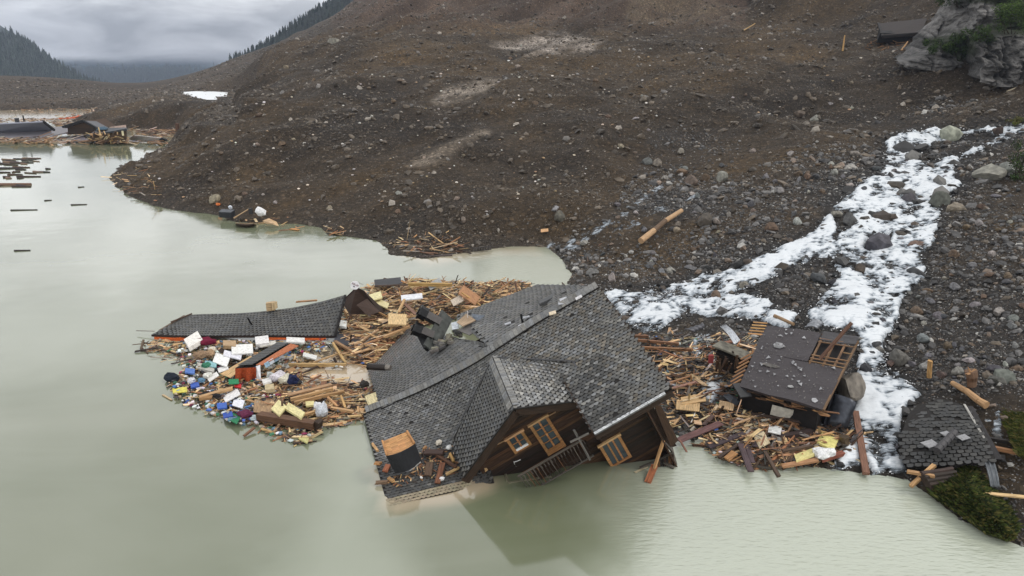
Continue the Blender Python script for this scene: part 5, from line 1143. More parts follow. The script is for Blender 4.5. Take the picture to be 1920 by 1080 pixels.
grass(gpoly, 5200, bank_z, "bank_grass", "dark green grass growing on the lower right bank")
gp2 = [(1885, 782), (1900, 768), (1930, 760), (1940, 870), (1915, 860), (1898, 820)]
g2z = ray_ground(1905, 830)[2]
grass(gp2, 1500, lambda u, v: g2z+.25, "bank_grass", "yellow-green grass tufts at the right edge above the creek", (.2, .5), ((.08, .09, .02), (.14, .12, .04), (.04, .06, .015)))
# cliff
Yc = ray_ground(1760, 122)[1]; Yc2 = ray_ground(1880, 158)[1]
def rock_cliff():
    m_, n_ = 150, 90; V = np.zeros((m_, n_, 3)); us = np.linspace(1680, 2010, m_); S_ = np.zeros((m_, n_))
    bot = np.interp(us, [1680, 1700, 1760, 1815, 1832, 1860, 2010], [112, 122, 128, 120, 146, 156, 160]); top = np.interp(us, [1680, 1705, 1745, 1765, 1800, 2010], [108, 84, 40, 6, -60, -120])
    Yd = np.interp(us, [1680, 1815, 1836, 2010], [Yc, Yc-1, Yc2-1, Yc2-3])
    for i in range(m_):
        for j in range(n_):
            t = j/(n_-1); v = bot[i]+6+(top[i]-bot[i]-6)*t; back = 9*t**1.3+9*max(0, t-.9)
            if us[i] < 1836 and t > .35: back += 4*min(1, (t-.35)*6)         # upper wall stands back behind the ledge
            if us[i] >= 1836 and v < 66: back += 5*min(1, (66-v)/12)
            V[i, j] = aty(us[i], v, Yd[i]+back-1.5)
    X, Zz = V[..., 0].copy(), V[..., 2].copy()
    nz = fbm(X+Zz*.5, Zz*1.2, 8, 6, 3, .6)*3.0; st = fbm(X+Zz*.25, Zz*3.2, 6, 5, 41, .6); nz += np.round(st*4)/4*1.6+st*.8; cr = np.abs(fbm(X*2.0, Zz*.6, 6, 4, 45)); nz += smooth(.10, 0, cr)*1.4
    V[..., 1] += nz
    dark = smooth(.0, .45, fbm(X*1.6, Zz*.35, 4, 5, 23)); c = np.array([.165, .158, .152])[None, None]*(1-.65*dark[..., None]); c = c*(1+.35*np.clip(fbm(X*3, Zz*.5, 3, 4, 33), -1, 1)[..., None]); c *= (1-.6*smooth(.10, 0, cr))[..., None]
    uu, vv = project(V); veg = smooth(-8, 8, np.maximum(poly_sd(uu, vv, [(1725, 75), (1790, 62), (1830, 70), (1850, 58), (1920, 40), (2000, 30), (2000, 64), (1880, 66), (1840, 80), (1820, 112), (1770, 98)]), poly_sd(uu, vv, [(1740, -60), (1800, -8), (1850, 6), (1900, 4), (2000, 20), (2000, -200), (1740, -200)]))+fbm(X, Zz, 3, 4, 51)*22)[..., None]; c = c*(1-veg)+np.array([.022, .028, .012])*veg
    I = np.arange(m_*n_).reshape(m_, n_); Fq = np.stack([I[:-1, :-1], I[1:, :-1], I[1:, 1:], I[:-1, 1:]], -1).reshape(-1, 4)
    m, nt, bs, out = new_mat("cliff_rock"); at = nt.nodes.new("ShaderNodeAttribute"); at.attribute_name = "soil"; tc = nt.nodes.new("ShaderNodeTexCoord"); ns = nt.nodes.new("ShaderNodeTexNoise"); ns.inputs['Scale'].default_value = 1.3; ns.inputs['Detail'].default_value = 9; ns.inputs['Roughness'].default_value = .7
    nt.links.new(tc.outputs['Object'], ns.inputs['Vector']); mr = nt.nodes.new("ShaderNodeMapRange"); mr.inputs[1].default_value = .3; mr.inputs[2].default_value = .7; mr.inputs[3].default_value = .4; mr.inputs[4].default_value = 1.6; nt.links.new(ns.outputs[0], mr.inputs[0])
    vm = nt.nodes.new("ShaderNodeVectorMath"); vm.operation = 'SCALE'; nt.links.new(at.outputs['Color'], vm.inputs[0]); nt.links.new(mr.outputs[0], vm.inputs['Scale']); nt.links.new(vm.outputs[0], bs.inputs['Base Color']); bs.inputs['Roughness'].default_value = .85
    bu = nt.nodes.new("ShaderNodeBump"); bu.inputs['Distance'].default_value = .5; bu.inputs['Strength'].default_value = .9; nt.links.new(ns.outputs[0], bu.inputs['Height']); nt.links.new(bu.outputs[0], bs.inputs['Normal'])
    o = mesh_np("rock_cliff", V.reshape(-1, 3), Fq, m, {"soil": ('FLOAT_COLOR', np.c_[c.reshape(-1, 3), np.ones(m_*n_)])}, smooth_=False); return tag(o, "grey streaked rock cliff with mossy ledges in the top right corner", "cliff")
rock_cliff()
def bush(u, v, wpx, hpx, lab, name="bush", cols=((.03, .055, .012), (.05, .085, .02), (.018, .03, .009)), Y=None, n=1500):
    g = ray_ground(u, min(v+hpx/2, 170)); Y = Y or g[1]-3; c = aty(u, v, Y); k = Y/CP/F; rx, rz = wpx*k/2, hpx*k/2
    t = thing(name, lab, "bush", c-np.array([0, 0, rz])); m = MB(); V = []; Fs = []; T = []
    cl = [(np.array([random.uniform(-.8, .8)*rx, random.uniform(-.7, .7)*rx*.7, random.uniform(-.8, .7)*rz]), random.uniform(.25, .5)*min(rx, rz)+.2) for _ in range(16)]
    for _ in range(n):
        cc, r = random.choice(cl); d = np.array([random.gauss(0, 1) for _ in range(3)]); d /= np.linalg.norm(d); p = c+cc+d*r*random.uniform(.4, 1); s = random.uniform(.10, .24)*max(1, k*14)
        a = np.array([random.gauss(0, 1) for _ in range(3)]); a /= np.linalg.norm(a); b = np.cross(a, d); b /= np.linalg.norm(b)+1e-6; i = len(V); V += [p-a*s*.5, p+b*s*.3, p+a*s*.5, p-b*s*.3]; Fs += [(i, i+1, i+2, i+3)]; T += [jit(random.choice(cols), .25)]
    m.add(V, Fs, T); m.build("foliage", M_LEAF, t)
    m = MB(); 
    for _ in range(4): tube(m, c+np.array([random.uniform(-.3, .3)*rx, .3, -rz]), c+np.array([random.uniform(-.7, .7)*rx, 0, rz*.3]), .09, .03, (.03, .022, .015), 5)
    m.build("stem", M_WOOD, t)
bush(1772, 82, 90, 36, "dark green bush sprawling over the low rock ledge", Y=Yc-1, n=3500)
bush(1800, 100, 60, 26, "dark bush in the cleft between ledge and pale cliff block", Y=Yc-1, n=2200)
bush(1900, 33, 90, 60, "bright green bush on top of the cliff at the top right corner", Y=Yc2+1, cols=((.05, .09, .018), (.08, .13, .025), (.025, .04, .01)), n=4500)
bush(1840, 62, 70, 24, "low green growth along the seam above the pale cliff block", Y=Yc2-1, n=2000)
bush(1800, -2, 80, 26, "dark growth hanging from the upper cliff edge", Y=Yc+6, n=1500)
bush(1914, 300, 36, 90, "dark green bush on the bank at the right edge", Y=ray_ground(1912, 330)[1]-1, n=1400)
bush(1912, 225, 40, 18, "yellowish bush at the head of the torrent, right edge", Y=ray_ground(1912, 232)[1], cols=((.07, .09, .02), (.12, .10, .03)), n=700)
# ------------------------------------------------------------------ debris rafts
PALE = [(.60, .42, .23), (.52, .34, .17), (.66, .50, .31), (.46, .31, .17)]
ORG = [(.33, .18, .085), (.26, .125, .06), (.40, .235, .115), (.20, .10, .055)]
DRK = [(.06, .035, .022), (.035, .022, .016), (.09, .05, .03), (.05, .04, .034)]
GRY = [(.13, .115, .10), (.24, .21, .18), (.08, .075, .07), (.34, .31, .27)]
PIECES = []     # (apparent size, builder, name, cat, label, group)
def mixpick(mix):
    r = random.random(); s = 0
    for w, L, nm in mix:
        s += w
        if r < s: return random.choice(L), nm
    return random.choice(mix[-1][1]), mix[-1][2]
def inpoly(poly):
    P = np.array(poly, float); lo, hi = P.min(0), P.max(0)
    while True:
        u, v = random.uniform(lo[0], hi[0]), random.uniform(lo[1], hi[1])
        if poly_sd(np.array([u]), np.array([v]), poly)[0] > 0: return u, v
def lit(poly, n, mix, zone, zf, hmax=.5, L=(.35, 1.9), ang=None, sheets=.08, beams=.05, edge=25., lscale=1.0):
    arr = np.array(poly, float)
    for k in range(n):
        u, v = inpoly(poly); e = min(1, poly_sd(np.array([u]), np.array([v]), poly)[0]/edge); pile = hmax*(.15+.85*e)
        zb = zf(u, v); z = zb+random.random()**1.4*pile; p = atz(u, v, z)
        r = random.random(); c, cn = mixpick(mix); c = jit(c, .22)
        a = random.uniform(0, math.pi) if ang is None or random.random() < .35 else random.gauss(ang, .5)
        tilt = random.gauss(0, .16) if random.random() < .85 else random.gauss(0, .55)
        d = np.array([math.cos(a)*math.cos(tilt), math.sin(a)*math.cos(tilt), math.sin(tilt)]); roll = random.gauss(0, .35)
        if r < sheets: ln, w, t, nm, cat = random.uniform(.3, .85)*lscale, random.uniform(.2, .5)*lscale, .02, "plywood_sheet", "board"
        elif r < sheets+beams: ln, w, t, nm, cat = random.uniform(.7, L[1]*1.25)*lscale, random.uniform(.08, .16), random.uniform(.07, .12), "timber_beam", "beam"
        else: ln, w, t, nm, cat = (L[0]+(L[1]-L[0])*random.random()**2)*lscale, random.choice([.03, .04, .06, .09, .13, .18])*random.uniform(.8, 1.3)*(.6+.4*lscale), random.uniform(.012, .035), "broken_board", "board"
        dist = np.linalg.norm(p-CAM); size = ln*math.sqrt(w+.05)/dist*(1.0+1.2*(z-zb)/max(hmax, .1))
        kind = {"plywood_sheet": "sheet of plywood", "timber_beam": "squared timber", "broken_board": "splintered board"}[nm]
        lab = f"{cn} {kind} {zone}"; grp = f"{cn} {nm.replace('_', ' ')}s {zone}"
        PIECES.append((size, (p, d, ln, w, t, roll, c), nm, cat, lab, grp, zone))
def water(u, v): return -.02
def onland(u, v):
    p = ray_ground(u, v, 140); return max(p[2]-.05, -.02)
_lc = {}
def land_c(u, v):
    k = (round(u/12), round(v/12))
    if k not in _lc: _lc[k] = onland(k[0]*12, k[1]*12)
    return _lc[k]
Z1 = [(262, 645), (320, 632), (440, 640), (560, 636), (640, 640), (690, 650), (700, 676), (640, 690), (570, 688), (560, 712), (640, 728), (700, 722), (716, 742), (690, 785), (640, 790), (610, 806), (560, 838), (520, 822), (470, 792), (400, 782), (330, 748), (312, 720), (350, 690), (300, 664)]
Z1b = [(310, 708), (350, 690), (420, 680), (480, 700), (520, 740), (500, 800), (440, 795), (390, 775), (330, 748)]
Z1c = [(500, 690), (620, 705), (700, 725), (716, 745), (690, 785), (610, 806), (520, 800), (490, 760)]
Z2 = [(640, 615), (652, 570), (690, 548), (702, 530), (780, 522), (900, 530), (985, 527), (1003, 540), (900, 572), (862, 590), (790, 612), (720, 665), (690, 690), (640, 660)]
Z3 = [(1190, 628), (1250, 622), (1310, 628), (1400, 622), (1430, 640), (1400, 700), (1390, 745), (1350, 800), (1300, 826), (1262, 812), (1228, 750), (1200, 690)]
Z4 = [(1330, 770), (1400, 765), (1480, 778), (1560, 795), (1610, 820), (1600, 850), (1520, 868), (1440, 880), (1370, 868), (1320, 838)]
mixA = [(.38, PALE, "pale"), (.28, ORG, "orange-brown"), (.22, DRK, "dark brown"), (.12, GRY, "grey")]
mixB = [(.42, PALE, "pale"), (.34, ORG, "orange-brown"), (.18, DRK, "dark brown"), (.06, GRY, "grey")]
mixC = [(.26, PALE, "pale"), (.28, ORG, "orange-brown"), (.32, DRK, "dark brown"), (.14, GRY, "grey")]
lit(Z1, 1900, mixA, "in the littered raft left of the chalet", water, .30, (.25, 1.3))
lit(Z1c, 700, mixB, "in the timber heap beside the chalet's left verge", water, .45, (.4, 2.2), ang=.4)
lit(Z2, 3200, mixB, "in the timber raft behind the chalet", water, .95, (.4, 2.6), ang=.25)
lit([(870, 560), (900, 530), (985, 527), (1010, 545), (930, 580)], 260, mixB, "in the timber raft behind the chalet", water, .7, (.4, 2.0))
lit(Z3, 1150, mixC, "in the wreckage between chalet and ruined roof", land_c, .45, (.3, 2.0), ang=.35)
lit(Z4, 1400, mixC, "in the wreckage below the ruined roof", land_c, .40, (.35, 2.4), ang=.2)
lit([(725, 462), (760, 440), (830, 438), (862, 452), (880, 470), (840, 474), (770, 474)], 190, mixC, "on the woody spit at the lake's edge", land_c, .35, (.6, 3.6), ang=.1, lscale=1.1)
lit([(606, 430), (640, 424), (650, 440), (615, 441)], 34, mixA, "on the shore west of the woody spit", land_c, .4, (.8, 2.6))
lit([(440, 415), (500, 395), (560, 410), (562, 432), (500, 424), (450, 424)], 40, mixA, "on the shore below the white sack", land_c, .3, (.6, 2.2))
lit([(206, 330), (230, 312), (262, 300), (290, 330), (300, 380), (262, 374), (220, 350)], 90, mixC, "on the tip of the brown mound", land_c, .3, (1, 3.5), ang=.6, lscale=1.2)
lit([(270, 640), (250, 662), (330, 680), (350, 650)], 30, mixC, "at the left tip of the floating roof", water, .2, (.5, 2.4), ang=-.3)
lit([(700, 870), (705, 840), (850, 820), (880, 860), (860, 895), (760, 900)], 0, mixA, "", water)
lit([(1088, 455), (1140, 440), (1120, 490), (1080, 500)], 8, mixC, "on the scree near the pool", land_c, .2, (.6, 1.6))
PIECES.sort(key=lambda q: -q[0])
cnt = {"broken_board": 0, "plywood_sheet": 0, "timber_beam": 0}; lim = {"broken_board": 290, "plywood_sheet": 120, "timber_beam": 170}; rest = {}
def put(mb, g):
    p, d, ln, w, t, roll, c = g; ax, ay, az = frame_of(d, (0, 0, 1), roll)
    if random.random() < .3 and ln > .5:           # split end: two splinters
        obox(mb, p, ax, ay, az, ln*.8, w, t, c, .05*ln); obox(mb, p+ax*ln*.5+ay*w*.2, ax, ay, az, ln*.35, w*.35, t*.9, c, .04)
    else: obox(mb, p, ax, ay, az, ln, w, t, c, .035*ln)
for size, g, nm, cat, lab, grp, zone in PIECES:
    if cnt[nm] < lim[nm]:
        cnt[nm] += 1; m = MB(); put(m, g); tag(m.build(nm, M_WOOD), lab, cat, grp)
    else: put(rest.setdefault(zone, MB()), g)
for zone, mb in rest.items(): tag(mb.build("timber_litter", M_WOOD, center=False), "small splintered timber lying "+zone, kind="stuff")

# small coloured litter
def lump(mb, p, r, c, sq=(1, 1, .6), n=1):
    bm = bmesh.new(); bmesh.ops.create_icosphere(bm, subdivisions=n, radius=1.0); s = random.random()*9
    V = []
    for v in bm.verts:
        k = 1+.35*math.sin(v.co.x*3+s)*math.cos(v.co.y*4+s*2)+random.uniform(-.12, .12); V.append(p+np.array([v.co.x*r*sq[0]*k, v.co.y*r*sq[1]*k, v.co.z*r*sq[2]*k]))
    mb.add(V, [tuple(v.index for v in f.verts) for f in bm.faces], c); bm.free()
LC = [(.55, .55, .56), (.65, .65, .66), (.6, .6, .6), (.03, .035, .045), (.02, .02, .022), (.035, .03, .03), (.05, .12, .35), (.04, .14, .08), (.35, .36, .37), (.16, .11, .08), (.12, .2, .28), (.2, .02, .06), (.30, .22, .14), (.45, .38, .28), (.08, .06, .05), (.25, .2, .15), (.4, .4, .38)]
m1 = MB()
for poly, n in ((Z1b, 420), (Z1, 260), ([(320, 640), (640, 634), (600, 660), (480, 690), (340, 690)], 260), (Z2, 120), (Z3, 90), (Z4, 80)):
    for _ in range(n):
        u, v = inpoly(poly); z = random.uniform(0, .3)+(land_c(u, v) if u > 1100 else 0); p = atz(u, v, z); c = jit(random.choice(LC), .3)
        if random.random() < .5: lump(m1, p, random.uniform(.05, .17), c, (1, random.uniform(.6, 1.4), .6))
        else:
            a = random.uniform(0, 3.14); obox(m1, p, (math.cos(a), math.sin(a), random.uniform(-.2, .2)), (-math.sin(a), math.cos(a), 0), (0, 0, 1), random.uniform(.1, .4), random.uniform(.08, .25), random.uniform(.01, .12), c, .03)
tag(m1.build("household_litter", M_PANEL, center=False), "small coloured household litter floating among the timber", kind="stuff")
m1 = MB()
for poly, n in (([(700, 800), (712, 780), (860, 760), (870, 890), (740, 930)], 0), (Z3, 2400), (Z4, 1500)):
    for _ in range(n):
        u, v = inpoly(poly); z = land_c(u, v); lump(m1, atz(u, v, z+.03), random.uniform(.06, .2), jit(random.choice([(.05, .05, .052), (.09, .085, .08), (.13, .12, .11), (.03, .03, .03)]), .2), (1, 1, .7))
tag(m1.build("wreckage_gravel", M_STONE, center=False), "dark wet gravel showing between the wreckage", kind="stuff")

# individually recognisable items -----------------------------------------------------------------
def slabpx(Q, th, col, lab, name, cat, mat=M_PANEL, group=None):
    """thick panel through four measured corners (u, v, z)"""
    P = [atz(*q) for q in Q]; n = np.cross(P[1]-P[0], P[3]-P[0]); n /= np.linalg.norm(n)
    if n[2] < 0: n = -n
    m = MB(); hexa(m, [p-n*th for p in P]+P, col); return tag(m.build(name, mat), lab, cat, group)
def rpx(cx, cy, w, h, rot, z, tilt=.12, th=.08):
    c, s = math.cos(rot), math.sin(rot); return [(cx+c*x*w/2-s*y*h/2, cy+s*x*w/2+c*y*h/2, z+(x+y)*tilt*.5) for x, y in ((-1, -1), (1, -1), (1, 1), (-1, 1))]
WH = (.68, .67, .65)
for cx, cy, w, h, rot, z, th, col, lab, nm, cat in [
 (362, 636, 30, 18, -.55, .75, .35, (.74, .71, .66), "white insulation block tilted at the left part of the floating roof's eave", "foam_block", "foam block"),
 (491, 637, 25, 14, -.12, .6, .35, WH, "white insulation block under the middle of the floating roof's eave", "foam_block", "foam block"),
 (454, 654, 40, 17, -.05, .6, .10, WH, "largest white sheet, nearly rectangular, in the littered raft", "foam_sheet", "foam sheet"),
 (436, 665, 34, 10, .25, .5, .08, (.68, .68, .74), "bluish white sheet beneath the largest white sheet", "foam_sheet", "foam sheet"),
 (415, 674, 28, 18, .35, .45, .08, (.76, .76, .74), "cream white torn sheet left of the largest white sheet", "foam_sheet", "foam sheet"),
 (554, 637, 34, 9, .05, .65, .12, WH, "white panel beside the orange underlay of the floating roof", "foam_sheet", "foam sheet"),
 (502, 644, 30, 6, -.2, .5, .08, (.62, .6, .55), "narrow off-white strip above the tile-topped wreck", "foam_sheet", "foam sheet"),
 (399, 706, 22, 8, -.6, .4, .06, WH, "small white sheet above the green scrap in the litter", "foam_sheet", "foam sheet"),
 (418, 691, 20, 8, -.35, .4, .06, WH, "white scrap against the pale plywood wedge", "foam_sheet", "foam sheet"),
 (434, 741, 32, 12, -.5, .35, .06, WH, "white sheet in the middle of the clothes litter", "foam_sheet", "foam sheet"),
 (447, 755, 20, 15, .3, .35, .06, (.68, .68, .74), "square white sheet next to the blue scrap", "foam_sheet", "foam sheet"),
 (500, 713, 17, 8, -.25, .5, .14, WH, "white slab beside the bagged bundles", "foam_sheet", "foam sheet"),
 (642, 606, 15, 11, .1, .9, .2, WH, "white block by the right verge of the floating roof", "foam_block", "foam block"),
 (649, 645, 26, 5, .05, .4, .1, WH, "white strip on the tan water left of the second strip", "foam_sheet", "foam sheet"),
 (685, 643, 28, 9, .12, .45, .1, WH, "white folded sheet on the tan water beside the black panel", "foam_sheet", "foam sheet"),
 (581, 667, 26, 7, .25, .4, .1, WH, "white scrap caught in the thicket of sticks", "foam_sheet", "foam sheet"),
 (356, 695, 18, 9, .1, .35, .1, (.07, .16, .45), "bright blue plastic piece at the left rim of the litter", "plastic_piece", "plastic"),
 (365, 721, 16, 8, -.2, .35, .12, (.03, .08, .35), "royal blue plastic piece above the yellow one", "plastic_piece", "plastic"),
 (337, 731, 27, 9, -.1, .3, .05, (.62, .55, .09), "yellow plastic sheet floating at the left rim of the litter", "plastic_piece", "plastic"),
 (416, 760, 18, 10, -.1, .35, .1, (.04, .11, .42), "blue plastic piece right of the square white sheet", "plastic_piece", "plastic"),
 (427, 777, 18, 9, -.2, .3, .1, (.03, .08, .38), "deep blue plastic piece near the green tarp", "plastic_piece", "plastic"),
 (440, 784, 17, 15, .5, .3, .05, (.03, .17, .08), "green tarp scrap at the lower rim of the litter", "tarp", "tarp"),
 (438, 715, 19, 9, -.05, .5, .05, (.03, .2, .09), "dark green flap in the middle of the litter", "tarp", "tarp"),
 (446, 722, 12, 6, .2, .45, .1, (.5, .02, .02), "red scrap next to the dark green flap", "plastic_piece", "plastic"),
 (395, 682, 22, 9, .15, .4, .08, (.22, .42, .45), "pale turquoise piece left of the cream white sheet", "plastic_piece", "plastic"),
 (385, 688, 34, 10, .25, .35, .2, (.45, .43, .38), "rolled beige mat left of the turquoise piece", "mat_roll", "mat"),
 (430, 643, 24, 10, .02, .5, .3, (.42, .28, .16), "brown cardboard box under the floating roof's eave", "cardboard_box", "box"),
 (493, 762, 34, 24, .1, .35, .05, (.32, .20, .11), "flat brown chipboard in front of the long boards", "chipboard", "board"),
 (512, 755, 40, 18, -.2, .3, .05, (.24, .15, .09), "darker brown chipboard half under its lighter neighbour", "chipboard", "board"),
 (505, 725, 17, 10, -.1, .5, .25, (.5, .4, .24), "small tan block below the bagged bundles", "cardboard_box", "box"),
 (523, 764, 20, 22, .7, .7, .12, (.62, .55, .28), "curved pale yellow insulation batt standing on the brown beam", "insulation_batt", "insulation"),
 (553, 769, 36, 13, .55, .7, .14, (.64, .57, .28), "pale yellow insulation batt lying right of the curved one", "insulation_batt", "insulation"),
 (581, 756, 16, 8, -.1, .6, .12, (.6, .52, .24), "small yellow insulation batt above the plastic bag", "insulation_batt", "insulation"),
 (570, 822, 18, 9, .5, .15, .08, (.5, .46, .2), "yellow insulation scrap floating below the brown beam", "insulation_batt", "insulation"),
 (703, 745, 34, 18, -.35, .7, .06, (.5, .42, .25), "pale board scrap leaning on the chalet's lower ridge end", "chipboard", "board"),
 (745, 598, 34, 20, .05, 1.6, .10, (.55, .38, .19), "pale two-part wooden hatch lying near the chimney cowls", "wooden_hatch", "hatch"),
 (701, 556, 30, 12, -.3, 1.5, .1, (.62, .55, .30), "pale yellow batt behind the folded brown panels", "insulation_batt", "insulation"),
 (716, 568, 26, 10, .4, 1.3, .1, (.6, .52, .28), "yellow batt in the middle of the raft behind the chalet", "insulation_batt", "insulation"),
 (772, 556, 40, 9, -.1, 1.8, .1, (.66, .66, .70), "white crumpled sheet on the raft behind the chimney cowls", "foam_sheet", "foam sheet"),
 (880, 553, 38, 18, .6, 1.9, .1, (.32, .16, .07), "orange-brown panel standing on edge behind the rear slope", "loose_wall_sheet", "panel"),
 (857, 563, 22, 12, -.5, 1.6, .06, (.45, .38, .30), "pale grey-tan sheet beside the standing orange-brown panel", "loose_wall_sheet", "panel"),
 (815, 532, 26, 12, -.5, 1.3, .05, (.28, .29, .28), "grey metal sheet poking up behind the long yellow timber", "metal_sheet", "metal sheet"),
 (727, 528, 50, 12, -.1, 1.2, .06, (.045, .045, .05), "black felt-covered board at the raft's far left corner", "felt_board", "board"),
 (668, 634, 82, 22, .04, .4, .06, (.045, .045, .055), "dark slate-grey panel floating between the two roofs", "felt_board", "board"),
 (640, 642, 30, 8, .04, .5, .06, (.04, .04, .05), "small dark piece at the left end of the slate-grey panel", "felt_board", "board"),
 (1526, 778, 0.1, 0.1, 0, 0, .01, (.1, .1, .1), None, None, None),
 (1552, 826, 34, 22, .5, .9, .14, (.66, .60, .22), "bright yellow insulation board below the ruined roof", "insulation_batt", "insulation"),
 (1508, 852, 36, 12, -.35, .6, .14, (.62, .56, .24), "narrow yellow insulation board beside the white tarp", "insulation_batt", "insulation"),
 (1428, 824, 22, 24, -.5, .8, .06, (.52, .44, .28), "torn tan board in the middle of the lower wreckage", "chipboard", "board"),
 (1453, 805, 24, 14, .2, .9, .05, (.7, .7, .68), "white torn sheet hanging in the lower wreckage", "foam_sheet", "foam sheet"),
 (1376, 750, 20, 12, .5, 1.0, .05, (.05, .055, .065), "dark slate square lying beside the small cascade", "slate_sheet", "slate"),
 (1366, 744, 18, 10, .7, 1.0, .05, (.10, .11, .125), "blue-grey slate left of the dark slate square", "slate_sheet", "slate"),
 (1300, 748, 46, 14, -.15, .9, .05, (.52, .34, .17), "pair of pale boards right of the chalet's corner", "chipboard", "board"),
 (1290, 760, 44, 18, .1, .75, .05, (.48, .32, .16), "broad pale chipboard below the pair of boards", "chipboard", "board"),
 (1362, 760, 28, 14, .2, .8, .05, (.50, .34, .19), "tan chipboard edge by the cascade's foot", "chipboard", "board"),
]:
    if lab is None: continue
    if cx > 1100: z = land_c(cx, cy)+.45
    slabpx(rpx(cx, cy, w, h, rot, z), th, jit(col, .05), lab, nm, cat, M_CLOTH if cat in ("tarp",) else (M_WOOD if cat in ("board", "hatch", "panel") else M_PANEL))
BMS = [
 ((542, 684, .25), (648, 684, .30), .24, .22, (.42, .28, .12), "long pale beam floating on the tan water"),
 ((624, 643, .9), (648, 681, .25), .16, .16, (.42, .27, .12), "pale beam slanting down onto the long floating beam"),
 ((628, 640, .6), (668, 664, .5), .22, .16, (.30, .18, .09), "brown beam fanning right from the slanting pale beam"),
 ((640, 664, .4), (668, 668, .4), .1, .1, (.46, .3, .15), "short pale lath lying across the fan of beams"),
 ((587, 680, .3), (634, 663, .4), .13, .1, (.42, .28, .15), "thin pale beam behind the long floating beam"),
 ((540, 741, .45), (622, 721, .6), .35, .12, (.33, .2, .11), "upper wide board of the stack right of the chipboards"),
 ((545, 749, .5), (624, 729, .65), .2, .2, (.45, .28, .13), "middle beam of the stack right of the chipboards"),
 ((552, 755, .4), (645, 734, .5), .2, .2, (.36, .21, .1), "lower beam of the stack right of the chipboards"),
 ((565, 779, .5), (598, 770, .6), .22, .14, (.44, .27, .12), "short beam just above the plastic bag"),
 ((615, 746, .6), (632, 762, .4), .14, .12, (.40, .22, .1), "short brown post tilted by the end of the stack"),
 ((639, 741, .7), (648, 766, .3), .14, .12, (.46, .28, .12), "short pale post standing at the end of the stack"),
 ((620, 765, .4), (662, 772, .4), .2, .16, (.42, .26, .13), "pale beam running to the chalet's lower ridge end"),
 ((655, 781, .3), (680, 779, .3), .14, .1, (.5, .34, .16), "pale lath touching the chalet's lower left verge"),
 ((486, 780, .45), (590, 797, .45), .5, .45, (.11, .055, .03), "big dark brown beam at the lower rim of the raft"),
 ((592, 792, .5), (601, 797, .4), .5, .5, (.04, .024, .016), "blackened broken end block of the big dark beam"),
 ((457, 818, .1), (478, 801, .25), .16, .1, (.16, .08, .045), "loose brown stick floating below the raft"),
 ((490, 804, .15), (516, 812, .1), .14, .06, (.5, .32, .14), "pale splinter floating below the big dark beam"),
 ((520, 808, .1), (563, 833, .05), .08, .06, (.2, .13, .08), "thin dark branch floating out from the raft"),
 ((305, 740, .05), (322, 750, .05), .12, .05, (.45, .34, .2), "pale loose board floating alone left of the litter"),
 ((375, 745, .4), (436, 728, .5), .3, .18, (.40, .25, .12), "tan box beam lying across the clothes litter"),
 ((375, 747, .35), (398, 744, .35), .3, .22, (.34, .2, .09), "short tan box beam below the long one in the litter"),
 ((253, 659, .1), (295, 652, .2), .16, .1, (.03, .02, .016), "dark beam poking left from the floating roof's tip"),
 ((264, 655, .1), (269, 638, .5), .14, .12, (.12, .09, .06), "short grey post at the floating roof's left tip"),
 ((286, 651, .2), (346, 668, .1), .14, .08, (.05, .03, .02), "dark thin board trailing from the floating roof's left tip"),
 ((256, 620, .3), (290, 621, .4), .06, .05, (.2, .18, .16), "thin rod projecting left of the floating roof"),
 ((555, 566, 1.9), (595, 563, 2.0), .2, .12, (.36, .2, .1), "short brown board behind the floating roof's ridge"),
 ((766, 533, 1.6), (848, 534, 1.5), .35, .3, (.40, .25, .09), "long yellow-brown timber on top of the far raft"),
 ((704, 536, 1.3), (765, 534, 1.4), .16, .1, (.08, .05, .035), "dark board on the raft's far left corner"),
 ((748, 585, 1.7), (758, 562, 2.3), .2, .16, (.46, .3, .15), "pale post leaning before the white crumpled sheet"),
 ((755, 566, 2.1), (780, 590, 1.5), .3, .1, (.18, .10, .07), "brown board with a white edge beside the crumpled sheet"),
 ((866, 549, 2.3), (900, 572, 1.5), .14, .12, (.44, .25, .1), "long edge beam of the standing orange-brown panel"),
 ((665, 647, .7), (709, 619, 1.0), .16, .12, (.36, .22, .12), "long brown beam reaching from the tan water to the rear slope"),
 ((720, 632, 1.0), (768, 612, 1.3), .22, .16, (.4, .24, .12), "thick pale beam along the rear slope's far corner"),
 ((707, 612, 1.2), (728, 603, 1.4), .12, .08, (.03, .02, .015), "small black beam in the raft near the pale hatch"),
 ((920, 536, 1.0), (948, 520, 1.4), .1, .08, (.44, .32, .18), "pale lath rising over the far raft's right end"),
 ((969, 545, .9), (966, 527, 1.8), .14, .12, (.12, .07, .05), "left of two dark posts standing at the far raft's right end"),
 ((978, 543, .9), (979, 530, 1.6), .14, .12, (.06, .045, .035), "right of two dark posts standing at the far raft's right end"),
]
for p, q, w, t, c, lab in BMS:
    m = MB(); bar(m, atz(*p), atz(*q), w, t, jit(c, .05), jag=.06); tag(m.build("timber_beam", M_WOOD), lab, "beam")
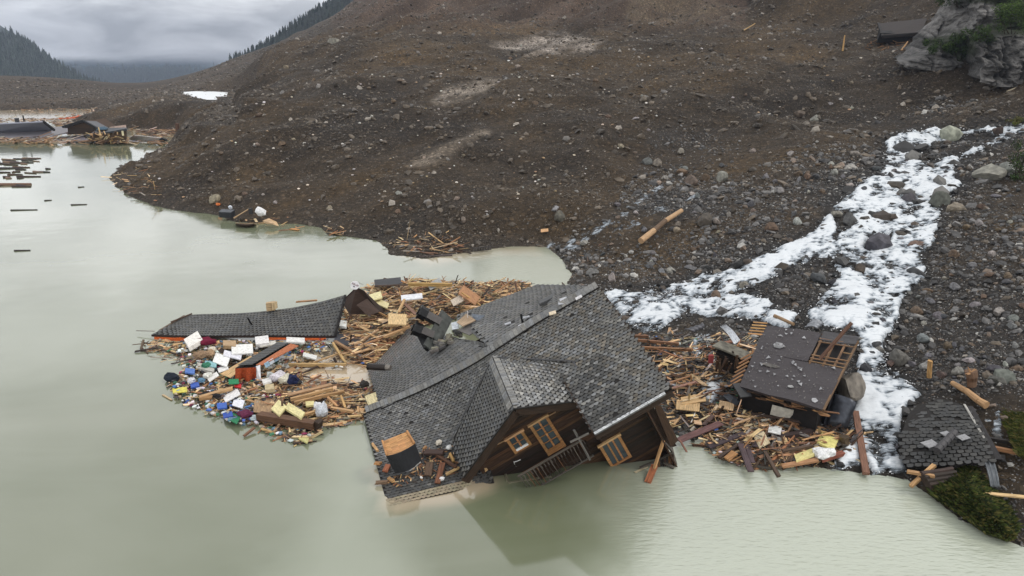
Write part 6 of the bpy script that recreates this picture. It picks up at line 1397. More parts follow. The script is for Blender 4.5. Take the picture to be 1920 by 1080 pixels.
LB = [
 ((1196, 638), (1272, 645), .22, .2, (.22, .11, .06), "upper of two long brown beams right of the chalet's top"),
 ((1206, 652), (1298, 656), .22, .2, (.24, .12, .06), "lower of two long brown beams right of the chalet's top"),
 ((1190, 630), (1216, 631), .25, .2, (.16, .08, .045), "short brown beam touching the chalet's upper right verge"),
 ((1255, 718), (1310, 700), .14, .1, (.3, .16, .08), "thin orange-brown beam pointing up the debris right of the chalet"),
 ((1262, 728), (1306, 716), .26, .1, (.3, .16, .12), "pinkish brown board just off the chalet's eave corner"),
 ((1272, 826), (1352, 793), .5, .06, (.12, .06, .055), "wide purplish brown board pointing at the chalet's corner"),
 ((1320, 797), (1338, 778), .26, .08, (.09, .055, .045), "short dark board above the wide purplish one"),
 ((1330, 838), (1395, 812), .34, .08, (.05, .035, .04), "dark tapering board over the water"),
 ((1348, 858), (1424, 808), .18, .14, (.05, .03, .022), "long blackish beam across the lower wreckage"),
 ((1388, 832), (1408, 884), .34, .08, (.07, .045, .05), "left of three dark purplish boards pointing into the lake"),
 ((1398, 828), (1412, 868), .26, .08, (.06, .04, .045), "middle of three dark purplish boards pointing into the lake"),
 ((1411, 826), (1417, 838), .26, .08, (.05, .035, .04), "right, shortest of three dark purplish boards pointing into the lake"),
 ((1434, 848), (1460, 893), .2, .16, (.07, .045, .03), "dark beam floating away below the wreckage"),
 ((1466, 874), (1534, 862), .3, .12, (.34, .18, .09), "orange-brown plank floating in front of the white tarp"),
 ((1455, 820), (1471, 864), .08, .06, (.25, .14, .08), "thin upright stick in the lower wreckage"),
 ((1468, 826), (1486, 794), .1, .06, (.28, .16, .09), "thin stick leaning right in the lower wreckage"),
 ((1466, 846), (1526, 836), .2, .16, (.08, .05, .035), "dark beam left of the bright yellow board"),
 ((1458, 820), (1520, 810), .35, .25, (.035, .022, .02), "thick black beam under the ruined roof's front"),
 ((1530, 806), (1562, 815), .1, .07, (.45, .28, .12), "pale lath right of the thick black beam"),
 ((1410, 776), (1500, 790), .2, .12, (.06, .04, .032), "long dark board along the ruined roof's foot"),
 ((1540, 862), (1580, 850), .3, .2, (.2, .07, .045), "reddish block behind the white tarp"),
 ((1362, 862), (1378, 848), .4, .1, (.3, .15, .06), "orange board stub at the lower wreckage's left"),
 ((1296, 792), (1308, 764), .06, .04, (.6, .55, .5), "white pole leaning in the shallow water right of the chalet"),
 ((1274, 824), (1288, 848), .1, .06, (.2, .09, .06), "reddish stick floating right of the chalet's corner"),
 ((1330, 652), (1372, 640), .3, .12, (.2, .09, .055), "reddish board above the crushed shed"),
 ((1350, 640), (1378, 655), .6, .05, (.06, .035, .035), "dark purplish sheet beside the bright corrugated sheet"),
]
for p, q, w, t, c, lab in LB:
    m = MB(); za, zb = land_c(*p)+.35, land_c(*q)+.45; bar(m, atz(*p, za), atz(*q, zb), w, t, jit(c, .05), jag=.08); tag(m.build("timber_beam", M_WOOD), lab, "beam")
# beams leaning by the chalet's right corner
for p, q, w, t, c, lab in [((1244, 826, 1.9), (1226, 880, .35), .15, .12, (.42, .24, .11), "pale beam leaning at the chalet's right corner"), ((1228, 872, .45), (1214, 905, .02), .35, .14, (.26, .09, .04), "reddish plank stub standing in the water at the chalet's right corner"),
                          ((1190, 886, .03), (1214, 875, .1), .12, .05, (.35, .30, .2), "pale board just awash left of the reddish stub")]:
    m = MB(); bar(m, atz(*p), atz(*q), w, t, c, jag=.06); tag(m.build("timber_beam", M_WOOD), lab, "beam")
def bundle(u, v, z, r, c, lab, sq=(1, 1, .7), name="cloth_bundle", cat="bundle", n=2, mat=M_CLOTH):
    m = MB(); lump(m, atz(u, v, z), r, c, sq, n); return tag(m.build(name, mat, smooth_=False), lab, cat)
for a in [(322, 708, .25, .42, (.015, .02, .03), "dark navy bundle at the far left rim of the litter", (1.3, .9, .7)), (385, 640, .6, .55, (.13, .01, .03), "dark red cloth heap right of the tilted insulation block", (1.4, .8, .5)),
 (523, 706, .6, .5, (.55, .52, .56), "pale lilac bag among the bundles", (1.1, .9, .8)), (537, 711, .55, .45, (.55, .52, .42), "cream bag between lilac bag and navy bag", (1, .9, .8)), (549, 712, .6, .42, (.015, .02, .06), "round navy bag at the right end of the bundles", (1, .9, .9)),
 (561, 716, .4, .2, (.04, .04, .04), "small black ball beside the navy bag"), (507, 703, .5, .3, (.4, .42, .4), "grey-green bag left of the lilac bag"), (377, 665, .55, .45, (.24, .16, .10), "left of two brown crumpled paper sacks", (1.2, .8, .6)), (392, 663, .5, .4, (.30, .2, .12), "right of two brown crumpled paper sacks", (1, .9, .7)),
 (398, 655, .5, .28, (.6, .55, .45), "small cream bundle beyond the paper sacks"), (388, 704, .45, .3, (.6, .6, .55), "white bundle left of the small white sheet"), (358, 714, .4, .28, (.55, .55, .58), "white bundle beside the royal blue piece"),
 (393, 741, .35, .45, (.02, .02, .022), "black clothing heap in the middle of the litter", (1.6, .8, .4)), (460, 776, .35, .4, (.10, .02, .05), "wine-red and white patterned cloth heap at the lower rim", (1.1, .9, .6)), (478, 784, .3, .28, (.35, .4, .42), "small grey cloth right of the patterned heap"),
 (377, 713, .4, .25, (.10, .2, .3), "blue-grey cloth right of the white bundle"), (604, 770, .75, .45, (.5, .52, .56), "silvery plastic bag standing on the raft near the chalet", (.8, .8, 1.1)), (596, 760, .9, .3, (.6, .6, .62), "upper silvery plastic fold behind the bag"),
 (683, 720, .9, .32, (.03, .026, .024), "small dark lump below the flue pipe at the roof's corner"), (387, 685, .45, .3, (.04, .16, .1), "dark green cloth right of the turquoise piece")]:
    bundle(*a)
z_ = land_c(1546, 850)+.55; bundle(1546, 850, z_, .62, (.68, .68, .68), "white tarp draped in the water below the ruined roof", (1.1, .7, .5), "tarp", "tarp")
z_ = land_c(1584, 824)+.4; m = MB(); tube(m, atz(1583, 836, z_-.3), atz(1583, 818, z_+.3), .27, .27, (.13, .095, .06), 12); tag(m.build("rusty_drum", M_METAL), "small rusty drum right of the yellow insulation board", "drum")
# tile-topped wreck with orange sheet and blue-white strip in the littered raft
wk = thing("tile_topped_wreck", "broken dormer piece with tiled ridge, orange skirt and blue-white strip in the littered raft", "roof piece", atz(490, 690, 0))
def wslab(Q, th, c, nm, mat): 
    P = [atz(*q) for q in Q]; n = np.cross(P[1]-P[0], P[3]-P[0]); n /= np.linalg.norm(n); n = n if n[2] > 0 else -n; m = MB(); hexa(m, [p-n*th for p in P]+P, c); return m.build(nm, mat, wk)
for k in range(14):
    f = k/14; f2 = (k+.9)/14; a, b = (446, 684), (521, 641); c_, d_ = (472, 683), (541, 642)
    L_ = lambda p, q, f: (p[0]+(q[0]-p[0])*f, p[1]+(q[1]-p[1])*f)
    p1, p2, p3, p4 = L_(a, b, f), L_(a, b, f2), L_(c_, d_, f2), L_(c_, d_, f); zz = .9+.5*f
    wslab([(*p1, zz), (*p2, zz), (*p3, zz+.25), (*p4, zz+.25)], .05, slate(0, 0, .06, .09, .2), "roof_tile", M_TILE)
wslab([(441, 690, .7), (474, 686, .9), (540, 645, 1.4), (522, 642, 1.3)], .12, DK, "boarding", M_WOOD)
wslab([(480, 684, 1.1), (492, 684, 1.1), (560, 648, 1.6), (545, 644, 1.6)], .06, (.38, .14, .07), "orange_membrane", M_CLOTH)
for k in range(5):
    f, f2 = k/5, (k+.95)/5; p1, p2, p3, p4 = L_((495, 682), (538, 656), f), L_((495, 682), (538, 656), f2), L_((499, 690), (541, 662), f2), L_((499, 690), (541, 662), f)
    wslab([(*p1, 1.2), (*p2, 1.3), (*p3, .95), (*p4, .85)], .04, (.62, .68, .75) if k % 2 else (.3, .45, .58), "strip", M_PANEL)
m = MB(); g = np.array([[atz(441+39*i/9, 691-2*i/9+(24+3*math.sin(i*1.4))*j/4, 1.1-.95*j/4) for j in range(5)] for i in range(10)]); sheet(m, g, .02, (.30, .055, .018)); m.build("orange_skirt", M_CLOTH, wk)
wslab([(480, 687, 1.1), (488, 684, 1.1), (489, 712, .3), (482, 710, .3)], .05, (.62, .62, .64), "white_end_strip", M_PANEL)
wslab([(412, 701, .3), (432, 708, .35), (478, 672, .9), (470, 667, .9)], .05, (.50, .33, .16), "plywood_wedge", M_WOOD)
# things on the chalet roof
RB = [((708, 845), (698, 832), .12, (.5, .3, .14), "pale splinter at the left verge of the chalet roof"), ((703, 868), (714, 869), .2, (.4, .2, .08), "orange wood block left of the upturned cabinet"), ((722, 884), (728, 872), .3, (.34, .12, .06), "reddish tile-like block beside the cabinet's left foot"),
      ((704, 905), (726, 904), .22, (.16, .1, .06), "brown board stub at the left verge below the cabinet"), ((728, 896), (738, 903), .18, (.42, .24, .1), "orange block below the cabinet"), ((795, 848), (832, 848), .45, (.06, .035, .028), "dark splintered log right of the cabinet"),
      ((818, 853), (856, 876), .16, (.10, .05, .03), "thin dark board sloping right below the log"), ((820, 906), (830, 868), .3, (.15, .06, .03), "reddish brown plank lying downslope on the roof"), ((836, 890), (860, 877), .12, (.42, .28, .13), "pale stick pointing to the dormer's corner"),
      ((843, 850), (851, 866), .14, (.45, .27, .1), "short orange stick by the dormer's lower corner"), ((795, 842), (800, 836), .14, (.4, .22, .1), "small orange chip above the dark log"), ((802, 892), (806, 868), .4, (.09, .055, .035), "dark forked wood piece in the middle of the wet slope"),
      ((905, 868), (912, 882), .14, (.45, .3, .15), "small pale board at the dormer's foot by the water")]
def roofz(u, v):      # height of the front slope under a pixel
    best = None
    for x in np.linspace(kk[2], front.L, 40):
        for t in np.linspace(0, 1, 30):
            P = front.p(x, t); a, b = project(P); d = (a-u)**2+(b-v)**2
            if best is None or d < best[0]: best = (d, P[2])
    return best[1]
for p, q, w, c, lab in RB:
    m = MB(); za, zb = roofz(*p)+.12, roofz(*q)+.14; bar(m, atz(*p, za), atz(*q, zb), w, .12, c, jag=.05); tag(m.build("wood_piece", M_WOOD), lab, "wood")
for u, v, r, c, lab in ((822, 829, .2, (.55, .5, .42), "upper pale stone on the roof left of the dormer"), (842, 839, .2, (.66, .66, .64), "lower white stone on the roof against the dormer"), (790, 895, .1, (.6, .6, .6), "small white chip on the wet slope"), (828, 897, .16, (.62, .62, .62), "white scrap beside the reddish brown plank")):
    bundle(u, v, roofz(u, v)+.12, r, c, lab, name="pale_lump", cat="stone", n=1)
m = MB()
for _ in range(150):
    u, v = inpoly([(780, 845), (850, 835), (862, 885), (830, 900), (790, 900), (740, 915), (720, 900), (775, 880)]); p = atz(u, v, roofz(u, v)+.05); a = random.uniform(0, 3.1); obox(m, p, (math.cos(a), math.sin(a), 0), (-math.sin(a), math.cos(a), 0), (0, 0, 1), random.uniform(.08, .4), .05, .04, jit(random.choice(ORG+DRK+PALE), .2), .02)
tag(m.build("roof_litter", M_WOOD, center=False), "small wood splinters strewn on the chalet's lower front slope", kind="stuff")
# slates scattered on the rear slope
for u, v, w, h, rot, c, lab in ((1025, 560, 32, 6, -.45, (.06, .062, .065), "long dark slab lying on the rear roof slope"), (1056, 560, 14, 4, -.35, (.42, .43, .46), "pale slate right of the long dark slab"), (1053, 567, 13, 5, -.2, (.36, .37, .40), "pale slate just below the first pale slate"), (1085, 557, 13, 4, -.5, (.5, .49, .5), "pale slate close to the chalet's ridge"), (978, 610, 13, 5, -.3, (.4, .41, .44), "pale slate near the vent on the rear slope"), (952, 606, 12, 3, -.25, (.34, .35, .38), "thin slate left of the one near the vent"), (986, 594, 14, 3, -.2, (.3, .31, .33), "flat grey slate above the one near the vent"), (1036, 586, 13, 5, -.3, (.6, .5, .36), "tan scrap on the ridge caps")):
    best = None
    for x in np.linspace(0, backR.L, 40):
        for t in np.linspace(0, 1, 30):
            P = backR.p(x, t); a, b = project(P); d = (a-u)**2+(b-v)**2
            if best is None or d < best[0]: best = (d, P[2])
    slabpx(rpx(u, v, w, h, rot, best[1]+.32, .02), .05 if w < 20 else .16, c, lab, "loose_slate", "slate", M_TILE)
# torn gable pieces between chimney and rear slope
for Q, c, lab, nm, mt in (([(860, 620, 4.2), (890, 592, 4.8), (918, 608, 4.9), (880, 628, 4.4)], (.13, .12, .115), "grey torn board behind the toppled chimney", "loose_wall_sheet", M_PANEL), ([(856, 604, 4.6), (874, 588, 5.0), (892, 600, 4.9), (868, 612, 4.6)], (.32, .23, .15), "tan triangular board behind the toppled chimney", "loose_wall_sheet", M_WOOD),
                      ([(846, 606, 4.4), (858, 602, 4.6), (860, 616, 4.3), (848, 618, 4.2)], (.5, .53, .56), "pale metal scrap between chimney and torn gable", "metal_scrap", M_METAL), ([(884, 588, 5.1), (910, 592, 5.1), (906, 604, 4.8), (890, 600, 4.8)], (.14, .16, .19), "blue-grey sheet folded at the rear slope's left corner", "metal_scrap", M_METAL)):
    slabpx(Q, .05, c, lab, nm, "panel", mt)
m = MB(); p = atz(877, 596, 4.9); bar(m, p, p+np.array([0, 0, .5]), .08, .06, (.6, .55, .52)); tag(m.build("short_stake", M_WOOD), "short pale stake upright at the torn corner of the rear slope", "stake")
m = MB(); g = np.array([[atz(1062+34*i/6, 545-3*i/6-6*j/3+1.6*math.sin(i*1.7+j), 8.6+.05*math.sin(i*2)+.15*j-.1*i/6) for j in range(4)] for i in range(7)]); 
g = np.array([[aty(1060+46*i/6, 546-1.5*i/6-(3+9*(i/6)**2)*j/3+1.0*math.sin(i*1.9+j), 43.2-.3*j) for j in range(4)] for i in range(7)])
T_ = []; sheet(m, g, .02, (.68, .67, .69)); tag(m.build("white_tarp", M_CLOTH), "white crumpled tarp with red patch hanging over the chalet's far ridge end", "tarp")
m = MB(); bar(m, aty(1086, 544.5, 42.8), aty(1103, 547.5, 42.6), .05, .14, (.5, .04, .07)); tag(m.build("red_cloth", M_CLOTH), "red strip of cloth on the white tarp at the ridge end", "cloth")
# shore objects -----------------------------------------------------------------
bx_ = thing("black_chest", "black flat-topped chest at the edge of the brown mound's shore", "chest", ray_ground(425, 402))
q = [atz(410, 398, 1.2), atz(433, 399, 1.2), atz(440, 394, 1.4), atz(416, 393, 1.4)]
m = MB(); hexa(m, [p-np.array([0, 0, .75]) for p in q]+q, (.02, .021, .024)); m.build("body", M_PANEL, bx_)
m = MB(); hexa(m, [p+np.array([0, 0, .01]) for p in q]+[p+np.array([0, 0, .08]) for p in q], (.085, .09, .10)); m.build("lid", M_PANEL, bx_)
bundle(489, 397, land_c(489, 397)+.5, .75, (.72, .72, .73), "large white sack on the mound's shore", (1, .8, .8), "white_sack", "sack")
bundle(491, 378, land_c(491, 378)+.2, .35, (.66, .64, .62), "small white scrap uphill of the large sack", (1.5, .8, .5), "white_scrap", "scrap", 1)
bundle(432, 389, land_c(432, 389)+.4, .35, (.6, .64, .7), "pale blue-white scrap behind the black chest", (.8, .8, 1), "white_scrap", "scrap", 1)
bundle(409, 383, land_c(409, 383)+.25, .4, (.45, .13, .04), "orange scrap uphill of the black chest", (1.1, .8, .6), "orange_scrap", "scrap", 1)
plank(438, 409, 1.0, 468, 391, 1.8, .16, .1, (.32, .22, .12), "slanting pole between the black chest and the white sack", "pole", "pole")
m = MB(); zc = land_c(470, 396); obox(m, atz(470, 396, zc+.5), (1, 0, 0), (0, 1, 0), (0, 0, 1), .45, .4, .8, (.03, .03, .032)); tag(m.build("small_black_case", M_PANEL), "small black case standing left of the white sack", "case")
bo = thing("capsized_boat_hull", "dark upturned wooden trough lying half in the water below the black chest", "hull", atz(460, 423, 0))
m = MB(); g = np.array([[atz(442+38*i/8, 419+1.5*math.sin(math.pi*i/8)+5*j/4*math.sin(math.pi*(.1+.8*i/8)), .55-.5*abs(j/4)**1.5) for j in range(5)] for i in range(9)]); sheet(m, g, .05, (.05, .032, .022)); m.build("hull", M_WOOD, bo)
m = MB(); bar(m, atz(442, 418, .5), atz(482, 420, .5), .12, .1, (.28, .2, .13)); m.build("rim", M_WOOD, bo)
slabpx([(492, 414, .9), (504, 409, 1.2), (515, 420, .6), (500, 420, .5)], .05, (.48, .33, .2), "left half of a bent tan board on the shore below the sack", "chipboard", "board", M_WOOD)
slabpx([(504, 409, 1.2), (519, 416, .8), (523, 424, .3), (512, 421, .5)], .05, (.55, .38, .22), "right half of a bent tan board on the shore below the sack", "chipboard", "board", M_WOOD)
m = MB(); bar(m, atz(523, 432, .05), atz(548, 430, .05), .12, .06, (.25, .1, .06)); bar(m, atz(545, 429, .1), atz(560, 431, .1), .5, .08, (.42, .2, .07)); tag(m.build("floating_plank", M_WOOD), "orange-ended plank floating just off the shore", "plank")
plank(786, 481, .08, 848, 478, .1, .3, .12, (.08, .06, .055), "dark plank floating in front of the woody spit", "floating_plank", "plank")
ld = thing("wooden_ladder", "short dark ladder lying along the water's edge right of the woody spit", "ladder", atz(903, 468, .2))
for dv in (0, 5): m = MB(); bar(m, atz(885, 471-dv, .25+dv*.05), atz(921, 467-dv, .25+dv*.05), .14, .12, (.035, .03, .028)); m.build("rail", M_WOOD, ld)
for k in range(7): m = MB(); u = 888+k*5; v = 471-.1*(u-885); bar(m, atz(u, v, .28), atz(u+1, v-5, .5), .09, .09, (.05, .045, .04)); m.build("rung", M_WOOD, ld)
m = MB(); zc = land_c(1021, 432); obox(m, atz(1021, 432, zc+.2), (1, .1, .1), (0, 1, .3), (0, -.3, 1), .95, .7, .06, (.48, .28, .14)); tag(m.build("chipboard", M_WOOD), "lone tan board on the scree left of the small trickle", "board")
# bright scraps sprinkled over the brown slope
m = MB()
for _ in range(190):
    u, v = inpoly([(215, 330), (330, 260), (500, 150), (800, 90), (1600, 60), (1650, 200), (1200, 260), (980, 440), (620, 410), (300, 380)]); p = ray_ground(u, v, 400); d = np.linalg.norm(p-CAM)/683
    lump(m, p+np.array([0, 0, .1]), d*random.uniform(.5, 1.3), jit(random.choice([(.6, .58, .53), (.5, .44, .36), (.45, .42, .4), (.35, .25, .15)]), .2), (1.3, 1, .7))
tag(m.build("pale_scraps", M_STONE, center=False), "pale scraps and chips sprinkled over the brown slope", kind="stuff")
# far-left floating logs
for k in range(46):
    band = random.choice([(297, 60), (301, 70), (306, 60), (316, 95), (323, 115), (327, 70), (333, 60), (346, 55), (348, 50)]); v = band[0]+random.gauss(0, 1.5); u = random.uniform(-20, band[1]); L = random.uniform(8, 45)
    m = MB(); a, b = atz(u-L/2, v, .1), atz(u+L/2, v+random.gauss(0, .8), .1); tube(m, a, b, random.uniform(.12, .3), .1, jit(random.choice([(.05, .03, .025), (.09, .05, .035), (.20, .14, .1), (.04, .03, .03)]), .2), 6)
    tag(m.build("floating_log", M_WOOD), "dark log in the drift of timber on the far left water", "log", "floating logs on the far left water")
for u, v, L, lab in ((42, 470, 30, "lone dark plank floating on the open water at the left"), (45, 394, 50, "thin stick floating above the lone plank"), (90, 376, 14, "tiny dark stick on the left water"), (148, 384, 30, "faint stick floating halfway to the mound"), (28, 347, 60, "thick pale-topped log at the left edge"), (152, 351, 12, "small dark chip floating near the mound's tip")):
    m = MB(); tube(m, atz(u-L/2, v, .06), atz(u+L/2, v-1, .06), .12 if L != 60 else .4, .06 if L != 60 else .3, (.03, .022, .02) if L != 60 else (.16, .09, .06), 7); tag(m.build("floating_stick", M_WOOD), lab, "stick")
# ------------------------------------------------------------------ sunken village at the far left
def fslab(parent, Q, th, c, nm, mat=M_TILE):
    P = [atz(*q) for q in Q]; n = np.cross(P[1]-P[0], P[3]-P[0]); n /= np.linalg.norm(n); n = n if n[2] > 0 else -n; m = MB(); hexa(m, [p-n*th for p in P]+P, c); return m.build(nm, mat, parent)
SLT = (.05, .055, .068)
h1 = thing("sunken_house", "far house sunk to its broad slate-blue roof at the left edge", "house", atz(40, 250, 0))
fslab(h1, [(-20, 232, 4.4), (80, 227, 4.8), (100, 243, 1.8), (-20, 248, 1.8)], .4, (.22, .23, .28), "roof"); fslab(h1, [(-20, 249, 1.6), (95, 244, 1.7), (100, 258, .1), (-20, 262, .1)], .4, (.20, .19, .21), "lower_roof")
m = MB(); bar(m, atz(80, 227, 4.8), atz(102, 244, 1.8), .5, .6, (.02, .02, .022)); m.build("verge", M_WOOD, h1)
m = MB(); obox(m, atz(32, 226, 5), (1, 0, 0), (0, 1, 0), (0, 0, 1), .8, .8, 1.4, (.05, .05, .055)); m.build("chimney", M_STONE, h1); m = MB(); bar(m, atz(45, 227, 4.6), atz(43, 217, 6.2), .35, .35, (.03, .028, .025)); m.build("pipe", M_METAL, h1)
h1b = thing("roof_slab", "flat grey roof slab between the two sunken far houses", "roof", atz(110, 258, 0))
fslab(h1b, [(85, 240, 1.6), (122, 236, 1.8), (132, 246, .8), (95, 256, .2)], .3, (.16, .15, .16), "slab"); fslab(h1b, [(100, 262, .2), (155, 252, 1.2), (162, 262, .8), (120, 268, .05)], .3, (.15, .135, .15), "slab")
h2 = thing("gabled_barn", "far dark timber barn with a pointed gable, sunk to its door tops", "barn", atz(150, 250, 0))
g_ = lambda u, v, dy=0: aty(u, v, 196+dy)
def fh(parent, P, c, nm, mat=M_WOOD): m = MB(); hexa(m, P, c); return m.build(nm, mat, parent)
fh(h2, [g_(127, 252), g_(177, 251), g_(183, 247, 9), g_(133, 248, 9), g_(127, 238), g_(177, 241), g_(183, 238, 9), g_(133, 236, 9)], (.035, .022, .014), "wall")
m = MB(); P = [g_(127, 238), g_(177, 241), g_(157, 227)]; P2 = [p+np.array([1, 9, 0]) for p in P]; m.add(P+P2, [(0, 1, 2), (5, 4, 3), (0, 3, 4, 1), (1, 4, 5, 2), (2, 5, 3, 0)], (.06, .035, .02)); m.build("gable", M_WOOD, h2)
m = MB(); bar(m, g_(155, 226, -1), g_(117, 238, -1), .5, .45, (.02, .02, .022), up=(0, 1, .2)); bar(m, g_(155, 226, -1), g_(183, 241, -1), .5, .45, (.02, .02, .022), up=(0, 1, .2)); m.build("verge_board", M_WOOD, h2)
for a, b in (((155, 226), (117, 238)), ((155, 226), (183, 241))):
    P = [g_(*a, -1), g_(*b, -1), g_(*b, -1)+np.array([.8, 5, -.6]), g_(*a, -1)+np.array([.8, 5, -.6])]; fh(h2, [p-np.array([0, 0, .3]) for p in P]+P, (.10, .10, .11), "roof_slope", M_TILE)
h3 = thing("torn_open_house", "far house torn open, pale timbers spilling out under its black roof edge", "house", atz(200, 262, 0))
k_ = lambda u, v, dy=0: aty(u, v, 187+dy)
fh(h3, [k_(165, 265), k_(236, 264), k_(238, 262, 8), k_(170, 262, 8), k_(172, 250), k_(236, 245), k_(238, 243, 8), k_(176, 246, 8)], (.09, .055, .03), "wall")
fh(h3, [k_(160, 256, -1), k_(238, 245, -1), k_(240, 243, 9), k_(185, 243, 9), k_(162, 254, -1), k_(237, 241, -1), k_(237, 239, 9), k_(190, 240, 9)], (.028, .032, .038), "roof", M_TILE)
fh(h3, [k_(180, 243, 4), k_(200, 243, 4), k_(200, 242, 9), k_(185, 242, 9), k_(188, 238, 5), k_(196, 237, 5), k_(203, 240, 9), k_(186, 240, 9)], (.07, .11, .15), "blue_tarp", M_CLOTH)
for k in range(34):
    m = MB(); u = random.uniform(164, 232); v = random.uniform(250, 266); p = aty(u, v, 184); d = np.array([random.uniform(-1, 1), random.uniform(-.4, .4), random.uniform(-.5, .8)]); bar(m, p, p+d*random.uniform(1, 2.4), random.uniform(.2, .6), .15, jit(random.choice([(.4, .28, .14), (.28, .17, .08), (.5, .42, .28), (.1, .06, .04)]))); m.build("spilled_timber", M_WOOD, h3)
h4 = thing("sheet_metal_roof", "far low roof of pale ribbed sheet metal beside the brown channel", "roof", atz(270, 262, 0))
for k in range(11):
    f, f2 = k/11, (k+.86)/11; L2 = lambda p, q, f: tuple(p[i]+(q[i]-p[i])*f for i in range(3))
    a, b, c_, d_ = (252, 253, 2.0), (303, 258, 1.9), (290, 267, .2), (238, 262, .3)
    fslab(h4, [L2(a, b, f), L2(a, b, f2), L2(d_, c_, f2), L2(d_, c_, f)], .15, jit((.62, .57, .56), .1), "metal_rib", M_METAL)
fslab(h4, [(303, 257, 2.0), (315, 262, 1.2), (300, 267, .1), (292, 267, .1)], .2, (.03, .035, .045), "dark_side"); fslab(h4, [(234, 262, .9), (260, 265, .8), (258, 268, .1), (236, 267, .1)], .2, (.4, .42, .5), "white_panel", M_PANEL)
fp = thing("wooden_post", "lone brown wooden post standing at the brown channel's mouth", "post", atz(332, 253, .3)); m = MB(); bar(m, aty(333, 254, 192), aty(332, 231, 192), 1.0, .6, (.11, .06, .04)); m.build("post", M_WOOD, fp)
m = MB(); fslab(None, [(205, 238, 2.0), (236, 234, 2.4), (237, 242, 1.2), (207, 243, 1.2)], .2, (.32, .24, .2), "wall_piece", M_WOOD)
tag(bpy.data.objects["wall_piece"], "pale torn wall piece behind the torn-open far house", "wall piece")
LITF = [([(-30, 222), (80, 222), (130, 224), (150, 232), (112, 238), (80, 226), (-30, 226)], 170), ([(-30, 259), (100, 256), (165, 262), (160, 268), (60, 268), (-30, 266)], 230), ([(165, 264), (240, 262), (240, 268), (170, 268)], 70), ([(130, 236), (120, 250), (165, 262), (175, 252)], 70),
        ([(240, 240), (330, 242), (330, 250), (310, 258), (250, 250)], 150), ([(20, 208), (30, 204), (180, 202), (186, 206)], 60), ([(200, 255), (320, 262), (316, 268), (240, 270)], 60), ([(100, 216), (150, 210), (190, 208), (160, 222), (110, 226)], 40)]
m = MB()
for poly, n in LITF:
    for _ in range(n):
        u, v = inpoly(poly); p = atz(u, v, random.uniform(0, .8)); a = random.gauss(0, .8); d = np.array([math.cos(a), math.sin(a), random.gauss(0, .15)]); bar(m, p, p+d*random.uniform(.8, 4), random.uniform(.15, .6), .15, jit(random.choice([(.38, .24, .13), (.25, .14, .07), (.08, .05, .04), (.5, .42, .34), (.30, .2, .14)]), .2))
tag(m.build("far_driftwood", M_WOOD, center=False), "broken timber drifting round the sunken far houses", kind="stuff")
m = MB()
for k in range(12): p = atz(110+38*k/12, 222.5-6*(k/12)**2, .5); bar(m, p, p+np.array([3.2, 1.5, .1]), .9, .3, jit((.55, .10, .03), .15))
tag(m.build("orange_boom", M_CLOTH), "long bright orange strip floating behind the sunken far houses", "tarp")
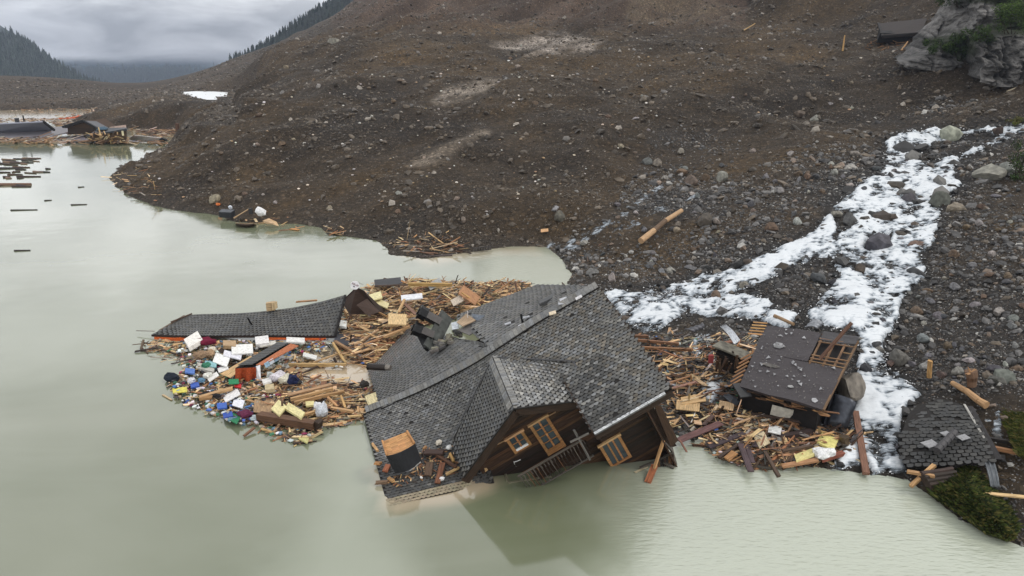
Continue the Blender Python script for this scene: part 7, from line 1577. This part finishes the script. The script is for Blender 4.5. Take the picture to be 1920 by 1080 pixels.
# bank of the brown channel
# ------------------------------------------------------------------ wooded ridge, far mountains fading out at the top
def ribbon(name, top, Ytop, bottom_drop, Yb, col, lab, n=160, m_=40, seed=1, amp=8, kind="structure", texs=.02, fade=None):
    us = np.linspace(top[0][0], top[-1][0], n); tv = np.interp(us, [t[0] for t in top], [t[1] for t in top])
    V = np.zeros((n, m_, 3))
    for i, u in enumerate(us):
        T = aty(u, tv[i], Ytop)
        for j in range(m_):
            f = j/(m_-1); V[i, j] = (T[0]*(1-f*(1-Yb/Ytop)), Ytop+(Yb-Ytop)*f, T[2]-bottom_drop*f**1.1)
    V[..., 2] += fbm(V[..., 0], V[..., 1], (Ytop-Yb)*.35, 5, seed)*amp*np.linspace(.2, 1, m_)[None]
    # far side
    I = np.arange(n*m_).reshape(n, m_); Fq = np.stack([I[:-1, :-1], I[:-1, 1:], I[1:, 1:], I[1:, :-1]], -1).reshape(-1, 4)
    B = V[:, 0].copy(); B[:, 1] += Ytop*.12; B[:, 2] -= bottom_drop*.8; o = n*m_; VV = np.r_[V.reshape(-1, 3), B]
    Fb = np.array([(I[i, 0], I[i+1, 0], o+i+1, o+i) for i in range(n-1)]); Fq = np.r_[Fq, Fb]
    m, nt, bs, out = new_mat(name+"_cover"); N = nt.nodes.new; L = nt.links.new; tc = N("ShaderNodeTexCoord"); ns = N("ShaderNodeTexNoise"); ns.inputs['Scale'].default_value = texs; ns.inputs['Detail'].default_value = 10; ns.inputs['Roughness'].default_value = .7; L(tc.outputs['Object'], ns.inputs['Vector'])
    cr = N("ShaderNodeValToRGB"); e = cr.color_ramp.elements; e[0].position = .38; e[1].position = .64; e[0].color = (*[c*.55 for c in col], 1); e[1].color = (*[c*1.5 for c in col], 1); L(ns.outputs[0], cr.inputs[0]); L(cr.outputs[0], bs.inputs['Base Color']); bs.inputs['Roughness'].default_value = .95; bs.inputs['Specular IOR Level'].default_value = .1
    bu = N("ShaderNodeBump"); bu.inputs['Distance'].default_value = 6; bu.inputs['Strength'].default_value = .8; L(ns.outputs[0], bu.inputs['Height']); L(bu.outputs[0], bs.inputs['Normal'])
    if fade:      # the top turns transparent by height, standing in for ragged cloud
        sp = N("ShaderNodeSeparateXYZ"); L(tc.outputs['Object'], sp.inputs[0]); n2 = N("ShaderNodeTexNoise"); n2.inputs['Scale'].default_value = fade[2]; n2.inputs['Detail'].default_value = 5; L(tc.outputs['Object'], n2.inputs['Vector'])
        ma = N("ShaderNodeMath"); ma.operation = 'MULTIPLY_ADD'; ma.inputs[1].default_value = -fade[3]; L(n2.outputs[0], ma.inputs[0]); L(sp.outputs[2], ma.inputs[2])
        mr = N("ShaderNodeMapRange"); mr.interpolation_type = 'SMOOTHSTEP'; mr.inputs[1].default_value = fade[0]-fade[3]*.5; mr.inputs[2].default_value = fade[1]-fade[3]*.5; L(ma.outputs[0], mr.inputs[0])
        tr = N("ShaderNodeBsdfTransparent"); mx = N("ShaderNodeMixShader"); L(mr.outputs[0], mx.inputs[0]); L(bs.outputs[0], mx.inputs[1]); L(tr.outputs[0], mx.inputs[2]); L(mx.outputs[0], out.inputs[0])
    o = mesh_np(name, VV, Fq, m); tag(o, lab, kind=kind); return V
VL = ribbon("left_mountain", [(-700, -420), (-300, -150), (0, 48), (60, 88), (110, 125), (165, 152), (230, 172)], 1500, 260, 900, (.026, .044, .034), "steep forested mountain side at the far left", seed=3, amp=22, texs=.03, fade=(50, 105, .006, 60))
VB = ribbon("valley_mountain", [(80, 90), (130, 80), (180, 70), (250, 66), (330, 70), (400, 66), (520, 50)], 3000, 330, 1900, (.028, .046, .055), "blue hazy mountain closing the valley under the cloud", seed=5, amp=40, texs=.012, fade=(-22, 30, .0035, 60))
VR = ribbon("wooded_ridge", [(430, 116), (458, 106), (500, 86), (545, 56), (600, 20), (660, -14), (760, -80), (900, -160)], 1100, 150, 800, (.022, .034, .020), "dark conifer-covered ridge above the landslide slope", seed=7, amp=10, texs=.08)
def conifer_mesh(seed):
    rs = random.Random(seed); bm_v = []; bm_f = []; T = []
    for k in range(9):
        z0 = .12+.86*k/9; r = .21*(1-z0)+.02; z1 = z0+.17; n = 7; i0 = len(bm_v); a0 = rs.uniform(0, 6)
        for i in range(n):
            a = a0+2*math.pi*i/n; rr = r*rs.uniform(.7, 1.25); bm_v.append((math.cos(a)*rr, math.sin(a)*rr, z0-rs.uniform(0, .05)))
        bm_v.append((rs.uniform(-.01, .01), 0, min(z1, 1.0)))
        for i in range(n): bm_f.append((i0+i, i0+(i+1) % n, i0+n))
    me = bpy.data.meshes.new("crown"); me.from_pydata(bm_v, [], bm_f); g = rs.uniform(.7, 1.3); a = me.attributes.new("tint", 'FLOAT_COLOR', 'FACE'); a.data.foreach_set("color", np.tile(np.array([.012*g, .021*g, .011*g, 1], np.float32), len(bm_f)))
    b = me.attributes.new("lc", 'FLOAT_VECTOR', 'POINT'); b.data.foreach_set("vector", np.array(bm_v, np.float32).ravel()); me.materials.append(M_LEAF)
    tm = bpy.data.meshes.new("trunk"); tv = [(math.cos(a)*.02, math.sin(a)*.02, 0) for a in (0, 2.1, 4.2)]+[(0, 0, .9)]; tm.from_pydata(tv, [], [(0, 1, 3), (1, 2, 3), (2, 0, 3)]); a = tm.attributes.new("tint", 'FLOAT_COLOR', 'FACE'); a.data.foreach_set("color", np.tile(np.array([.03, .02, .015, 1], np.float32), 3)); tm.materials.append(M_WOOD)
    return me, tm
CON = [conifer_mesh(i) for i in range(6)]
def conifer(p, h, lab, grp):
    me, tm = random.choice(CON); o = bpy.data.objects.new("conifer_tree", None); COL.objects.link(o); o.location = Vector(p); s = h*random.uniform(.8, 1.2); o.scale = (s, s, s); o.rotation_euler = (0, 0, random.uniform(0, 6)); tag(o, lab, "tree", grp)
    for d, n in ((me, "crown"), (tm, "trunk")): c = bpy.data.objects.new(n, d); COL.objects.link(c); c.parent = o
n_, mm_, _ = VR.shape
for k in range(230):
    i = random.uniform(3, n_*.66); j = abs(random.gauss(0, 1.6)); ii, jj = int(i), min(int(j), mm_-2); p = VR[ii, jj]*(1-(i-ii))+VR[ii+1, jj]*(i-ii)
    conifer(p-np.array([0, 0, 1]), 12, "dark conifer on the wooded ridge line at the upper left", "conifers on the wooded ridge")
def forest(V, n, h, name, lab, jmax, imax, tint):
    a, b, _ = V.shape; i = RNG.uniform(0, imax*(a-2), n); j = RNG.uniform(0, jmax*(b-2), n); ii, jj = i.astype(int), j.astype(int); fi, fj = (i-ii)[:, None], (j-jj)[:, None]
    P = V[ii, jj]*(1-fi)*(1-fj)+V[ii+1, jj]*fi*(1-fj)+V[ii, jj+1]*(1-fi)*fj+V[ii+1, jj+1]*fi*fj
    kp = P[:, 2] < forest_cut+RNG.normal(0, 8, n); P = P[kp]; n = len(P); s = h*RNG.uniform(.6, 1.3, n); C = np.array(tint)[None]*RNG.uniform(.5, 1.5, (n, 1)); me = [c[0].copy() for c in CON[:3]]
    for q in me: q.materials.clear(); q.materials.append(M_INST)
    scatter(name, lab, P-np.array([0, 0, 1]), np.stack([s, s, s], -1), np.stack([s*0, s*0, RNG.uniform(0, 6, n)], -1), C, me)
forest_cut = 900; forest(VR, 5000, 11, "ridge_forest", "dense conifer forest covering the ridge", .75, .8, (.014, .024, .014))
forest_cut = 60; forest(VL, 26000, 15, "mountain_forest", "conifer forest on the left mountain", .9, 1, (.022, .036, .022))
forest_cut = -25; forest(VB, 16000, 20, "valley_forest", "conifer forest on the valley mountain", .8, 1, (.022, .034, .026))
# air: one closed box of pale haze
def haze(dens):
    x0, x1, y0, y1, z0, z1 = -2600, 2600, -260, 3900, -420, 700
    V = [(x0, y0, z0), (x1, y0, z0), (x1, y1, z0), (x0, y1, z0), (x0, y0, z1), (x1, y0, z1), (x1, y1, z1), (x0, y1, z1)]
    me = bpy.data.meshes.new("haze"); me.from_pydata(V, [], [(3, 2, 1, 0), (4, 5, 6, 7), (0, 1, 5, 4), (1, 2, 6, 5), (2, 3, 7, 6), (3, 0, 4, 7)])
    m = bpy.data.materials.new("air"); m.use_nodes = True; nt = m.node_tree; nt.nodes.clear(); out = nt.nodes.new("ShaderNodeOutputMaterial"); v = nt.nodes.new("ShaderNodeVolumePrincipled"); v.inputs['Color'].default_value = (.62, .74, .97, 1); v.inputs['Density'].default_value = dens; v.inputs['Anisotropy'].default_value = .2
    nt.links.new(v.outputs[0], out.inputs['Volume']); me.materials.append(m); o = bpy.data.objects.new("haze", me); COL.objects.link(o); tag(o, "thin bluish air haze over the valley", kind="stuff")
haze(0.00013)
